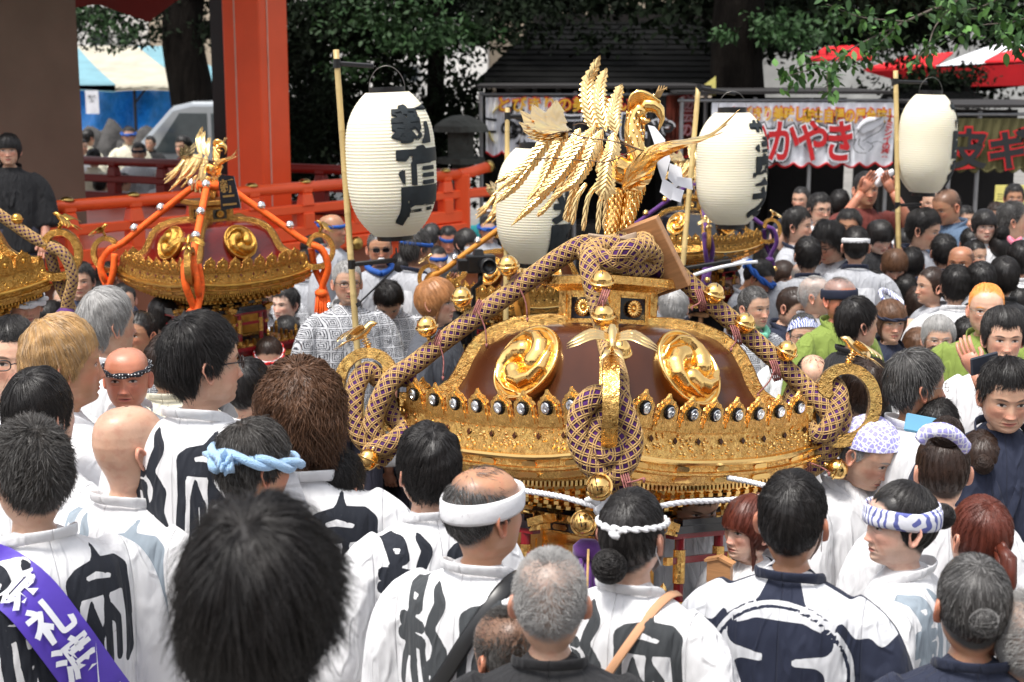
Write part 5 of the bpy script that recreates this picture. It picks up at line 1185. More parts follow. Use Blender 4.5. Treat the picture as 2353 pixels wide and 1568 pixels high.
def mikoshi(name, label, group, M, gold, golde, lacq, ground, full=True):
    """M: 4x4 root matrix (its origin is the middle of the eave plane)"""
    root = empty(name); root.matrix_world = M; tag(root, label, 'portable shrine', group)
    # lacquered dome
    mb = MB(); square_loft(mb, DOME, 20, bulge=[.20, .18, .15, .12, .10, .08, .07, .05, .04, .02, 0], k=.04); mb.build('roof_dome', lacq, root, True)
    # ridge bands on the four corners
    for k in range(4):
        hs = np.linspace(.10, .525, 26); a = math.pi / 4 + k * math.pi / 2; rows = []
        for h in hs:
            d = h * math.sqrt(2) * .99; z = float(dome_at(h)) + .04 * (h / HS) ** 2.6
            dz = float(dome_at(h + .01) - dome_at(h - .01)) / (.02 * 1.414); nx, nz = -dz, 1.0; l = math.hypot(nx, nz); nx /= l; nz /= l
            sec = []
            for o, u in ((-.02, -.030), (.026, -.030), (.030, -.024), (.030, .024), (.026, .030), (-.02, .030)):
                rr, zz = d + nx * o, z + nz * o; sec.append((rr * math.cos(a) - u * math.sin(a), rr * math.sin(a) + u * math.cos(a), zz))
            rows.append(sec)
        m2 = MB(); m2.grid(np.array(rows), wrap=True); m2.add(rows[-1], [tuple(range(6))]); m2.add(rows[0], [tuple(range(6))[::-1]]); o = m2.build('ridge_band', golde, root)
    # eave layers
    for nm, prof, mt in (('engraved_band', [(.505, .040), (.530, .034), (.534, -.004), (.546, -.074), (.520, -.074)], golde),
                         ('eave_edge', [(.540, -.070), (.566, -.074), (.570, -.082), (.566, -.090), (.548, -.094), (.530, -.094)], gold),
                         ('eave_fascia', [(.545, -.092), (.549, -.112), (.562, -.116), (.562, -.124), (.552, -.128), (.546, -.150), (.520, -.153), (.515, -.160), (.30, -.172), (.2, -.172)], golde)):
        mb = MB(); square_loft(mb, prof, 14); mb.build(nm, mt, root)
    # crest plates with discs, 9 on each side (each one is a part)
    cp = crest_data(golde); dd = disc_data() if full else None; n = 8
    for k in range(4):
        a = math.pi / 2 * k
        if not full and k in (1,): continue
        for i in range(n):
            t = (i - (n - 1) / 2) * .1146; s = abs(t) / HS; z = .036 + .05 * s ** 2.6
            mm = Matrix.Rotation(a, 4, 'Z') @ Matrix.Translation((t, -.541, z + .002)) @ Matrix.Rotation(R(10), 4, 'X') @ Matrix.Rotation(-math.copysign(s ** 1.6 * .16, t), 4, 'Y') @ Matrix.Diagonal((1, 1, 1.12, 1))
            o = obj('crest_plate', cp, root); o.matrix_local = mm
            if full: o2 = obj('silver_disc', dd, o); o2.location = (0, -.009, .036); o2.scale = (1.12, 1.0, 1.0)
            else:
                kn = once('knob' + gold.name, lambda: MB().lathe([(0, .014), (.010, .010), (.014, 0)], 10, M=Matrix.Rotation(math.pi / 2, 4, 'X')).data('boss', gold, True)); o2 = obj('boss', kn, o); o2.location = (0, -.006, .03)
    g = np.random.default_rng(6); mb = MB(); dm = MB(); fm = MB()
    for k in range(4):
        if k == 1 or (k == 2 and not full): continue
        a = k * math.pi / 2; Rm = Matrix.Rotation(a, 4, 'Z')
        for i in range(150 if full else 40):          # chased clouds on the band
            x, z = g.uniform(-.52, .52), g.uniform(-.064, .004); cx = round(x / .1146) * .1146; r = g.uniform(.0045, .009)
            if abs(x - cx) < .020 and z > -.03: continue
            c = Rm @ Vector((x, -.5345 - .17 * (-z), z)); mb.lathe([(0, r * .7), (r * .6, r * .5), (r, 0)], 7, M=Matrix.Translation(c) @ Rm @ Matrix.Rotation(math.pi / 2, 4, 'X'))
        for i in range(-4, 5): dm.prism([(-.010, 0), (0, .012), (.010, 0), (0, -.012)], 0, .003, Rm @ Matrix.Translation((i * .1146, -.5385, -.014)) @ Matrix.Rotation(math.pi / 2 - .1, 4, 'X'))
        for x in (-.40, -.2, 0, .2, .40):
            for z, y, w_ in ((-.139, -.5515, .050), (-.104, -.5475, .034)): fm.prism([(-w_, 0), (-w_ * .8, .008), (-w_ * .3, .010), (w_ * .3, .010), (w_ * .8, .008), (w_, 0), (w_ * .8, -.008), (-w_ * .8, -.008)], 0, .004, Rm @ Matrix.Translation((x, y, z)) @ Matrix.Rotation(math.pi / 2 + .15, 4, 'X'))
    for q, nm, mt in ((mb, 'chased_clouds', gold), (dm, 'lozenge_openings', lacq), (fm, 'fascia_fittings', gold)):
        q.v = [sori(v) for v in q.v]; tag(q.build(nm, mt, root), kind='stuff')
    # dentils and bracket blocks: small, one part each
    mb = MB()
    for k in range(4):
        c, s = math.cos(k * math.pi / 2), math.sin(k * math.pi / 2)
        for i in range(-25, 26): x, y = i * .0202, -.505; mb.box((x * c - y * s, x * s + y * c, -.168), (.011, .02, .018) if k % 2 == 0 else (.02, .011, .018))
    mb.v = [sori(v) for v in mb.v]; tag(mb.build('dentil_row', gold, root), kind='stuff')
    mb = MB(); tiers = ((.455, -.186), (.410, -.206), (.365, -.226), (.322, -.246)) if full else ((.43, -.19), (.35, -.23))
    for j, (h, z) in enumerate(tiers):
        m = int(h * 2 / .046)
        for k in range(4):
            a = k * math.pi / 2; c, s = math.cos(a), math.sin(a)
            for i in range(m + 1):
                x = -h + 2 * h * i / m; y = -h
                for (dx, dy, dz, sx, sy, sz, tp) in ((0, 0, 0, .034, .034, .016, 1.3), (0, .002, -.012, .022, .06, .012, 1.0), (.023, .006, .001, .014, .026, .014, 1.25)):
                    X_, Y_ = x + dx, y + dy; mb.box((X_ * c - Y_ * s, X_ * s + Y_ * c, z + dz), (sx, sy, sz), rot=(0, 0, a), taper=tp)
    mb.v = [sori(v, .05) for v in mb.v]; tag(mb.build('bracket_blocks', gold, root), kind='stuff')
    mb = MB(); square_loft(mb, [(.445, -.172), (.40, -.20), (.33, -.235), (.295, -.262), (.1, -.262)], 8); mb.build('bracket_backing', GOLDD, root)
    # body: black beams with fittings, carved panels
    mb = MB()
    for h, z0, z1 in ((.300, -.262, -.288), (.272, -.318, -.350), (.30, -.545, -.58)):
        square_loft(mb, [(h - .02, z0), (h, z0 - .002), (h, z1 + .002), (h - .02, z1)], 4, bend=False)
    mb.build('beam', LACQ_K, root)
    mb = MB(); square_loft(mb, [(.262, -.28), (.262, -.55)], 4, bend=False); mb.build('carved_wall', golde, root)
    mb = MB()
    for k in range(4):
        a = k * math.pi / 2; Rm = Matrix.Rotation(a, 4, 'Z')
        for x in (-.2, -.07, .07, .2):
            for z, h in ((-.275, .300), (-.334, .272)):
                o = [(-.036, 0), (-.028, .009), (.028, .009), (.036, 0), (.028, -.009), (-.028, -.009)]
                mb.prism(o, 0, .004, Rm @ Matrix.Translation((x, -h, z)) @ Matrix.Rotation(math.pi / 2, 4, 'X'))
        for i in range(9): mb.add(*tube_vf([np.array(Rm @ Vector((-.22 + i * .055, -.268 - .01 * (i % 2), -.305))), np.array(Rm @ Vector((-.20 + i * .055, -.285, -.300)))], .012, 7))
        for x in (-.11, .11):
            mb.box(tuple(Rm @ Vector((x, -.268, -.44))), (.19, .012, .17), rot=(0, 0, a)); mb.box(tuple(Rm @ Vector((x, -.272, -.44))), (.13, .012, .11), rot=(0, 0, a))
    mb.build('gold_fittings', gold, root)
    for sx in (-1, 1):
        for sy in (-1, 1):
            cpd = once('cpost', lambda: MB().lathe([(.026, -.28), (.026, -.58)], 14).data('corner_post', LACQ_B, True)); o = obj('corner_post', cpd, root); o.location = (sx * .27, sy * .27, 0)
    # base platform
    mb = MB(); square_loft(mb, [(.28, -.58), (.44, -.582), (.445, -.60)], 4, bend=False, mi=0); square_loft(mb, [(.445, -.60), (.47, -.602), (.47, -.63), (.44, -.632), (.44, -.67)], 4, bend=False, mi=1); square_loft(mb, [(.44, -.67), (.50, -.672), (.50, -.71), (.1, -.71)], 4, bend=False, mi=0)
    mb.build('base_platform', [golde, LACQ_B], root)
    mb = MB()
    for k in range(4):
        Rm = Matrix.Rotation(k * math.pi / 2, 4, 'Z')
        for i in range(14): mb.box(tuple(Rm @ Vector((-.44 + i * .0677, -.455, -.565))), (.018, .018, .045))
        for i in (0, 4, 9, 13): mb.lathe([(.012, 0), (.014, .02), (.008, .03), (.013, .042), (.009, .054), (0, .066)], 10, c=tuple(Rm @ Vector((-.44 + i * .0677, -.455, -.545))))
    tag(mb.build('railing_posts', gold, root), kind='stuff')
    # a little gate before each face
    for k in range(4):
        if not full and k not in (0, 3): continue
        Rm = Matrix.Rotation(k * math.pi / 2, 4, 'Z') @ Matrix.Translation((0, -.46, -.575))
        mb = MB()
        for sx in (-1, 1):
            mb.lathe([(.017, 0), (.017, .24)], 12, c=(sx * .10, 0, 0)); mb.lathe([(.0205, .09), (.0205, .20)], 12, c=(sx * .10, 0, 0), mi=1); mb.lathe([(.022, 0), (.022, .03)], 12, c=(sx * .10, 0, 0), mi=1)
            mb.box((sx * .155, 0, .165), (.03, .016, .026), mi=1); mb.box((sx * .165, 0, .262), (.055, .046, .018), rot=(0, -sx * .22, 0), mi=1); mb.box((sx * .172, 0, .286), (.075, .058, .026), rot=(0, -sx * .30, 0), mi=1)
        mb.box((0, 0, .165), (.29, .014, .022), mi=0); mb.box((0, 0, .247), (.30, .036, .018), mi=0); mb.box((0, 0, .268), (.29, .05, .024), mi=2); mb.box((0, 0, .290), (.22, .04, .022), mi=2)
        o = mb.build('small_gate', [LACQ_B, golde, LACQ_K], root); o.matrix_local = Rm
    # top box, its plate
    mb = MB(); square_loft(mb, [(.120, .34), (.120, .485)], 2, bend=False); mb.build('top_box', LACQ_K, root)
    for k in range(4):
        Rm = Matrix.Rotation(k * math.pi / 2, 4, 'Z'); mb = MB()
        for sx in (-1, 1): mb.box(tuple(Rm @ Vector((sx * .104, -.121, .425))), (.036, .012, .145), rot=(0, 0, k * math.pi / 2))
        for z in (.366, .484): mb.box(tuple(Rm @ Vector((0, -.120, z))), (.176, .012, .026), rot=(0, 0, k * math.pi / 2))
        for (x, z, sx, sz) in ((-.075, .425, .022, .094), (.075, .425, .022, .094), (0, .382, .12, .010), (0, .468, .12, .010)): mb.box(tuple(Rm @ Vector((x, -.117, z))), (sx, .010, sz), rot=(0, 0, k * math.pi / 2))
        mb.build('box_panel', golde, root)
        fl = MB(); B = Rm @ Matrix.Translation((0, -.121, .425)) @ Matrix.Rotation(math.pi / 2, 4, 'X')
        fl.lathe([(0, .012), (.007, .011), (.009, .006)], 12, M=B)
        for i in range(16): a = i * math.pi / 8; fl.add(*[q if j else np.array([B @ Vector(p) for p in q]) for j, q in enumerate(tube_vf([(.008 * math.cos(a), .008 * math.sin(a), .006), (.034 * math.cos(a), .030 * math.sin(a), .009)], [.003, .0062], 6))])
        fl.build('chrysanthemum_crest', gold, root, True)
    mb = MB(); square_loft(mb, [(.10, .482), (.128, .486), (.150, .500), (.166, .503), (.172, .507), (.172, .535), (.165, .539), (0.01, .548)], 6, bend=True, k=.0)
    mb.build('top_plate', golde, root)
    # faces: three-comma crests
    tm = tomoe_data(gold)
    for k in range(4):
        if not full and k == 1: continue
        o = obj('comma_crest', tm, root)
        o.matrix_local = Matrix.Rotation(k * math.pi / 2, 4, 'Z') @ Matrix.Translation((0, -.385, .222)) @ Matrix.Rotation(R(62), 4, 'X') @ Matrix.Diagonal((.133, .133, .125, 1))
    # corner hooks and swallows
    for k in range(4):
        a = math.pi / 4 + k * math.pi / 2
        wd = once('wara' + golde.name, lambda: (lambda q: (warabite(q), q.data('corner_hook', golde, False))[1])(MB()))
        o = obj('corner_hook', wd, root); o.rotation_euler = (0, 0, a)
        s = obj('swallow_ornament', swallow_data(gold if gold is not GOLD else GOLDW), root); s.location = (.855 * math.cos(a), .855 * math.sin(a), 0.258); s.rotation_euler = (0, R(-30), a + math.pi)
    # carrying beams and the trestles it rests on
    s = M.to_scale().x; gz = -(M.translation.z - ground) / s
    for sy in (-1, 1): bevelled(MB().box((0, sy * .30, -.745), (1.5 if full else 1.2, .07, .068)).build('carrying_beam', LACQ_K, root), .008, 2)
    mb = MB()
    for sx in (-1, 1):
        mb.box((sx * .38, 0, -.80), (.07, .9, .045))
        for sy in (-1, 1): mb.tube([(sx * .38, sy * .36, -.82), (sx * .40, sy * .42, gz)], .026, 6)
    mb.build('trestle', WOOD, root)
    return root
def root_matrix(x, y, Z, s, yaw=45, roll=0, pitch=0):
    return Matrix.Translation(P(x, y, Z)) @ Matrix.Rotation(R(roll), 4, 'Y') @ Matrix.Rotation(R(pitch), 4, 'X') @ Matrix.Rotation(R(yaw), 4, 'Z') @ Matrix.Scale(s, 4)

# ---- the phoenix, drawn from (x, y, depth offset) round its foot, then reused smaller
PZc = 5.30
def ph(cx, cy, d=0): return P(1121 + .2872 * cx, 119.5 + .2872 * cy, PZc + d) - P(1418, 562, PZc)
def blade(mb, pts, w, teeth=12, cut=.3, fold=.3, up=(0, -1, 0), env=None, th=.0022, mi=0):
    n = max(30, teeth * 3); q = spline(pts, n); t, _, _ = frames(q)
    u = np.array(up, float); side = np.cross(t, u); side /= np.linalg.norm(side, axis=1)[:, None] + 1e-9; nor = np.cross(side, t)
    k = np.linspace(0, 1, n); e = np.interp(k, *(env or ([0, .12, .6, .9, 1], [.35, .9, 1, .55, .03]))); saw = 1 - cut * ((k * teeth) % 1.0)
    wl = w * e * saw; wr = w * e * (1 - cut * ((k * teeth + .4) % 1.0)); rows = []
    lag = t * (w * .5)
    for i in range(n):
        a, c = q[i] + side[i] * wl[i] + nor[i] * (-fold * wl[i]) + lag[i] * 1, q[i] - side[i] * wr[i] + nor[i] * (-fold * wr[i]) + lag[i] * 1
        m = q[i]; g1, g2 = (a + m) / 2 + nor[i] * .12 * wl[i], (c + m) / 2 + nor[i] * .12 * wr[i]
        rows.append([a, g1, m + nor[i] * th, g2, c, (c + m) / 2 - nor[i] * th, m - nor[i] * th, (a + m) / 2 - nor[i] * th])
    mb.grid(np.array(rows), wrap=True, mi=mi); lat = np.array([1, .5, 0, .5, 1, .5, 0, .5]); mb.at.append((k[:, None] * teeth * 1.0 - lat[None] * .9).ravel())
_ph = []
def phoenix_parts():
    if _ph: return _ph
    F = lambda L: [ph(*p) for p in L]
    b = MB()
    b.tube(spline(F([(900, 800, .02), (990, 900, 0), (1100, 960, 0), (1220, 940, -.01), (1290, 880, -.01)]), 12), np.array([20, 55, 80, 100, 108, 108, 105, 98, 90, 78, 55, 30]) * .2872 / 641, 16)
    b.tube(spline(F([(1250, 930, -.01), (1190, 790, 0), (1160, 640, 0), (1175, 520, 0), (1240, 440, -.01)]), 16), np.linspace(84, 60, 16) * .2872 / 641, 14)
    b.tube(F([(1210, 470, 0), (1270, 425, -.01), (1330, 430, -.012), (1375, 470, -.012), (1395, 540, -.012), (1375, 600, -.01), (1362, 635, -.01)]), np.array([34, 60, 58, 44, 22, 12, 2]) * .2872 / 641, 12)
    for sd in (-.02, .012):
        b.tube(F([(1240, 520, sd), (1265, 560, sd), (1300, 545, sd)]), np.array([10, 30, 12]) * .2872 / 641, 8); b.tube(F([(1350, 455, sd * 1.4), (1352, 456, sd * 1.55)]), .006, 8)
    rg = np.random.default_rng(4)
    for k in range(9):
        o = (k - 4) * .007; yy = k * 15
        b.tube(spline(F([(1380, 400 + yy * .4, o), (1300, 350 + yy, o), (1220, 320 + yy, o), (1150, 345 + yy * 1.1, o), (1125, 410 + yy, o)]), 14), np.interp(np.linspace(0, 1, 14), [0, .4, 1], [.004, .009, .004]), 7)
    for k in range(4): b.tube(F([(1200 + k * 45, 370, 0), (1190 + k * 45, 310 + k * 12, 0), (1205 + k * 48, 300 + k * 16, 0)]), [.008, .006, .002], 6)
    # scales on the neck
    for i in range(8):
        for j in range(7):
            a = j * .9 + (i % 2) * .45; c = np.array(ph(1165 + i * 3 + (25 if i < 2 else 0), 830 - i * 48, 0)); b.tube([c + np.array((math.cos(a), math.sin(a), .3)) * .031, c + np.array((math.cos(a), math.sin(a), -.35)) * .034], [.006, .002], 6, flat=.3)
    # feathered legs
    for pts, r0, r1 in (([(1010, 1090, -.02), (1005, 1250, -.02), (985, 1400, -.03), (968, 1540, -.03)], 55, 36), ([(1180, 1010, .02), (1130, 1200, .01), (1095, 1370, 0), (1075, 1540, 0)], 82, 40)):
        q = spline(F(pts), 16); b.tube(q, np.linspace(r0, r1, 16) * .2872 / 641, 12)
        for i in range(1, 15):
            for j in range(7): a = j * .9 + (i % 2) * .45; rr = (r0 + (r1 - r0) * i / 15) * .2872 / 641; b.tube([q[i] + np.array((math.cos(a), math.sin(a), .3)) * rr, q[i] + np.array((math.cos(a) * 1.22, math.sin(a) * 1.22, -.9)) * rr], [.007, .002], 5, flat=.5)
        e = q[-1]
        for j in range(4): a = j * 1.57 - .8; b.tube([e, e + np.array((math.cos(a) * .03, math.sin(a) * .03, -.012)), e + np.array((math.cos(a) * .06, math.sin(a) * .06, -.022))], [.010, .007, .003], 6)
    _ph.append(('phoenix', b.data('phoenix', GOLD, True)))
    s = .2872 / 641
    def feather(nm, pts, w, **k):
        m = MB(); blade(m, F(pts), w * s * {'plume': 1.5, 'tail_feather': 1.5, 'wing_feather': 1.25, 'under_feather': 1.1, 'hanging_strip': 1.15}[nm], **k); me = m.data(nm, GOLDW, False); at = me.attributes.new('barb', 'FLOAT', 'POINT'); at.data.foreach_set('value', np.concatenate(m.at).astype(np.float32)); _ph.append((nm, me))
    feather('plume', [(850, 640, 0), (800, 420, .01), (800, 250, .02), (845, 150, .01), (885, 60, 0)], 48, teeth=15, cut=.42)
    feather('plume', [(945, 640, -.03), (895, 430, -.02), (900, 280, -.01), (940, 160, -.01)], 50, teeth=13, cut=.5)
    feather('plume', [(1030, 670, -.05), (1005, 520, -.05), (1025, 390, -.04), (1062, 290, -.04)], 52, teeth=11, cut=.5)
    feather('plume', [(880, 640, .04), (855, 420, .05), (868, 300, .05), (900, 230, .05)], 40, teeth=11, cut=.5)
    E2 = ([0, .15, .5, .8, 1], [.5, 1, .95, .6, .02])
    feather('tail_feather', [(560, 640, .08), (440, 760, .09), (330, 900, .08), (200, 1010, .06), (40, 1145, .03)], 46, teeth=16, env=([0, .15, .5, .75, 1], [.5, .9, 1, .35, .02]))
    feather('tail_feather', [(350, 900, .08), (240, 1040, .07), (150, 1130, .06), (60, 1210, .04)], 34, teeth=9, env=E2)
    feather('tail_feather', [(330, 880, .09), (230, 960, .09), (150, 1000, .09), (65, 1045, .08)], 24, teeth=8, env=E2)
    feather('tail_feather', [(640, 630, .04), (550, 780, .03), (480, 940, .02), (420, 1070, .01), (330, 1175, 0)], 42, teeth=18, env=E2)
    feather('tail_feather', [(740, 610, 0), (660, 780, -.03), (580, 950, -.05), (430, 1150, -.06), (310, 1270, -.06), (200, 1380, -.06)], 42, teeth=22, env=E2)
    feather('tail_feather', [(860, 600, -.04), (770, 720, -.07), (690, 840, -.08), (560, 1010, -.09), (380, 1170, -.09)], 44, teeth=18, env=E2)
    feather('tail_feather', [(920, 620, -.07), (850, 760, -.10), (790, 900, -.11), (710, 1030, -.12), (590, 1120, -.12)], 46, teeth=16, env=E2)
    feather('tail_feather', [(1010, 640, -.08), (1000, 780, -.11), (965, 900, -.12), (950, 1010, -.13), (930, 1150, -.13)], 62, teeth=15, env=([0, .15, .6, .85, 1], [.5, .75, .9, 1.1, .1]))
    for pts in ([(780, 680, .02), (680, 760, .02), (600, 860, .03), (500, 1010, .03), (320, 1175, .03)], [(820, 700, .0), (740, 860, .0), (640, 1050, .0), (530, 1180, 0)], [(620, 980, .04), (560, 1120, .04), (480, 1230, .04), (400, 1310, .04)],
                [(900, 700, -.02), (900, 850, -.03), (880, 960, -.03)], [(860, 700, -.02), (760, 760, -.03), (650, 800, -.03), (560, 870, -.02)]):
        feather('under_feather', pts, 24, teeth=9, cut=.15, env=([0, .2, .9, 1], [.6, 1, .9, .3]))
    for pts in ([(690, 1090, -.02), (650, 1200, -.02), (615, 1345, -.02)], [(790, 1050, -.05), (715, 1170, -.06), (675, 1375, -.06)], [(870, 1060, -.07), (800, 1180, -.08), (762, 1425, -.08)], [(930, 1110, -.09), (895, 1220, -.1), (880, 1445, -.1)], [(960, 1110, -.04), (945, 1230, -.04), (932, 1410, -.04)], [(720, 1060, .03), (690, 1160, .03), (640, 1355, .03)]):
        feather('hanging_strip', pts, 18, teeth=4, cut=.05, fold=.1, env=([0, .1, .9, 1], [.8, 1, 1, .4]))
    # wings
    for pts, w, tt in (([(640, 640, .02), (560, 590, .10), (540, 500, .20), (548, 400, .30)], 80, 3), ([(620, 640, .02), (500, 600, .10), (430, 520, .20), (370, 435, .30)], 85, 3), ([(620, 650, .02), (480, 610, .10), (380, 560, .20), (275, 480, .28)], 80, 4),
                       ([(620, 660, .02), (480, 640, .10), (380, 620, .18), (268, 570, .26)], 72, 5), ([(620, 680, .02), (480, 670, .08), (390, 665, .14), (290, 635, .22)], 44, 6), ([(620, 690, .02), (500, 690, .08), (410, 695, .12), (330, 685, .16)], 36, 6)):
        feather('wing_feather', pts, w, teeth=tt, cut=.2, fold=.12, up=(0, -.45, .9), env=([0, .3, .7, 1], [.6, 1, .8, .04]))
    for pts, w, tt in (([(1080, 1080, -.02), (1180, 920, -.10), (1350, 770, -.20), (1600, 710, -.32), (1800, 650, -.40), (1995, 478, -.46)], 50, 6), ([(1100, 1070, -.02), (1230, 900, -.10), (1380, 800, -.18), (1560, 730, -.26), (1740, 690, -.33), (1900, 590, -.4)], 55, 7),
                       ([(1090, 1090, -.02), (1200, 980, -.08), (1330, 850, -.14), (1500, 770, -.2), (1700, 710, -.26), (1860, 650, -.3)], 40, 8), ([(1100, 1100, -.01), (1220, 1010, -.05), (1300, 930, -.08), (1340, 860, -.10)], 70, 5)):
        feather('wing_feather', pts, w, teeth=tt, cut=.15, fold=.1, up=(.2, -.75, .6), env=([0, .2, .5, .75, 1], [.5, 1.1, .9, .35, .03]))
    m = MB()
    for pts in ([(480, 670, .05), (620, 640, -.02), (800, 690, -.08), (1000, 715, -.14), (1200, 780, -.12), (1290, 800, -.1)], [(380, 860, .06), (500, 850, 0), (640, 860, -.07), (820, 870, -.13), (960, 880, -.15), (1190, 780, -.12)], [(680, 590, .06), (760, 575, .03), (950, 640, .0), (1100, 730, -.08), (1260, 800, -.11)]): m.tube(spline(F(pts), 24), .0022, 6)
    _ph.append(('tie_wire', m.data('tie_wire', mk('rusty_wire', (.14, .09, .06), .5, .8), True)))
    m = MB()
    for k in range(12): m.tube(spline(F([(1330 + k * 4, 370, -.01), (1350 + k * 6, 320 - k * 2, -.02), (1372 + k * 7 - (k % 3) * 8, 270 + (k % 4) * 12, -.02)]), 8), .0014, 5)
    _ph.append(('straw_tuft', m.data('straw_tuft', CORD, True)))
    return _ph
def add_phoenix(root, world, parts=None):
    inv = root.matrix_world.inverted(); par = None
    for i, (nm, d) in enumerate(phoenix_parts()):
        o = obj(nm, d, root if par is None else par)
        if par is None: o.matrix_local = inv @ world; par = o
    return par

# ---------------------------------------------------------------- the large gilded shrine in the middle
MC = (1388, 983, 5.30)
MM = root_matrix(*MC, 1.0, yaw=42, roll=1.9, pitch=-11)
big = mikoshi('portable_shrine', 'large gilded shrine with a brown lacquer roof, netted purple ropes and golden bells', 'portable shrines in the crowd', MM, GOLD, GOLDE, LACQ, 0, True)
bpy.context.view_layer.update()
phb = add_phoenix(big, Matrix.Translation(P(1418, 562, PZc)))
INV = MM.inverted()
def Lp(L, dz=0): return np.array([INV @ P(x, y, MC[2] + (d[0] if d else 0)) for x, y, *d in L])
RR = .0325
def netted(parent, paths, name='netted_rope'):
    mb, nb = MB(), MB()
    for q in paths:
        q = spline(q, max(12, len(q) * 6)); mb.tube(q, RR, 14); net_on(nb, q, RR)
    o = mb.build(name, PURP2, parent, True); n = nb.build('cord_net', CORD, o, True); return o
left_rope = [[(1400, 572, -.08), (1345, 562, -.08), (1290, 590, -.05), (1230, 632, -.02), (1160, 683, 0), (1080, 738, 0), (1005, 795, 0), (955, 835, 0), (905, 868, -.03), (880, 905, -.05), (862, 950, -.05), (858, 990, -.05), (880, 1025, -.03), (905, 1045, -.02)],
             [(872, 872, .05), (848, 852, .03), (826, 870, 0), (813, 915, -.02), (813, 960, -.03), (830, 1005, -.03), (862, 1035, -.02), (885, 1062, 0)],
             [(950, 872, .05), (915, 868, .06), (885, 900, .04), (905, 960, .02), (930, 985, 0), (905, 1015, -.06), (868, 1030, -.07), (850, 1045, -.06)]]
right_rope = [[(1440, 560, .08), (1500, 585, .06), (1560, 632, .03), (1625, 690, 0), (1690, 745, 0), (1752, 800, 0), (1810, 852, 0), (1850, 890, 0), (1885, 925, -.03), (1910, 960, -.04), (1905, 1005, -.04), (1870, 1045, -.03), (1815, 1078, -.02), (1770, 1095, 0)],
              [(1835, 880, .05), (1822, 920, .03), (1845, 965, -.02), (1870, 1000, -.05), (1900, 990, -.07), (1925, 940, -.05), (1925, 900, -.02), (1905, 880, .02), (1885, 900, .05)],
              [(1925, 915, .02), (1935, 955, 0), (1925, 1005, -.01), (1900, 1045, -.01), (1865, 1075, 0), (1830, 1085, .02)]]
front_rope = [[(1420, 560, -.10), (1375, 570, -.12), (1355, 600, -.20), (1362, 650, -.24), (1375, 700, -.26), (1390, 760, -.36), (1405, 820, -.55), (1418, 870, -.76), (1422, 915, -.86), (1440, 965, -.88), (1452, 1010, -.88), (1440, 1060, -.88), (1400, 1095, -.86), (1355, 1065, -.88), (1330, 1010, -.88), (1332, 955, -.88), (1360, 915, -.87), (1395, 910, -.80)],
              [(1385, 950, -.84), (1362, 985, -.86), (1372, 1030, -.88), (1402, 1048, -.88), (1425, 1015, -.88), (1420, 965, -.86)],
              [(1370, 1070, -.84), (1405, 1100, -.80), (1440, 1125, -.80), (1470, 1150, -.78)]]
knot_rope = [[(1330, 568, -.02), (1370, 590, -.17), (1420, 600, -.20), (1470, 580, -.16), (1482, 555, -.06), (1455, 548, .0), (1400, 560, -.04)],
             [(1395, 610, -.18), (1440, 575, -.22), (1490, 575, -.12), (1500, 605, -.06), (1450, 618, -.12), (1400, 600, -.2)], [(1460, 548, .05), (1490, 560, .05), (1515, 600, .02), (1500, 625, -.02)]]
for L in (left_rope, right_rope, front_rope, knot_rope): netted(big, [Lp(p) for p in L])
BD = bell_data(GOLD)
def bell(parent, x, y, d, ax=(0, 0, 1), inv=INV, s=1.0, z0=MC[2], data=None):
    o = obj('bell', data or BD, parent); q = Vector((0, 0, 1)).rotation_difference(Vector(ax).normalized())
    o.matrix_local = inv @ (Matrix.Translation(P(x, y, z0 + d)) @ q.to_matrix().to_4x4() @ Matrix.Scale(s, 4)); return o
for x, y, d, ax in ((1168, 612, -.02, (-.05, -.1, 1)), (1061, 685, -.02, (-.1, -.1, 1)), (981, 752, -.02, (-.15, -.1, 1)), (1383, 648, -.34, (0, -.25, 1)), (1386, 726, -.38, (0, -.25, 1)), (1423, 806, -.62, (.2, -.5, 1)), (1640, 676, -.03, (.3, -.1, 1)),
                    (1711, 744, -.03, (.35, -.1, 1)), (1808, 808, -.03, (.4, -.1, 1)), (846, 1056, -.10, (-.4, -.3, -.8)), (1923, 1078, -.06, (1, -.2, -.4)), (1377, 1119, -.92, (-.3, -.9, .5)), (1341, 1202, -.80, (-.3, -.9, .5))):
    bell(big, x, y, d, ax)
# thin pink cords that tie the bells
for (x, y, d, tx, ty) in ((1190, 655, -.04, 1212, 730), (1098, 715, -.04, 1118, 790), (1008, 785, -.04, 1018, 865), (1385, 690, -.40, 1372, 720), (1392, 770, -.42, 1420, 800), (1610, 690, -.06, 1590, 705), (1690, 770, -.06, 1680, 800), (1780, 850, -.06, 1742, 905), (1850, 1060, -.1, 1905, 1085), (1440, 1110, -.92, 1480, 1098)):
    mb = MB(); c = np.array(INV @ P(x, y, MC[2] + d + .045))
    for k in range(4):
        aa = np.linspace(0, 6.28, 14); o3 = np.array((0, 0, (k - 1.5) * .006)); e1 = np.array((.68, -.68, .3)) if x > 1397 else np.array((.68, -.68, -.3))
        e1 = e1 / np.linalg.norm(e1); e2 = np.array((0.1, .1, 1)); e2 = e2 - e1 * e1.dot(e2); e2 /= np.linalg.norm(e2); e3 = np.cross(e1, e2)
        mb.tube([c + e1 * (k - 1.5) * .007 + (e2 * math.cos(t) + e3 * math.sin(t)) * .040 for t in aa], .0028, 5)
    q = spline([INV @ P(x, y, MC[2] + d), INV @ P((x + tx) / 2 + 6, (y + ty) / 2, MC[2] + d), INV @ P(tx, ty, MC[2] + d)], 8); mb.tube(q, .0028, 5); mb.tube([q[-1], q[-1] + (0, 0, -.015)], [.005, .003], 6)
    mb.build('tie_cord', PINKC, big, True)
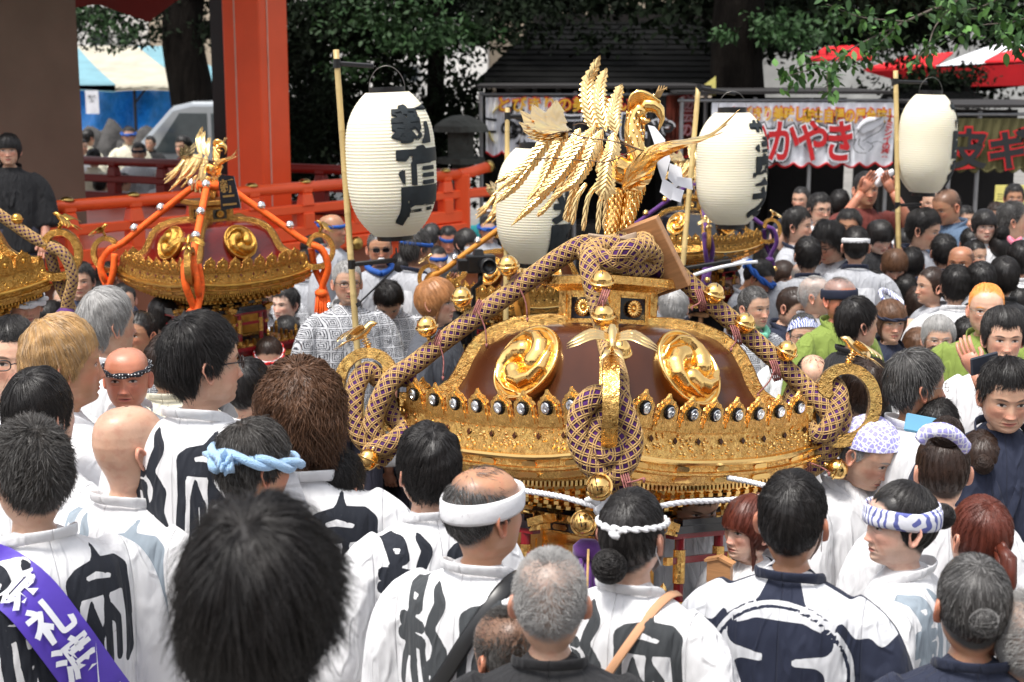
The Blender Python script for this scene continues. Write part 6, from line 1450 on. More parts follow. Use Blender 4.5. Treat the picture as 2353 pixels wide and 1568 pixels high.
# the purple tassel, and the small white rope tied round the body
mb = MB(); tassel(mb, INV @ P(1352, 1240, MC[2] - .74), .30, .050); o = mb.build('purple_tassel', PURPLE, big, True)
mb = MB(); q = np.array(INV @ P(1352, 1262, MC[2] - .80)); mb.tube([q, q + (0, 0, -.30)], .004, 6); mb.build('gold_braid', CORD, big, True)
mb = MB()
for L in ([(1205, 1128, -.62), (1290, 1142, -.74), (1375, 1166, -.82), (1440, 1180, -.84)], [(1440, 1180, -.84), (1560, 1156, -.70), (1670, 1150, -.55), (1775, 1140, -.45)], [(1620, 1092, -.35), (1700, 1103, -.42), (1790, 1124, -.50)]):
    q = spline(Lp(L), 40); t, a, b = frames(q); s_ = np.arange(40) * 1.3
    for k in range(3): mb.tube(q + (a * np.cos(s_ + k * 2.09)[:, None] + b * np.sin(s_ + k * 2.09)[:, None]) * .0045, .0058, 6)
knot(mb, INV @ P(1385, 1168, MC[2] - .84), .025)
mb.build('white_rope', CORDW, big, True)
# paper streamers from the phoenix's beak
for k, poly in enumerate(([(1280, 585), (1335, 598), (1422, 705), (1335, 745)], [(1335, 745), (1415, 703), (1462, 860), (1405, 1060), (1360, 930)], [(1455, 890), (1548, 925), (1556, 1005), (1512, 1085), (1440, 1010)], [(1400, 1010), (1512, 1075), (1466, 1190), (1376, 1122)], [(1510, 1000), (1630, 1010), (1641, 1106), (1520, 1070)], [(1482, 1080), (1572, 1108), (1542, 1206), (1468, 1180)])):
    f = [np.array(INV @ (ph(x, y, -.10 - .012 * k) + P(1418, 562, PZc))) for x, y in poly]; bk = [v + np.array((.0015, .0015, 0)) for v in f]; m = len(f)
    o = obj('paper_streamer', mesh_data('paper_streamer', f + bk, [tuple(range(m)), tuple(range(m, 2 * m))[::-1]] + [(i, i + m, (i + 1) % m + m, (i + 1) % m) for i in range(m)], PAPER, False), big)
# leaning timber plaque beside the phoenix, and the rag tied to its legs
def plaque(name, a, b, w, t, m, parent, inv, up):
    a, b = Vector(a), Vector(b); dr = (b - a); q = dr.to_track_quat('Z', 'Y'); mbx = MB(); L = dr.length
    mbx.prism([(-w / 2, -t / 2), (w / 2, -t / 2), (w / 2, t / 2), (-w / 2, t / 2)], 0, L); o = mbx.build(name, m, parent); o.matrix_local = inv @ (Matrix.Translation(a) @ q.to_matrix().to_4x4() @ Matrix.Rotation(up, 4, 'Z')); bevelled(o, .003); return o
plaque('timber_plaque', P(1546, 668, MC[2] + .02), P(1468, 512, MC[2] - .05), .15, .036, WOOD, big, INV, R(52))
mb = MB()
for k in range(6): mb.tube(spline([INV @ P(1352 + k * 2, 540 + k * 2, MC[2] - .1), INV @ P(1395, 545 + 2 * k, MC[2] - .12), INV @ P(1462, 552 - k * 3, MC[2] - .08)], 12), .006, 6)
mb.build('tied_rag', mk('old_rag', (.38, .28, .2), .9), big, True)
# wooden name stand near the little gate on the right
sg = MB(); sg.prism([(-.055, 0), (.055, 0), (.055, .185), (0, .205), (-.055, .185)], -.016, .016, Matrix.Rotation(math.pi / 2, 4, 'X')); sg.box((.03, 0, .20), (.075, .045, .012), rot=(0, .33, 0)); sg.box((-.03, 0, .20), (.075, .045, .012), rot=(0, -.33, 0))
o = sg.build('wooden_sign', WOOD, big); o.matrix_local = INV @ (Matrix.Translation(P(1652, 1385, MC[2] - .60)) @ Matrix.Rotation(R(-30), 4, 'Z') @ Matrix.Scale(.72, 4))

# ---------------------------------------------------------------- the other shrines
def simple_ropes(root, m, r, bells, tass, net=False, corners=(0, 1, 2, 3)):
    for k in corners:
        a = math.pi / 4 + k * math.pi / 2; c, s = math.cos(a), math.sin(a); W = lambda L: [(x * c - t * s, x * s + t * c, z) for x, t, z in L]
        mb = MB(); nb = MB()
        for L in ([(.04, 0, .66), (.14, .0, .63), (.32, 0, .50), (.55, 0, .33), (.72, 0, .20), (.84, .02, .14), (.90, .05, .02), (.86, .05, -.10)],
                  [(.80, -.03, .16), (.88, -.04, .12), (.92, -.03, -.02), (.87, 0, -.16), (.84, .02, -.26)], [(.78, .04, .12), (.80, .06, -.04), (.86, .04, -.18), (.90, .0, -.34), (.86, -.02, -.46)]):
            q = spline(W(L), 22); mb.tube(q, r, 10)
            if net: net_on(nb, q, r, step=.014)
        o = mb.build('rope', m, root, True)
        if net: nb.build('cord_net', CORD, o, True)
        for x, z in ((.14, .67), (.40, .48), (.62, .32), (.91, -.34), (.88, -.48)) if bells else ():
            b = obj('bell', bells, root); b.location = (x * c, x * s, z); b.scale = (.9, .9, .9)
        mb = MB(); tassel(mb, (.85 * c, .85 * s, -.20), .34, .055); mb.build('tassel', tass, root, True)
    mb = MB(); mb.tube([(-.09, 0, .63), (0, .08, .66), (.09, 0, .63), (0, -.08, .64), (-.09, .02, .66)], r * 1.2, 10); mb.build('rope_knot', m, root, True)
ORG2 = mk('amber_rope', (.62, .25, .03), .7, bump=(150, .5, .003))
for nm, lb, x, y, Z, s, yaw, roll, lq, rope, belld, tas, net, co in (
    ('portable_shrine', 'shrine with a maroon lacquer roof and bright orange ropes in front of the vermilion railing', 492, 612, 7.6, .64, 45, -1, LACQ_R, ORANGE, bell_data(SILVER), ORANGE, False, (0, 1, 2, 3)),
    ('portable_shrine', 'shrine with an old gold roof and a netted rope cut by the left edge', -195, 640, 6.5, .76, 45, -2, GOLDE2, PURP2, bell_data(GOLDD), PURPLE, True, (0, 3)),
    ('portable_shrine', 'shrine with a black roof and thick purple ropes behind the middle lantern', 1604, 552, 8.7, .50, 45, 0, LACQ_K, PURPLE, bell_data(GOLD), PURPLE, False, (0, 1, 2, 3)),
    ('portable_shrine', 'shrine with amber ropes mostly hidden by the pale lantern behind the phoenix', 1195, 668, 7.9, .56, 45, 0, LACQ, ORG2, bell_data(SILVER), ORG2, False, (1, 2, 3))):
    Mx = root_matrix(x, y, Z, s, yaw, roll); g2 = GOLDD if x < 600 else GOLD
    rt = mikoshi(nm, lb, 'portable shrines in the crowd', Mx, g2 if x < 0 else GOLD if x > 600 else GOLDD, GOLDE2, lq, 0, False)
    simple_ropes(rt, rope, .030 if net else .027, belld, tas, net, co)
    ps = s * (.92 if x != 492 else 1.0)
    add_phoenix(rt, Mx @ Matrix.Translation((0, 0, .55)) @ Matrix.Rotation(R(-yaw), 4, 'Z') @ Matrix.Scale(.84 if x == 492 else .95, 4))
    if x == 492:
        SIGNPOS = P(530, 480, 7.2); o = MB(); o.prism([(-.045, 0), (.05, 0), (.038, .155), (-.02, .17), (-.038, .155)], -.008, .008, Matrix.Rotation(math.pi / 2, 4, 'X')); b = o.build('name_plate', LACQ_K, rt)
        Mw = Matrix.Translation(SIGNPOS) @ Matrix.Rotation(R(-6), 4, 'Y'); b.matrix_local = Mx.inverted() @ Mw
        t = lettering('lettering', '新\n二', .062, GOLD, b, Matrix.Translation((0, -.010, .082)) @ Matrix.Rotation(math.pi / 2, 4, 'X'), bold=.002, stretch=(1.15, 1.1))
# ================================================================ PAPER LANTERNS ON BAMBOO POLES
LPAPER = mk('lantern_paper', (.88, .82, .64), .75, var=(3, .04)); t_, N_, L_, b_ = extra(LPAPER); b_.inputs['Subsurface Weight'].default_value = .25; b_.inputs['Subsurface Radius'].default_value = (.05, .04, .02); b_.inputs['Subsurface Scale'].default_value = 1
LINK = mk('lantern_ink', (.012, .018, .022), .7, var=(20, .3))
def lantern(label, x, y, w, h, Z, tilt, text, tang, tw, ncap, group='paper lanterns on bamboo poles', ts=1.0, ribs=44, tz=0):
    s = Z / FPX; Rm, H = w * s / 2, h * s; rt = empty('paper_lantern', P(x, y, Z), 0, label, 'lantern', group); rt.rotation_euler = (0, R(tilt), 0)
    pr = lambda u: Rm * (1 - (abs(2 * u - 1) ** 3.4) * .52)          # u: 0 bottom .. 1 top
    g = []; n = ribs * 5; A_ = np.linspace(0, 2 * np.pi, 72, endpoint=False)
    for i in range(n + 1):
        u = i / n; r = pr(u) - .0020 * abs(math.sin(u * ribs * math.pi)) ** .7 * 1.0 + .0010; g.append([(r * math.cos(a), r * math.sin(a), (u - .5) * H) for a in A_])
    mb = MB(); mb.grid(np.array(g), wrap=True); body = mb.build('paper_body', LPAPER, rt, True)
    rc = pr(0) * .98
    for nm, z0, z1 in (('top_ring', H / 2 - .004, H / 2 + ncap), ('bottom_ring', -H / 2 - ncap, -H / 2 + .004)):
        mb = MB(); mb.lathe([(rc * .80, z0), (rc * .86, z0), (rc * .86, z1), (rc * .80, z1), (rc * .80, z0)], 40); mb.build(nm, BLACKP, rt)
    mb = MB(); mb.tube([(rc * .85 * math.cos(a), 0, H / 2 + ncap * .5 + rc * 1.1 * math.sin(a)) for a in np.linspace(0, math.pi, 20)], .0012, 6); mb.build('wire_handle', WIRE, rt, True)
    if text:
        chars = text; m_ = len(chars); v0 = []; ch = H * .80 / m_ * ts
        for i, c in enumerate(chars):
            v, f = text_raw(c, ch * 1.08, .006); sc = ch * .97 / (v[:, 1].max() - v[:, 1].min()); v[:, 1] *= sc; v[:, 0] *= tw / (v[:, 0].max() - v[:, 0].min())
            v, f = sliced(v, f, .010, 0); v, f = sliced(v, f, .012, 1); z = v[:, 1] + (m_ / 2 - .5 - i) * ch * 1.05 + tz * H; u = z / H + .5; r = np.array([pr(q) for q in np.clip(u, 0, 1)]) + .0030; a = v[:, 0] / Rm + R(tang) - math.pi / 2
            mb = MB()
            for j, (ox, oz) in enumerate(((0, 0), (.005, .003), (-.005, -.003), (.0035, -.005), (-.0035, .005))):
                ao, ro = a + ox / Rm, r + .0005 * j; mb.add(np.stack([ro * np.cos(ao), ro * np.sin(ao), z + oz], 1), f)
            mb.build('lettering', LINK, body)
    return rt
def pole(label, a, b, r, group='bamboo poles', arms=()):
    a, b = Vector(a), Vector(b); rt = empty('bamboo_pole', b, 0, label, 'pole', group); n = 9; mb = MB(); pts = []; rr = []
    for i in range(n):
        for k, q in ((0.0, 1), (.02, 1.07), (.05, 1.0), (.5, .97), (.98, 1.0)): t = (i + k) / n; pts.append(b.lerp(a, t) - b ); rr.append(r * q * (1.05 - .1 * t))
    mb.tube(pts, rr, 12); mb.build('cane', BAMBOO, rt, True)
    for (p, q) in arms:
        mb = MB(); p, q = Vector(p) - b, Vector(q) - b; mb.tube([p, p.lerp(q, .5), q], .011, 6, flat=.8); mb.tube([p + Vector((0, 0, -.02)), p + Vector((0, 0, .02))], r * 1.15, 12); mb.build('bracket', BLACKP, rt)
    return rt
Z1 = 6.6
lantern('large cream lantern with three big black characters beside the vermilion pillar', 899, 377, 206, 326, Z1, -2.4, '新宿屋', 46, .27, .022)
pole('bamboo pole that carries the large left lantern', P(772, 113, Z1), P(832, 960, Z1 + .1), .0145, arms=((P(774, 146, Z1), P(858, 152, Z1)), (P(808, 608, Z1), P(910, 598, Z1))))
mb = MB(); mb.tube([P(910, 570, Z1), P(912, 598, Z1), P(905, 620, Z1), P(822, 700, Z1)], .004, 6); mb.tube([P(822, 696, Z1), P(826, 704, Z1)], .012, 8); o = mb.build('tension_cord', BLACKP); tag(o, 'black cord and hook below the large left lantern', 'cord')
Z2 = 8.0
lantern('cream lantern right of the phoenix with black characters at its right rim', 1681, 387, 163, 254, Z2, -.8, '若奥之', 56, .20, .026, ts=1.05)
pole('bamboo pole leaning left of the phoenix side lantern', P(1605, 198, Z2), P(1556, 760, Z2), .0145, arms=((P(1606, 202, Z2), P(1690, 216, Z2)), (P(1570, 618, Z2), P(1680, 600, Z2))))
Z3 = 9.4
lantern('pale lantern at the right with writing just round its edge', 2130, 330, 132, 222, Z3, 1.2, '花園社', 74, .20, .026, ts=1.05)
pole('bamboo pole holding the pale right lantern', P(2058, 162, Z3), P(2066, 655, Z3), .0165, arms=((P(2058, 188, Z3), P(2130, 190, Z3)), (P(2062, 472, Z3), P(2118, 470, Z3))))
mb = MB(); mb.tube([P(2066, 640, Z3), P(2068, 800, Z3)], .018, 10); o = mb.build('pole_grip', BLACKP); tag(o, 'black wrapped grip at the foot of the right bamboo pole', 'grip')
Z4 = 7.2
lantern('cream lantern half hidden behind the phoenix tail', 1226, 472, 172, 262, Z4, .6, '三光町', 60, .20, .024)
pole('short bamboo pole end above the lantern behind the phoenix', P(1166, 247, Z4), P(1162, 760, Z4), .0125, arms=((P(1166, 268, Z4), P(1215, 268, Z4)),))
# ================================================================ THE CROWD (x, y of the head in the photograph's frame, its height, the way it faces: 0 to the camera, 90 right, 180 away, -90 left)
GW = 'festival men and women in white coats'; GG = 'festival people in grey coats'; GB = 'onlookers behind'
pp = person
# --- the nearest rows, seen mostly from behind
pp(608, 1385, 405, 164, 'fluffy', 'k', 'm', 'white', zt=1.78, label='person with big fluffy black hair filling the bottom centre left, nearest to the camera', grp=GW, ink='kanji')
SASHMAN = pp(70, 1092, 250, -140, 'fade', 's', 'm', 'white', ink='kanji', label='man with cropped dark hair and a purple sash lettered in white across his back', grp=GW)
pp(98, 955, 195, 150, 'mush', 'k', 'm', 'white', label='person with smooth black hair between the purple sash man and the shaved head', grp=GW)
pp(300, 1030, 215, 132, 'shaven', 'k', 'l', 'white', ink='kanji', faded=2, ry=-20, label='man with a shaved head in a plain white coat, seen from behind', grp=GW)
pp(468, 835, 215, 118, 'short', 'k', 'l', 'white', ink='kanji', ry=-40, acc=('glasses',), zt=1.64, label='tall man with short black hair and glasses in a white coat with black characters', grp=GW)
pp(152, 838, 205, 112, 'mush', 'y', 't', 'white', ry=-15, zt=1.6, label='tanned man with straw blond bowl cut hair looking right', grp=GW)
pp(292, 868, 150, 6, 'shaven', 'G', 'r', 'white', acc=('twist:dots',), mouth=.5, wf=1.04, label='bald old man facing the camera with a black and white twisted headband', grp=GW)
pp(28, 826, 190, 22, 'neat', 'k', 'l', 'white', acc=('glasses',), label='man with black hair and dark rimmed glasses cut by the left edge', grp=GW)
pp(252, 745, 150, 128, 'mush', 'G', 'm', 'white', label='grey haired man in a white collar behind the blond man', grp=GW)
pp(694, 962, 235, 182, 'wavy', 'B', 'l', 'white', ink='kanji', label='person with wavy brown hair in a white coat with bold black characters', grp=GW)
pp(590, 1070, 205, 125, 'short', 's', 't', 'white', ink='kanji', p=6, ry=-25, acc=('fat:lb',), label='man with a pale blue towel twisted round his greying hair', grp=GW)
pp(982, 1078, 190, -158, 'mush', 'k', 'l', 'white', ink='kanji', label='black haired man in a white coat below the left rope coil', grp=GW)
pp(1115, 1178, 230, 128, 'thin', 'g', 't', 'white', ink='kanji', faded=1, ry=-25, acc=('wide:w', 'strap:k:-1'), label='old man with a wide white headband and a black strap over his white coat', grp=GW)
pp(1264, 1378, 250, 178, 'buzz', 'G', 'm', 'black', label='man with cropped silver hair and a thinning crown in a black shirt', grp=GW)
pp(1170, 1500, 232, -150, 'buzz', 's', 't', 'dgrey', p=10, label='man with cropped grey brown hair cut by the bottom edge', grp=GW)
pp(1455, 1228, 215, 150, 'tied', 'k', 'l', 'white', ink='kanji', faded=1, acc=('lowbun', 'thin:w', 'glasses', 'mask', 'strap:o:-1'), label='woman with a black netted bun and a white twisted headband', grp=GW)
pp(1822, 1195, 225, 158, 'neat', 'k', 't', 'navy', ink='roundel', acc=('mask',), label='man with a face mask in a navy and white coat with a big roundel', grp=GW)
pp(2068, 1205, 200, -84, 'tied', 'k', 'p', 'white', ink='kanji', faded=2, ry=30, acc=('band:sw', 'bun', 'wide:sw'), label='young woman in profile with a broad white and blue printed headband', grp=GW)
pp(2165, 1075, 175, 176, 'tied', 'b', 'l', 'white', p=14, acc=('topbun',), label='woman with piled up dark hair under a lavender checked cloth', grp=GW)
pp(2256, 1060, 150, 165, 'tied', 'b', 'l', 'white', acc=('bun',), label='woman with dark brown hair pinned up, bare neck in a white coat', grp=GW)
pp(2250, 1232, 190, -165, 'tied', 'R', 'l', 'white', acc=('pony',), label='woman with a reddish brown ponytail by the right edge', grp=GW)
pp(2235, 1390, 240, 176, 'tied', 'g', 't', 'navy', acc=('samurai',), label='long haired greying man with a knotted bun in a navy coat', grp=GW)
pp(2362, 1470, 240, 170, 'buzz', 'G', 'm', 'navy', label='grey head cut by the bottom right corner', grp=GW)
COLLARMAN = pp(1996, 1022, 172, 48, 'thin', 'G', 'l', 'white', p=26, Z=5.3, acc=('cap:lav',), label='man bending down in a lavender checked head cloth beside the right scroll', grp=GW)
pp(2108, 888, 160, 98, 'short', 'g', 't', 'white', Z=5.3, acc=('wire',), label='man with dark grey hair and rimless glasses looking right', grp=GW)
pp(1992, 900, 146, 165, 'short', 'b', 'm', 'white', Z=5.85, label='person with dark brown hair right behind the right scroll', grp=GW)
pp(2312, 905, 165, -4, 'short', 'k', 'm', 'navy', p=12, label='young man in a navy shirt looking down at the right edge', grp=GW)
pp(2256, 935, 125, 22, 'short', 'k', 'm', 'white', label='smiling man in white partly behind the navy shirt man', grp=GW)
PHOTOG = pp(2150, 985, 135, 165, 'short', 'k', 'm', 'white', pose='high', one_up=-1, zt=1.45, label='person in white raising a phone above the heads', grp=GW)
# a row that stands along the carrying poles, half hidden
pp(780, 1120, 165, 150, 'short', 'k', 'm', 'white', zt=1.35, label='man in white behind the blue towel man', grp=GW)
pp(1600, 1130, 150, 20, 'short', 'k', 'm', 'white', ink='kanji', faded=2, zt=1.1, p=30, label='person in a white coat stooping under the right eave of the gilded shrine', grp=GW)
pp(1720, 1215, 150, -60, 'long', 'R', 'p', 'white', zt=1.35, label='woman with long reddish hair beyond the masked man', grp=GW)
pp(385, 838, 135, 178, 'bob', 'b', 'l', 'cream', label='person with a dark brown bob behind the bald old man', grp=GW)
pp(574, 893, 140, 150, 'neat', 'k', 'm', 'white', label='black haired head between the tall man and the wavy brown hair', grp=GW)
pp(322, 768, 100, -30, 'neat', 'k', 't', 'yuk', label='tanned man glancing left beside the grey haired man', grp=GB)
pp(372, 728, 95, -128, 'tied', 'k', 'l', 'black', acc=('lowbun',), label='person with long black hair tied back below the orange roped shrine', grp=GB)
pp(432, 722, 80, 176, 'short', 'k', 'm', 'grey', label='black hair just under the orange tassel', grp=GG)
pp(58, 700, 108, 28, 'short', 'k', 'm', 'white', acc=('fat:w',), label='man with a white twisted towel below the left golden roof', grp=GG)
pp(186, 646, 82, 8, 'short', 'k', 'm', 'navy', label='black haired man with narrowed eyes beside the purple tassel', grp=GG)
pp(150, 694, 80, 14, 'buzz', 'G', 'm', 'maroon', label='grey haired man right of the purple tassel', grp=GG)
pp(218, 690, 78, 2, 'short', 'k', 'l', 'black', acc=('wire',), label='black haired man with thin glasses above the grey hair', grp=GG)
pp(14, 642, 72, 12, 'neat', 'k', 't', 'grey', label='smiling man at the left edge under the golden roof', grp=GG)
pp(30, 742, 80, 170, 'bob', 'b', 'm', 'black', label='brown hair at the left edge in front of the white towel man', grp=GG)
pp(618, 812, 95, 8, 'tied', 'b', 'l', 'white', p=24, acc=('band:w', 'twist:red'), label='person bowing in a red and white headband', grp=GG)
pp(712, 838, 85, 60, 'bob', 'b', 'l', 'white', acc=('hat:p',), label='person in a peach coloured cap', grp=GG)
pp(768, 772, 92, 6, 'neat', 'k', 'l', 'cream', acc=('fat:w:.05', 'wire'), label='older man with a fat white towel knotted over his forehead', grp=GG)
pp(856, 752, 80, -8, 'short', 'k', 'm', 'yuk', label='man peering from behind the left golden scroll', grp=GG)
pp(792, 835, 95, 170, 'neat', 'k', 'm', 'white', acc=('bandknot:bp',), label='black hair with a blue and white band in front of the left scroll', grp=GG)
pp(1004, 694, 108, 70, 'bob', 'o', 'l', 'dgrey', label='person with orange blond hair behind the rope with golden bells', grp=GG)
pp(893, 668, 92, 4, 'short', 'k', 'm', 'yuk', p=48, label='black haired man bowing his head in a patterned cotton coat', grp=GG)
pp(798, 650, 98, 16, 'neat', 'G', 'm', 'yuk', acc=('glasses',), label='grey haired man with glasses behind the left bamboo pole', grp=GG)
pp(872, 572, 82, 12, 'neat', 'g', 't', 'grey', acc=('sun', 'moustache', 'scarf:b'), label='man with sunglasses and a white moustache', grp=GG)
pp(958, 572, 88, 128, 'short', 'g', 't', 'grey', ink='panel', acc=('bandknot:b',), col='navy', label='man with a blue headband seen from behind under the left lantern', grp=GG)
pp(764, 530, 78, 72, 'shaven', 'k', 't', 'grey', p=-8, acc=('bandknot:b',), label='shaven headed man with a blue headband in profile by the railing', grp=GG)
pp(718, 565, 66, 85, 'neat', 'k', 't', 'grey', p=30, acc=('band:b',), label='man with a blue headband bowing beside the golden scroll', grp=GG)
pp(688, 566, 58, 150, 'shaven', 'k', 't', 'grey', label='bald head at the right end of the orange roped shrine', grp=GG)
pp(1030, 548, 62, 4, 'neat', 'k', 'r', 'grey', acc=('band:b',), p=15, label='smiling person with a thin blue headband right of the left lantern', grp=GG)
pp(1072, 560, 66, 45, 'bob', 'k', 'l', 'black', acc=('mask',), label='black haired woman in a white mask', grp=GG)
pp(1122, 528, 58, -5, 'neat', 'k', 'l', 'grey', acc=('fat:b',), label='person in a blue head towel left of the middle lantern', grp=GG)
pp(992, 545, 62, 160, 'neat', 'g', 'm', 'grey', col='navy', label='grey haired man behind the blue headband man', grp=GG)
pp(1116, 488, 42, 10, None, 'k', 'l', 'teal', acc=('mask', 'hat:w'), label='masked person in a white cap and a teal shirt', grp=GB)
CAMMAN = pp(1058, 668, 88, 5, 'short', 'k', 'm', 'black', pose='up', zt=1.45, label='photographer hidden behind a black camera', grp=GB)
pp(1276, 676, 92, -100, 'short', 'k', 'l', 'navy', p=25, label='man bending behind the golden top box', grp=GB)
pp(1222, 712, 80, 165, 'shaven', 'G', 'l', 'grey', label='bald crown seen under the left rope', grp=GB)
pp(1160, 720, 78, 170, 'short', 'k', 'm', 'navy', label='dark hair under the left rope', grp=GB)
pp(1548, 706, 90, 172, 'short', 'w', 'l', 'white', label='white haired person behind the golden top box', grp=GB)
pp(1010, 810, 95, 176, 'neat', 'k', 'm', 'black', acc=('hat:s',), label='person in a straw hat with a black ribbon behind the rope', grp=GB)
# --- right: middle distance
pp(2306, 778, 128, -6, 'mush', 'k', 'l', 'white', label='young man with closed eyes below the blond man', grp=GG)
pp(2266, 712, 116, -14, 'slick', 'O', 'l', 'green', acc=('wire', 'strap:r:1'), mouth=1.0, wf=1.05, label='man with orange blond slicked hair and an open mouth', grp=GG)
pp(2156, 780, 100, -8, 'mush', 'G', 'l', 'white', acc=('wire',), label='grey haired man with thin glasses facing the camera', grp=GG)
pp(2094, 774, 90, 18, 'bald', 'G', 'l', 'black', label='bald man left of the grey haired man with glasses', grp=GG)
pp(2046, 740, 98, 6, 'bob', 'B', 'l', 'navy', acc=('twist:n',), label='woman with a brown bob and a dark band on her forehead', grp=GG)
pp(1972, 745, 116, 104, 'short', 'k', 'l', 'black', label='black haired man in a black shirt looking right', grp=GG)
pp(1846, 772, 98, 2, 'neat', 'g', 'l', 'white', acc=('cap:burst', 'glasses'), label='man with round glasses in a navy and white starburst head wrap', grp=GG)
pp(1893, 775, 92, 60, 'neat', 'k', 'r', 'green', label='red faced man beside the starburst head wrap', grp=GG)
pp(1930, 688, 104, 28, 'buzz', 'G', 'r', 'green', acc=('wide:n',), label='man with a navy headband in a green coat', grp=GG)
pp(1874, 680, 94, 72, 'buzz', 'w', 'm', 'grey', label='old man with short white hair in profile', grp=GG)
pp(1822, 700, 92, 48, 'tied', 'b', 'l', 'navy', p=18, label='woman with dark brown hair looking down', grp=GG)
pp(1734, 708, 96, 34, 'neat', 'g', 'm', 'yuk', acc=('scarf:mint',), label='man with a mint green towel round his neck', grp=GG)
pp(1674, 656, 82, 6, 'neat', 'k', 'l', 'black', acc=('glasses',), label='man with dark rimmed glasses above the rope bells', grp=GG)
pp(1744, 625, 84, 66, 'neat', 'k', 't', 'grey', p=34, acc=('fat:b',), label='man with a bright blue twisted towel looking down', grp=GG)
pp(1704, 752, 92, 178, 'short', 'k', 'm', 'black', label='black hair between two golden bells', grp=GG)
pp(1868, 858, 112, 4, 'thin', 'k', 'l', 'black', p=26, acc=('wire',), label='man with a receding hairline and glasses behind the golden eave', grp=GG)
pp(1846, 640, 82, 170, 'thin', 'G', 'm', 'grey', label='grey head with a thin crown', grp=GG)
pp(1966, 566, 88, 172, 'neat', 'k', 'm', 'grey', ink='panel', acc=('band:w',), col='navy', label='man with a white headband in a grey coat with a white back panel', grp=GG)
pp(1856, 588, 84, 176, 'short', 'k', 'm', 'grey', col='navy', label='round black haired head left of the white headband', grp=GG)
pp(1834, 520, 82, 62, 'short', 'k', 'l', 'grey', col='navy', label='young man with clear profile in a grey coat', grp=GG)
pp(1884, 482, 72, 18, 'short', 'k', 'l', 'white', acc=('glasses',), label='man with glasses in white under the squid banner', grp=GG)
pp(1906, 552, 92, -55, 'fluffy', 'k', 'm', 'grey', acc=('glasses',), col='navy', label='fluffy haired man with glasses looking down left', p=22, grp=GG)
pp(1950, 522, 78, -20, 'short', 'k', 't', 'grey', label='dark haired man behind the fluffy hair', grp=GG)
pp(2022, 538, 76, 22, 'bob', 'k', 'p', 'black', p=24, label='woman with a black bob looking down', grp=GG)
pp(2002, 660, 82, 40, 'fade', 'k', 'm', 'grey', p=14, label='man with shaved sides above the print ring', grp=GG)
pp(2056, 605, 80, -8, 'long', 'B', 'l', 'navy', p=24, label='woman with long light brown hair by the right bamboo pole', grp=GG)
pp(2020, 590, 68, 66, 'bob', 'R', 'l', 'green', label='person with short reddish hair', grp=GG)
pp(2046, 655, 74, 0, 'neat', 'k', 'l', 'grey', label='face partly behind the right bamboo pole', grp=GG)
pp(2124, 525, 92, 58, 'short', 'k', 'm', 'grey', p=12, col='navy', label='man with thick black hair in grey with a navy collar under the right lantern', grp=GG)
pp(2176, 468, 84, -66, 'buzz', 'k', 't', 'blue', p=22, label='stout man in a slate blue coat leaning left', grp=GB)
pp(2138, 468, 60, -10, 'shaven', 'k', 'm', 'grey', label='face just below the right lantern', grp=GB)
SWEAT = pp(1990, 436, 80, 8, 'neat', 'k', 't', 'maroon', pose='up', mouth=.4, zt=1.6, col='black', label='laughing man in a maroon coat wiping his forehead under the squid banner', grp=GB)
pp(2168, 580, 80, 172, 'short', 'k', 'm', 'navy', label='black hair below the woman with bangs', grp=GG)
pp(2208, 605, 84, -32, 'buzz', 'k', 'd', 'grey', wf=1.05, label='man with a deeply tanned bald forehead', bald=.9, grp=GG)
pp(2262, 520, 74, -2, 'bob', 'k', 'p', 'white', label='young woman with straight bangs', grp=GG)
pp(2328, 508, 86, 82, 'fade', 'g', 'm', 'white', label='grey templed man in white at the right edge', grp=GG)
pp(2140, 658, 88, -82, 'tied', 'b', 'm', 'grey', acc=('lowbun',), label='woman in profile looking left, hair tied behind', grp=GG)
pp(2196, 658, 92, 172, 'short', 'k', 'm', 'white', label='black haired man in white behind the profile woman', grp=GG)
pp(2296, 570, 74, 176, 'tied', 'k', 'm', 'black', acc=('topbun',), label='piled black hair with a pink ribbon', grp=GG)
pp(2305, 640, 88, 178, 'mush', 'k', 'm', 'black', label='black hair right of the orange blond man', grp=GG)
pp(2252, 652, 92, 176, 'mush', 'k', 'm', 'black', zt=1.62, label='black hair right behind the orange blond man', grp=GG)
pp(2172, 735, 72, 6, 'tied', 'b', 'l', 'white', p=20, label='woman with pulled back dark hair holding a camera', grp=GG)
pp(2346, 600, 84, 174, 'mush', 'k', 'm', 'white', label='black hair at the right edge', grp=GG)
pp(2338, 700, 84, 176, 'short', 'k', 'm', 'white', label='dark head at the right edge above the young man', grp=GG)
pp(2150, 520, 60, 150, 'bob', 'B', 'l', 'grey', zt=1.45, label='brown hair behind the thick black hair', grp=GG)
pp(2060, 515, 60, -8, 'short', 'k', 'l', 'white', acc=('mask',), label='masked face behind the right bamboo pole', grp=GG)
pp(2034, 790, 92, 30, 'mush', 'b', 'm', 'black', zt=1.4, label='dark hair below the brown bob', grp=GG)
pp(2108, 800, 92, 172, 'bob', 'B', 'm', 'white', zt=1.4, label='brown hair below the bald man', grp=GG)
pp(1785, 690, 80, 174, 'tied', 'b', 'm', 'navy', label='dark hair by the top right bell', grp=GG)
pp(1650, 600, 66, 150, 'short', 'k', 'm', 'grey', label='head beneath the black roofed shrine', grp=GG)
pp(1710, 555, 62, 100, 'neat', 'k', 'm', 'grey', acc=('wire',), label='man with glasses at the purple rope', grp=GG)
pp(1790, 560, 74, 160, 'shaven', 'k', 'l', 'grey', label='balding man left of the clear profile', grp=GG)
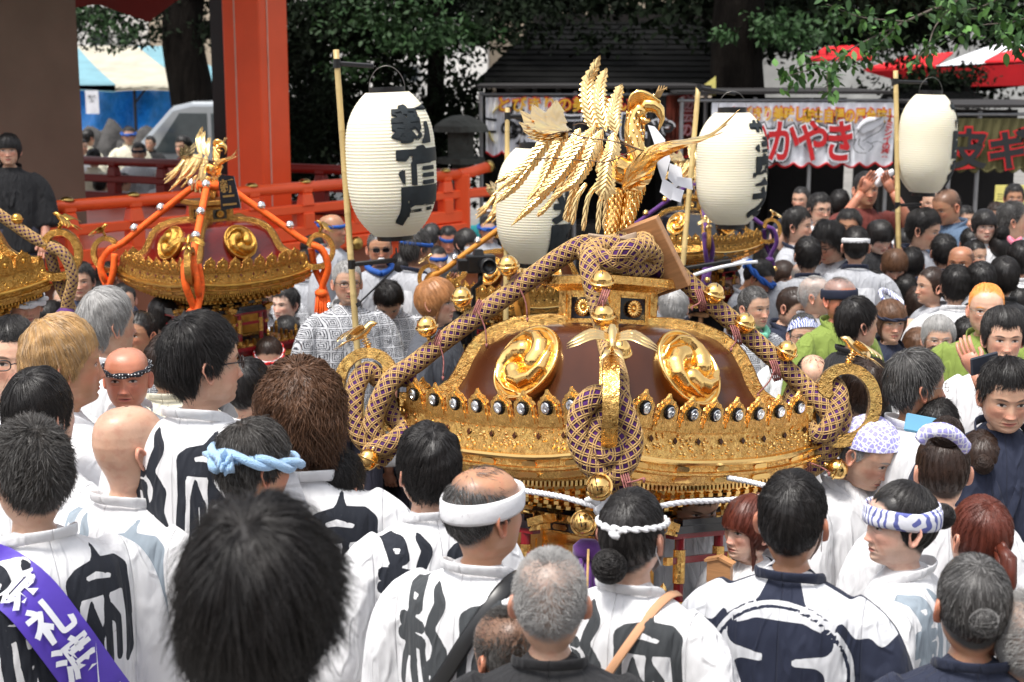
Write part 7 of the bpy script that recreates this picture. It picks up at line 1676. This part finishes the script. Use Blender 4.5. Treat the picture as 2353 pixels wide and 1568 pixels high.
# --- left background: on the stage and in the courtyard
pp(20, 345, 74, 12, 'bob', 'k', 'm', 'black', zt=1.95, Z=9.9, label='person with bobbed hair in a black coat sitting on the shrine stage', grp=GB)
for (x, y, h, f, hr, hcx, c, a, lb) in [
    (296, 312, 40, 18, 'short', 'k', 'cream', ('fat:b',), 'man in a cream robe with a bright blue headband'), (391, 290, 38, -20, 'short', 'k', 'navy', ('hat:n',), 'man in navy with a blue hat beside the van'),
    (451, 296, 36, -40, 'tied', 'k', 'white', (), 'woman in white in front of the van'), (203, 318, 38, 150, 'short', 'k', 'cream', (), 'person in cream turned away near the wall'),
    (216, 365, 44, 176, 'short', 'k', 'cream', (), 'dark haired person in cream behind the red railing'), (319, 352, 44, 4, 'short', 'k', 'grey', ('band:n',), 'man with a dark cap behind the red railing'),
    (420, 338, 46, -30, 'mush', 'k', 'maroon', (), 'person in dark red bowing near the van'), (188, 338, 36, 70, 'short', 'k', 'white', (), 'dark haired person by the dark wall'),
    (345, 330, 32, -10, 'short', 'k', 'black', (), 'person in black behind the capped man'), (232, 425, 44, 170, 'short', 'k', 'cream', (), 'black head between the railings'),
    (372, 408, 40, 150, 'short', 'G', 'grey', (), 'grey haired person seen through the red railings'), (350, 448, 38, 160, 'short', 'w', 'grey', (), 'white haired person low behind the vermilion railing'),
    (709, 278, 38, -62, 'neat', 'G', 'white', (), 'old man in a white shirt by the bushes'), (765, 268, 28, -10, 'short', 'k', 'blue', ('mask',), 'masked person in blue far behind the bushes'),
    (285, 420, 40, 120, 'short', 'k', 'grey', (), 'person in grey between the two railings')]:
    pp(x, y, h, f, hr, hcx, 'm', c, acc=a, label=lb, grp=GB, zt=1.5)

# --- more of the crowd that shows between the others
for (x, y, h, f, hr, hcx, c, a, lb) in [
    (1560, 640, 66, 170, 'short', 'k', 'grey', (), 'dark head behind the top of the timber plaque'), (1600, 690, 78, 12, 'neat', 'k', 'navy', ('glasses',), 'man in glasses below the timber plaque'),
    (1630, 720, 80, 150, 'thin', 'G', 'grey', (), 'thinning grey head beside the upper right rope bell'), (1590, 600, 60, -20, 'short', 'k', 'grey', ('band:b',), 'blue headband behind the leaning bamboo pole'),
    (1772, 602, 74, 172, 'neat', 'k', 'grey', (), 'dark head in grey below the purple ropes'), (1800, 640, 78, 20, 'bob', 'b', 'white', (), 'brown haired woman between two grey coats'),
    (1910, 610, 78, 176, 'short', 'k', 'grey', (), 'round dark head in grey under the fluffy haired man'), (1900, 655, 80, -40, 'neat', 'g', 'navy', (), 'greying man in navy above the navy headband'),
    (1940, 615, 74, 12, 'short', 'k', 'white', ('wire',), 'man with wire glasses below the white headband'), (2080, 560, 66, -12, 'bob', 'k', 'white', (), 'dark bobbed woman just right of the right bamboo pole'),
    (2095, 610, 78, 160, 'short', 'k', 'grey', (), 'dark head in grey right of the long brown hair'), (2110, 705, 84, 176, 'mush', 'b', 'white', (), 'brown head in white below the profile woman'),
    (2076, 672, 80, -170, 'short', 'k', 'grey', (), 'dark head in grey right of the bamboo pole grip'), (2240, 590, 74, 30, 'neat', 'k', 'white', (), 'dark haired man right of the tanned forehead'),
    (2230, 560, 66, 170, 'short', 'k', 'grey', (), 'dark head below the slate blue coat'), (2290, 500, 64, -30, 'short', 'b', 'grey', (), 'brown haired person between the bangs and the grey temples'),
    (1990, 505, 62, -10, 'neat', 'k', 'grey', (), 'dark haired face right under the laughing man'), (2216, 505, 60, 20, 'short', 'k', 'white', (), 'dark haired face left of the woman with bangs'),
    (2330, 455, 60, -10, 'short', 'k', 'grey', (), 'face under the yellow price card'), (1930, 470, 62, 150, 'short', 'k', 'black', (), 'dark head right of the man in glasses under the banner'),
    (1840, 460, 58, -30, 'neat', 'k', 'navy', (), 'dark face beneath the scalloped banner edge'), (2226, 778, 96, 150, 'short', 'k', 'white', (), 'black hair between the grey haired man and the closed eyes'),
    (2000, 800, 92, 165, 'bob', 'k', 'black', (), 'black bob below the man in the black shirt'), (2150, 860, 110, 30, 'mush', 'b', 'white', (), 'brown haired person behind the rimless glasses'),
    (640, 640, 74, 160, 'short', 'k', 'yuk', (), 'dark head under the eave of the orange roped shrine'), (600, 690, 78, 20, 'neat', 'g', 'yuk', (), 'greying man below the maroon roof'),
    (655, 700, 80, -30, 'short', 'k', 'yuk', (), 'dark haired man left of the orange tassel'), (540, 720, 80, 165, 'short', 'b', 'white', (), 'brown head under the orange roped shrine'),
    (925, 620, 74, 170, 'short', 'k', 'grey', (), 'dark head behind the bowing head'), (1005, 600, 66, 20, 'neat', 'k', 'grey', ('band:b',), 'blue headband left of the amber rope'),
    (945, 720, 84, 30, 'short', 'k', 'yuk', (), 'dark haired man in patterned cotton left of the orange blond hair'), (700, 610, 70, 172, 'neat', 'k', 'grey', (), 'dark head in grey right of the orange tassel'),
    (905, 790, 90, 150, 'short', 'k', 'navy', (), 'dark head behind the left golden scroll and rope'), (1250, 760, 80, 160, 'neat', 'k', 'grey', (), 'dark head close behind the lacquer dome'),
    (120, 740, 90, 150, 'short', 'k', 'white', (), 'dark head between the towel man and the grey hair'), (285, 690, 76, 10, 'neat', 'k', 'black', (), 'dark haired face left of the orange rope loop'),
    (475, 760, 88, 168, 'short', 'k', 'white', (), 'dark head left of the tall man below the shrine'), (660, 770, 84, 20, 'bob', 'k', 'black', (), 'black bob above the bowing headband'),
    (250, 640, 70, 160, 'short', 'k', 'navy', (), 'dark head below the left orange loop'), (2330, 830, 110, 168, 'short', 'k', 'white', (), 'black head at the right edge above the navy shirt')]:
    pp(x, y, h, f, hr, hcx, 'mltp'[x % 4] if f < 100 else 'm', c, acc=a, label=lb, grp=GG, zt=1.5)
# ================================================================ SMALL THINGS
# purple sash lettered in white, worn over the shoulder by the man at the left
def sash():
    pts = [(-.02, -.10, 1.40), (.06, -.02, 1.455), (.095, .06, 1.425), (.10, .135, 1.34)]
    root, H, dz, s = HEADM[SASHMAN['label']]
    q = spline(np.array([(.185, -.06, 1.385), (.165, .03, 1.405), (.12, .12, 1.36), (.065, .160, 1.26), (.0, .170, 1.14), (-.07, .165, 1.02), (-.14, .145, .90)]) - (.045, 0, .01), 40); t, a, b = frames(q, up=(0, 1, 0))
    out = a; side = np.cross(t, out); w = .062; rows = [[q[i] + side[i] * u * w + out[i] * (.012 - .008 * abs(u)) for u in np.linspace(-1, 1, 9)] for i in range(40)]; rows = np.array(rows)
    mb = MB(); mb.grid(rows); mb.grid((rows - out[:, None] * .004)[::-1]); o = mb.build('sash', mk('purple_satin', (.075, .035, .40), .38, bump=(9, .5, .01), sheen=.2), root, True); o.location = (0, 0, dz)
    L = np.concatenate([[0], np.cumsum(np.linalg.norm(np.diff(q, axis=0), axis=1))])
    for i, c in enumerate('祭礼渡御'):
        v, f = text_raw(c, .098, .0028); v, f = sliced(v, f, .02, 0); v, f = sliced(v, f, .02, 1); sv = L[0] + .175 + i * .104 - v[:, 1]
        c3 = np.stack([np.interp(sv, L, q[:, k]) for k in range(3)], 1); sd = np.stack([np.interp(sv, L, side[:, k]) for k in range(3)], 1); ou = np.stack([np.interp(sv, L, out[:, k]) for k in range(3)], 1)
        obj('lettering', mesh_data('lettering', c3 + sd * SGN * v[:, :1] + ou * .0155, f if SGN > 0 else f, mk('white_print', (.72, .73, .78), .7), False), o)
SGN = -1
sash()
# collar lettering on the stooping man
root, H, dz, s = HEADM[COLLARMAN['label']]
for i, c in enumerate('NTT新宿'):
    M = Matrix.Translation((-.062 + i * .0065, -.117 - i * .0060, 1.345 - i * .036 + dz)) @ Matrix.Rotation(R(82), 4, 'X'); lettering('lettering', c, .034, BLKI, root, M, bold=.0012)
# camera on a stick in front of the photographer
zc = 6.9; cam_ = empty('video_camera', P(1104, 606, zc), R(12), 'black camera on a stabiliser stick below the middle lantern', 'camera')
bevelled(MB().box((0, 0, 0), (.135, .06, .085)).build('body', BLACKP, cam_), .008, 2); MB().box((-.01, 0, .052), (.05, .05, .03), taper=.7).build('viewfinder', BLACKP, cam_); bevelled(MB().box((-.085, 0, -.004), (.05, .05, .055)).build('side_screen', BLACKP, cam_), .006)
MB().lathe([(.034, 0), (.038, .03), (.036, .07), (.031, .072), (.028, .05), (0, .046)], 24, M=Matrix.Translation((.022, -.03, -.004)) @ Matrix.Rotation(math.pi / 2, 4, 'X')).build('lens', BLACKP, cam_, True)
MB().tube([(.0, 0, -.045), (.0, 0, -.09), (-.03, .03, -.12), (-.03, 0, -.35)], .013, 8).build('stick', BLACKP, cam_, True)
# phone in the raised hand
p = P(2262, 836, 4.75); o = bevelled(MB().box((0, 0, 0), (.060, .010, .105), rot=(R(20), R(80), R(40))).build('phone', mk('phone_case', (.04, .045, .06), .3)), .004); o.location = p; tag(o, 'dark phone held up above the crowd by a raised hand', 'phone')
# cloth in the sweating man's hand, pale tenugui ring on a head, pink ribbon
def rag(name, pts, r, m, label, cat):
    mb = MB(); mb.tube(spline([np.array(P(*q)) - np.array(P(*pts[0])) for q in pts], 26), r, 8, flat=.6); o = mb.build(name, m, None, True); o.location = P(*pts[0]); return tag(o, label, cat)
rag('hand_towel', [(2028, 392, 11.2), (2016, 405, 11.2), (2020, 425, 11.2), (2030, 408, 11.15), (2050, 396, 11.2)], .03, WHITE, 'white towel in the laughing man’s raised hand', 'towel')
rag('twisted_headband', [(2030, 668, 7.9), (2022, 672, 7.85), (2035, 695, 7.8), (2070, 702, 7.8), (2066, 690, 7.9), (2040, 672, 7.95), (2030, 668, 7.9)], .016, SWIRL, 'white and blue printed twisted headband tilted on a dark head', 'headband')
rag('hair_ribbon', [(2330, 556, 9.0), (2318, 548, 8.95), (2330, 560, 8.9), (2345, 550, 8.95), (2334, 560, 8.95)], .018, PINK, 'pink ribbon on piled up black hair at the right', 'ribbon')
rag('hair_cloth', [(2114, 1012, 3.86), (2130, 992, 3.84), (2168, 988, 3.82), (2200, 1004, 3.84), (2222, 1030, 3.88)], .019, LAVC, 'lavender checked cloth tied round a piled up bun', 'hair cloth')
rag('red_hair_cord', [(1437, 1240, 3.42), (1436, 1262, 3.42), (1444, 1285, 3.42), (1452, 1300, 3.42)], .0035, RED, 'thin red cord with a wooden charm on the netted bun', 'charm')
rag('white_pull_rope', [(1590, 634, 7.0), (1640, 618, 7.0), (1700, 606, 7.1), (1740, 602, 7.2)], .008, CORDW, 'white rope stretched beneath the black roofed shrine', 'rope')
o = bevelled(MB().box((0, 0, 0), (.11, .010, .055), rot=(R(-35), R(8), R(-15))).build('folded_cloth', mk('sky_blue_paper', (.12, .32, .48), .8)), .004); o.location = P(2125, 978, 4.2); tag(o, 'sky blue folded cloth on a shoulder at the right', 'cloth')
# the bow of the pale blue towel and the sleeve marks
root, H, dz, s = HEADM['man with a pale blue towel twisted round his greying hair']
g = np.random.default_rng(8); mb = MB()
for k in range(9): a = g.uniform(-1, 1, 3); mb.tube([(-.05 + .01 * a[0], .095, .005), (-.07 + .02 * a[0], .125 + .01 * a[1], .03 + .015 * a[2]), (-.085 + .03 * a[0], .14 + .012 * a[1], .04 + .035 * a[2])], [.006, .016, .014], 7, flat=.3)
o = mb.build('towel_bow', LBLUE, root, True); o.matrix_local = H
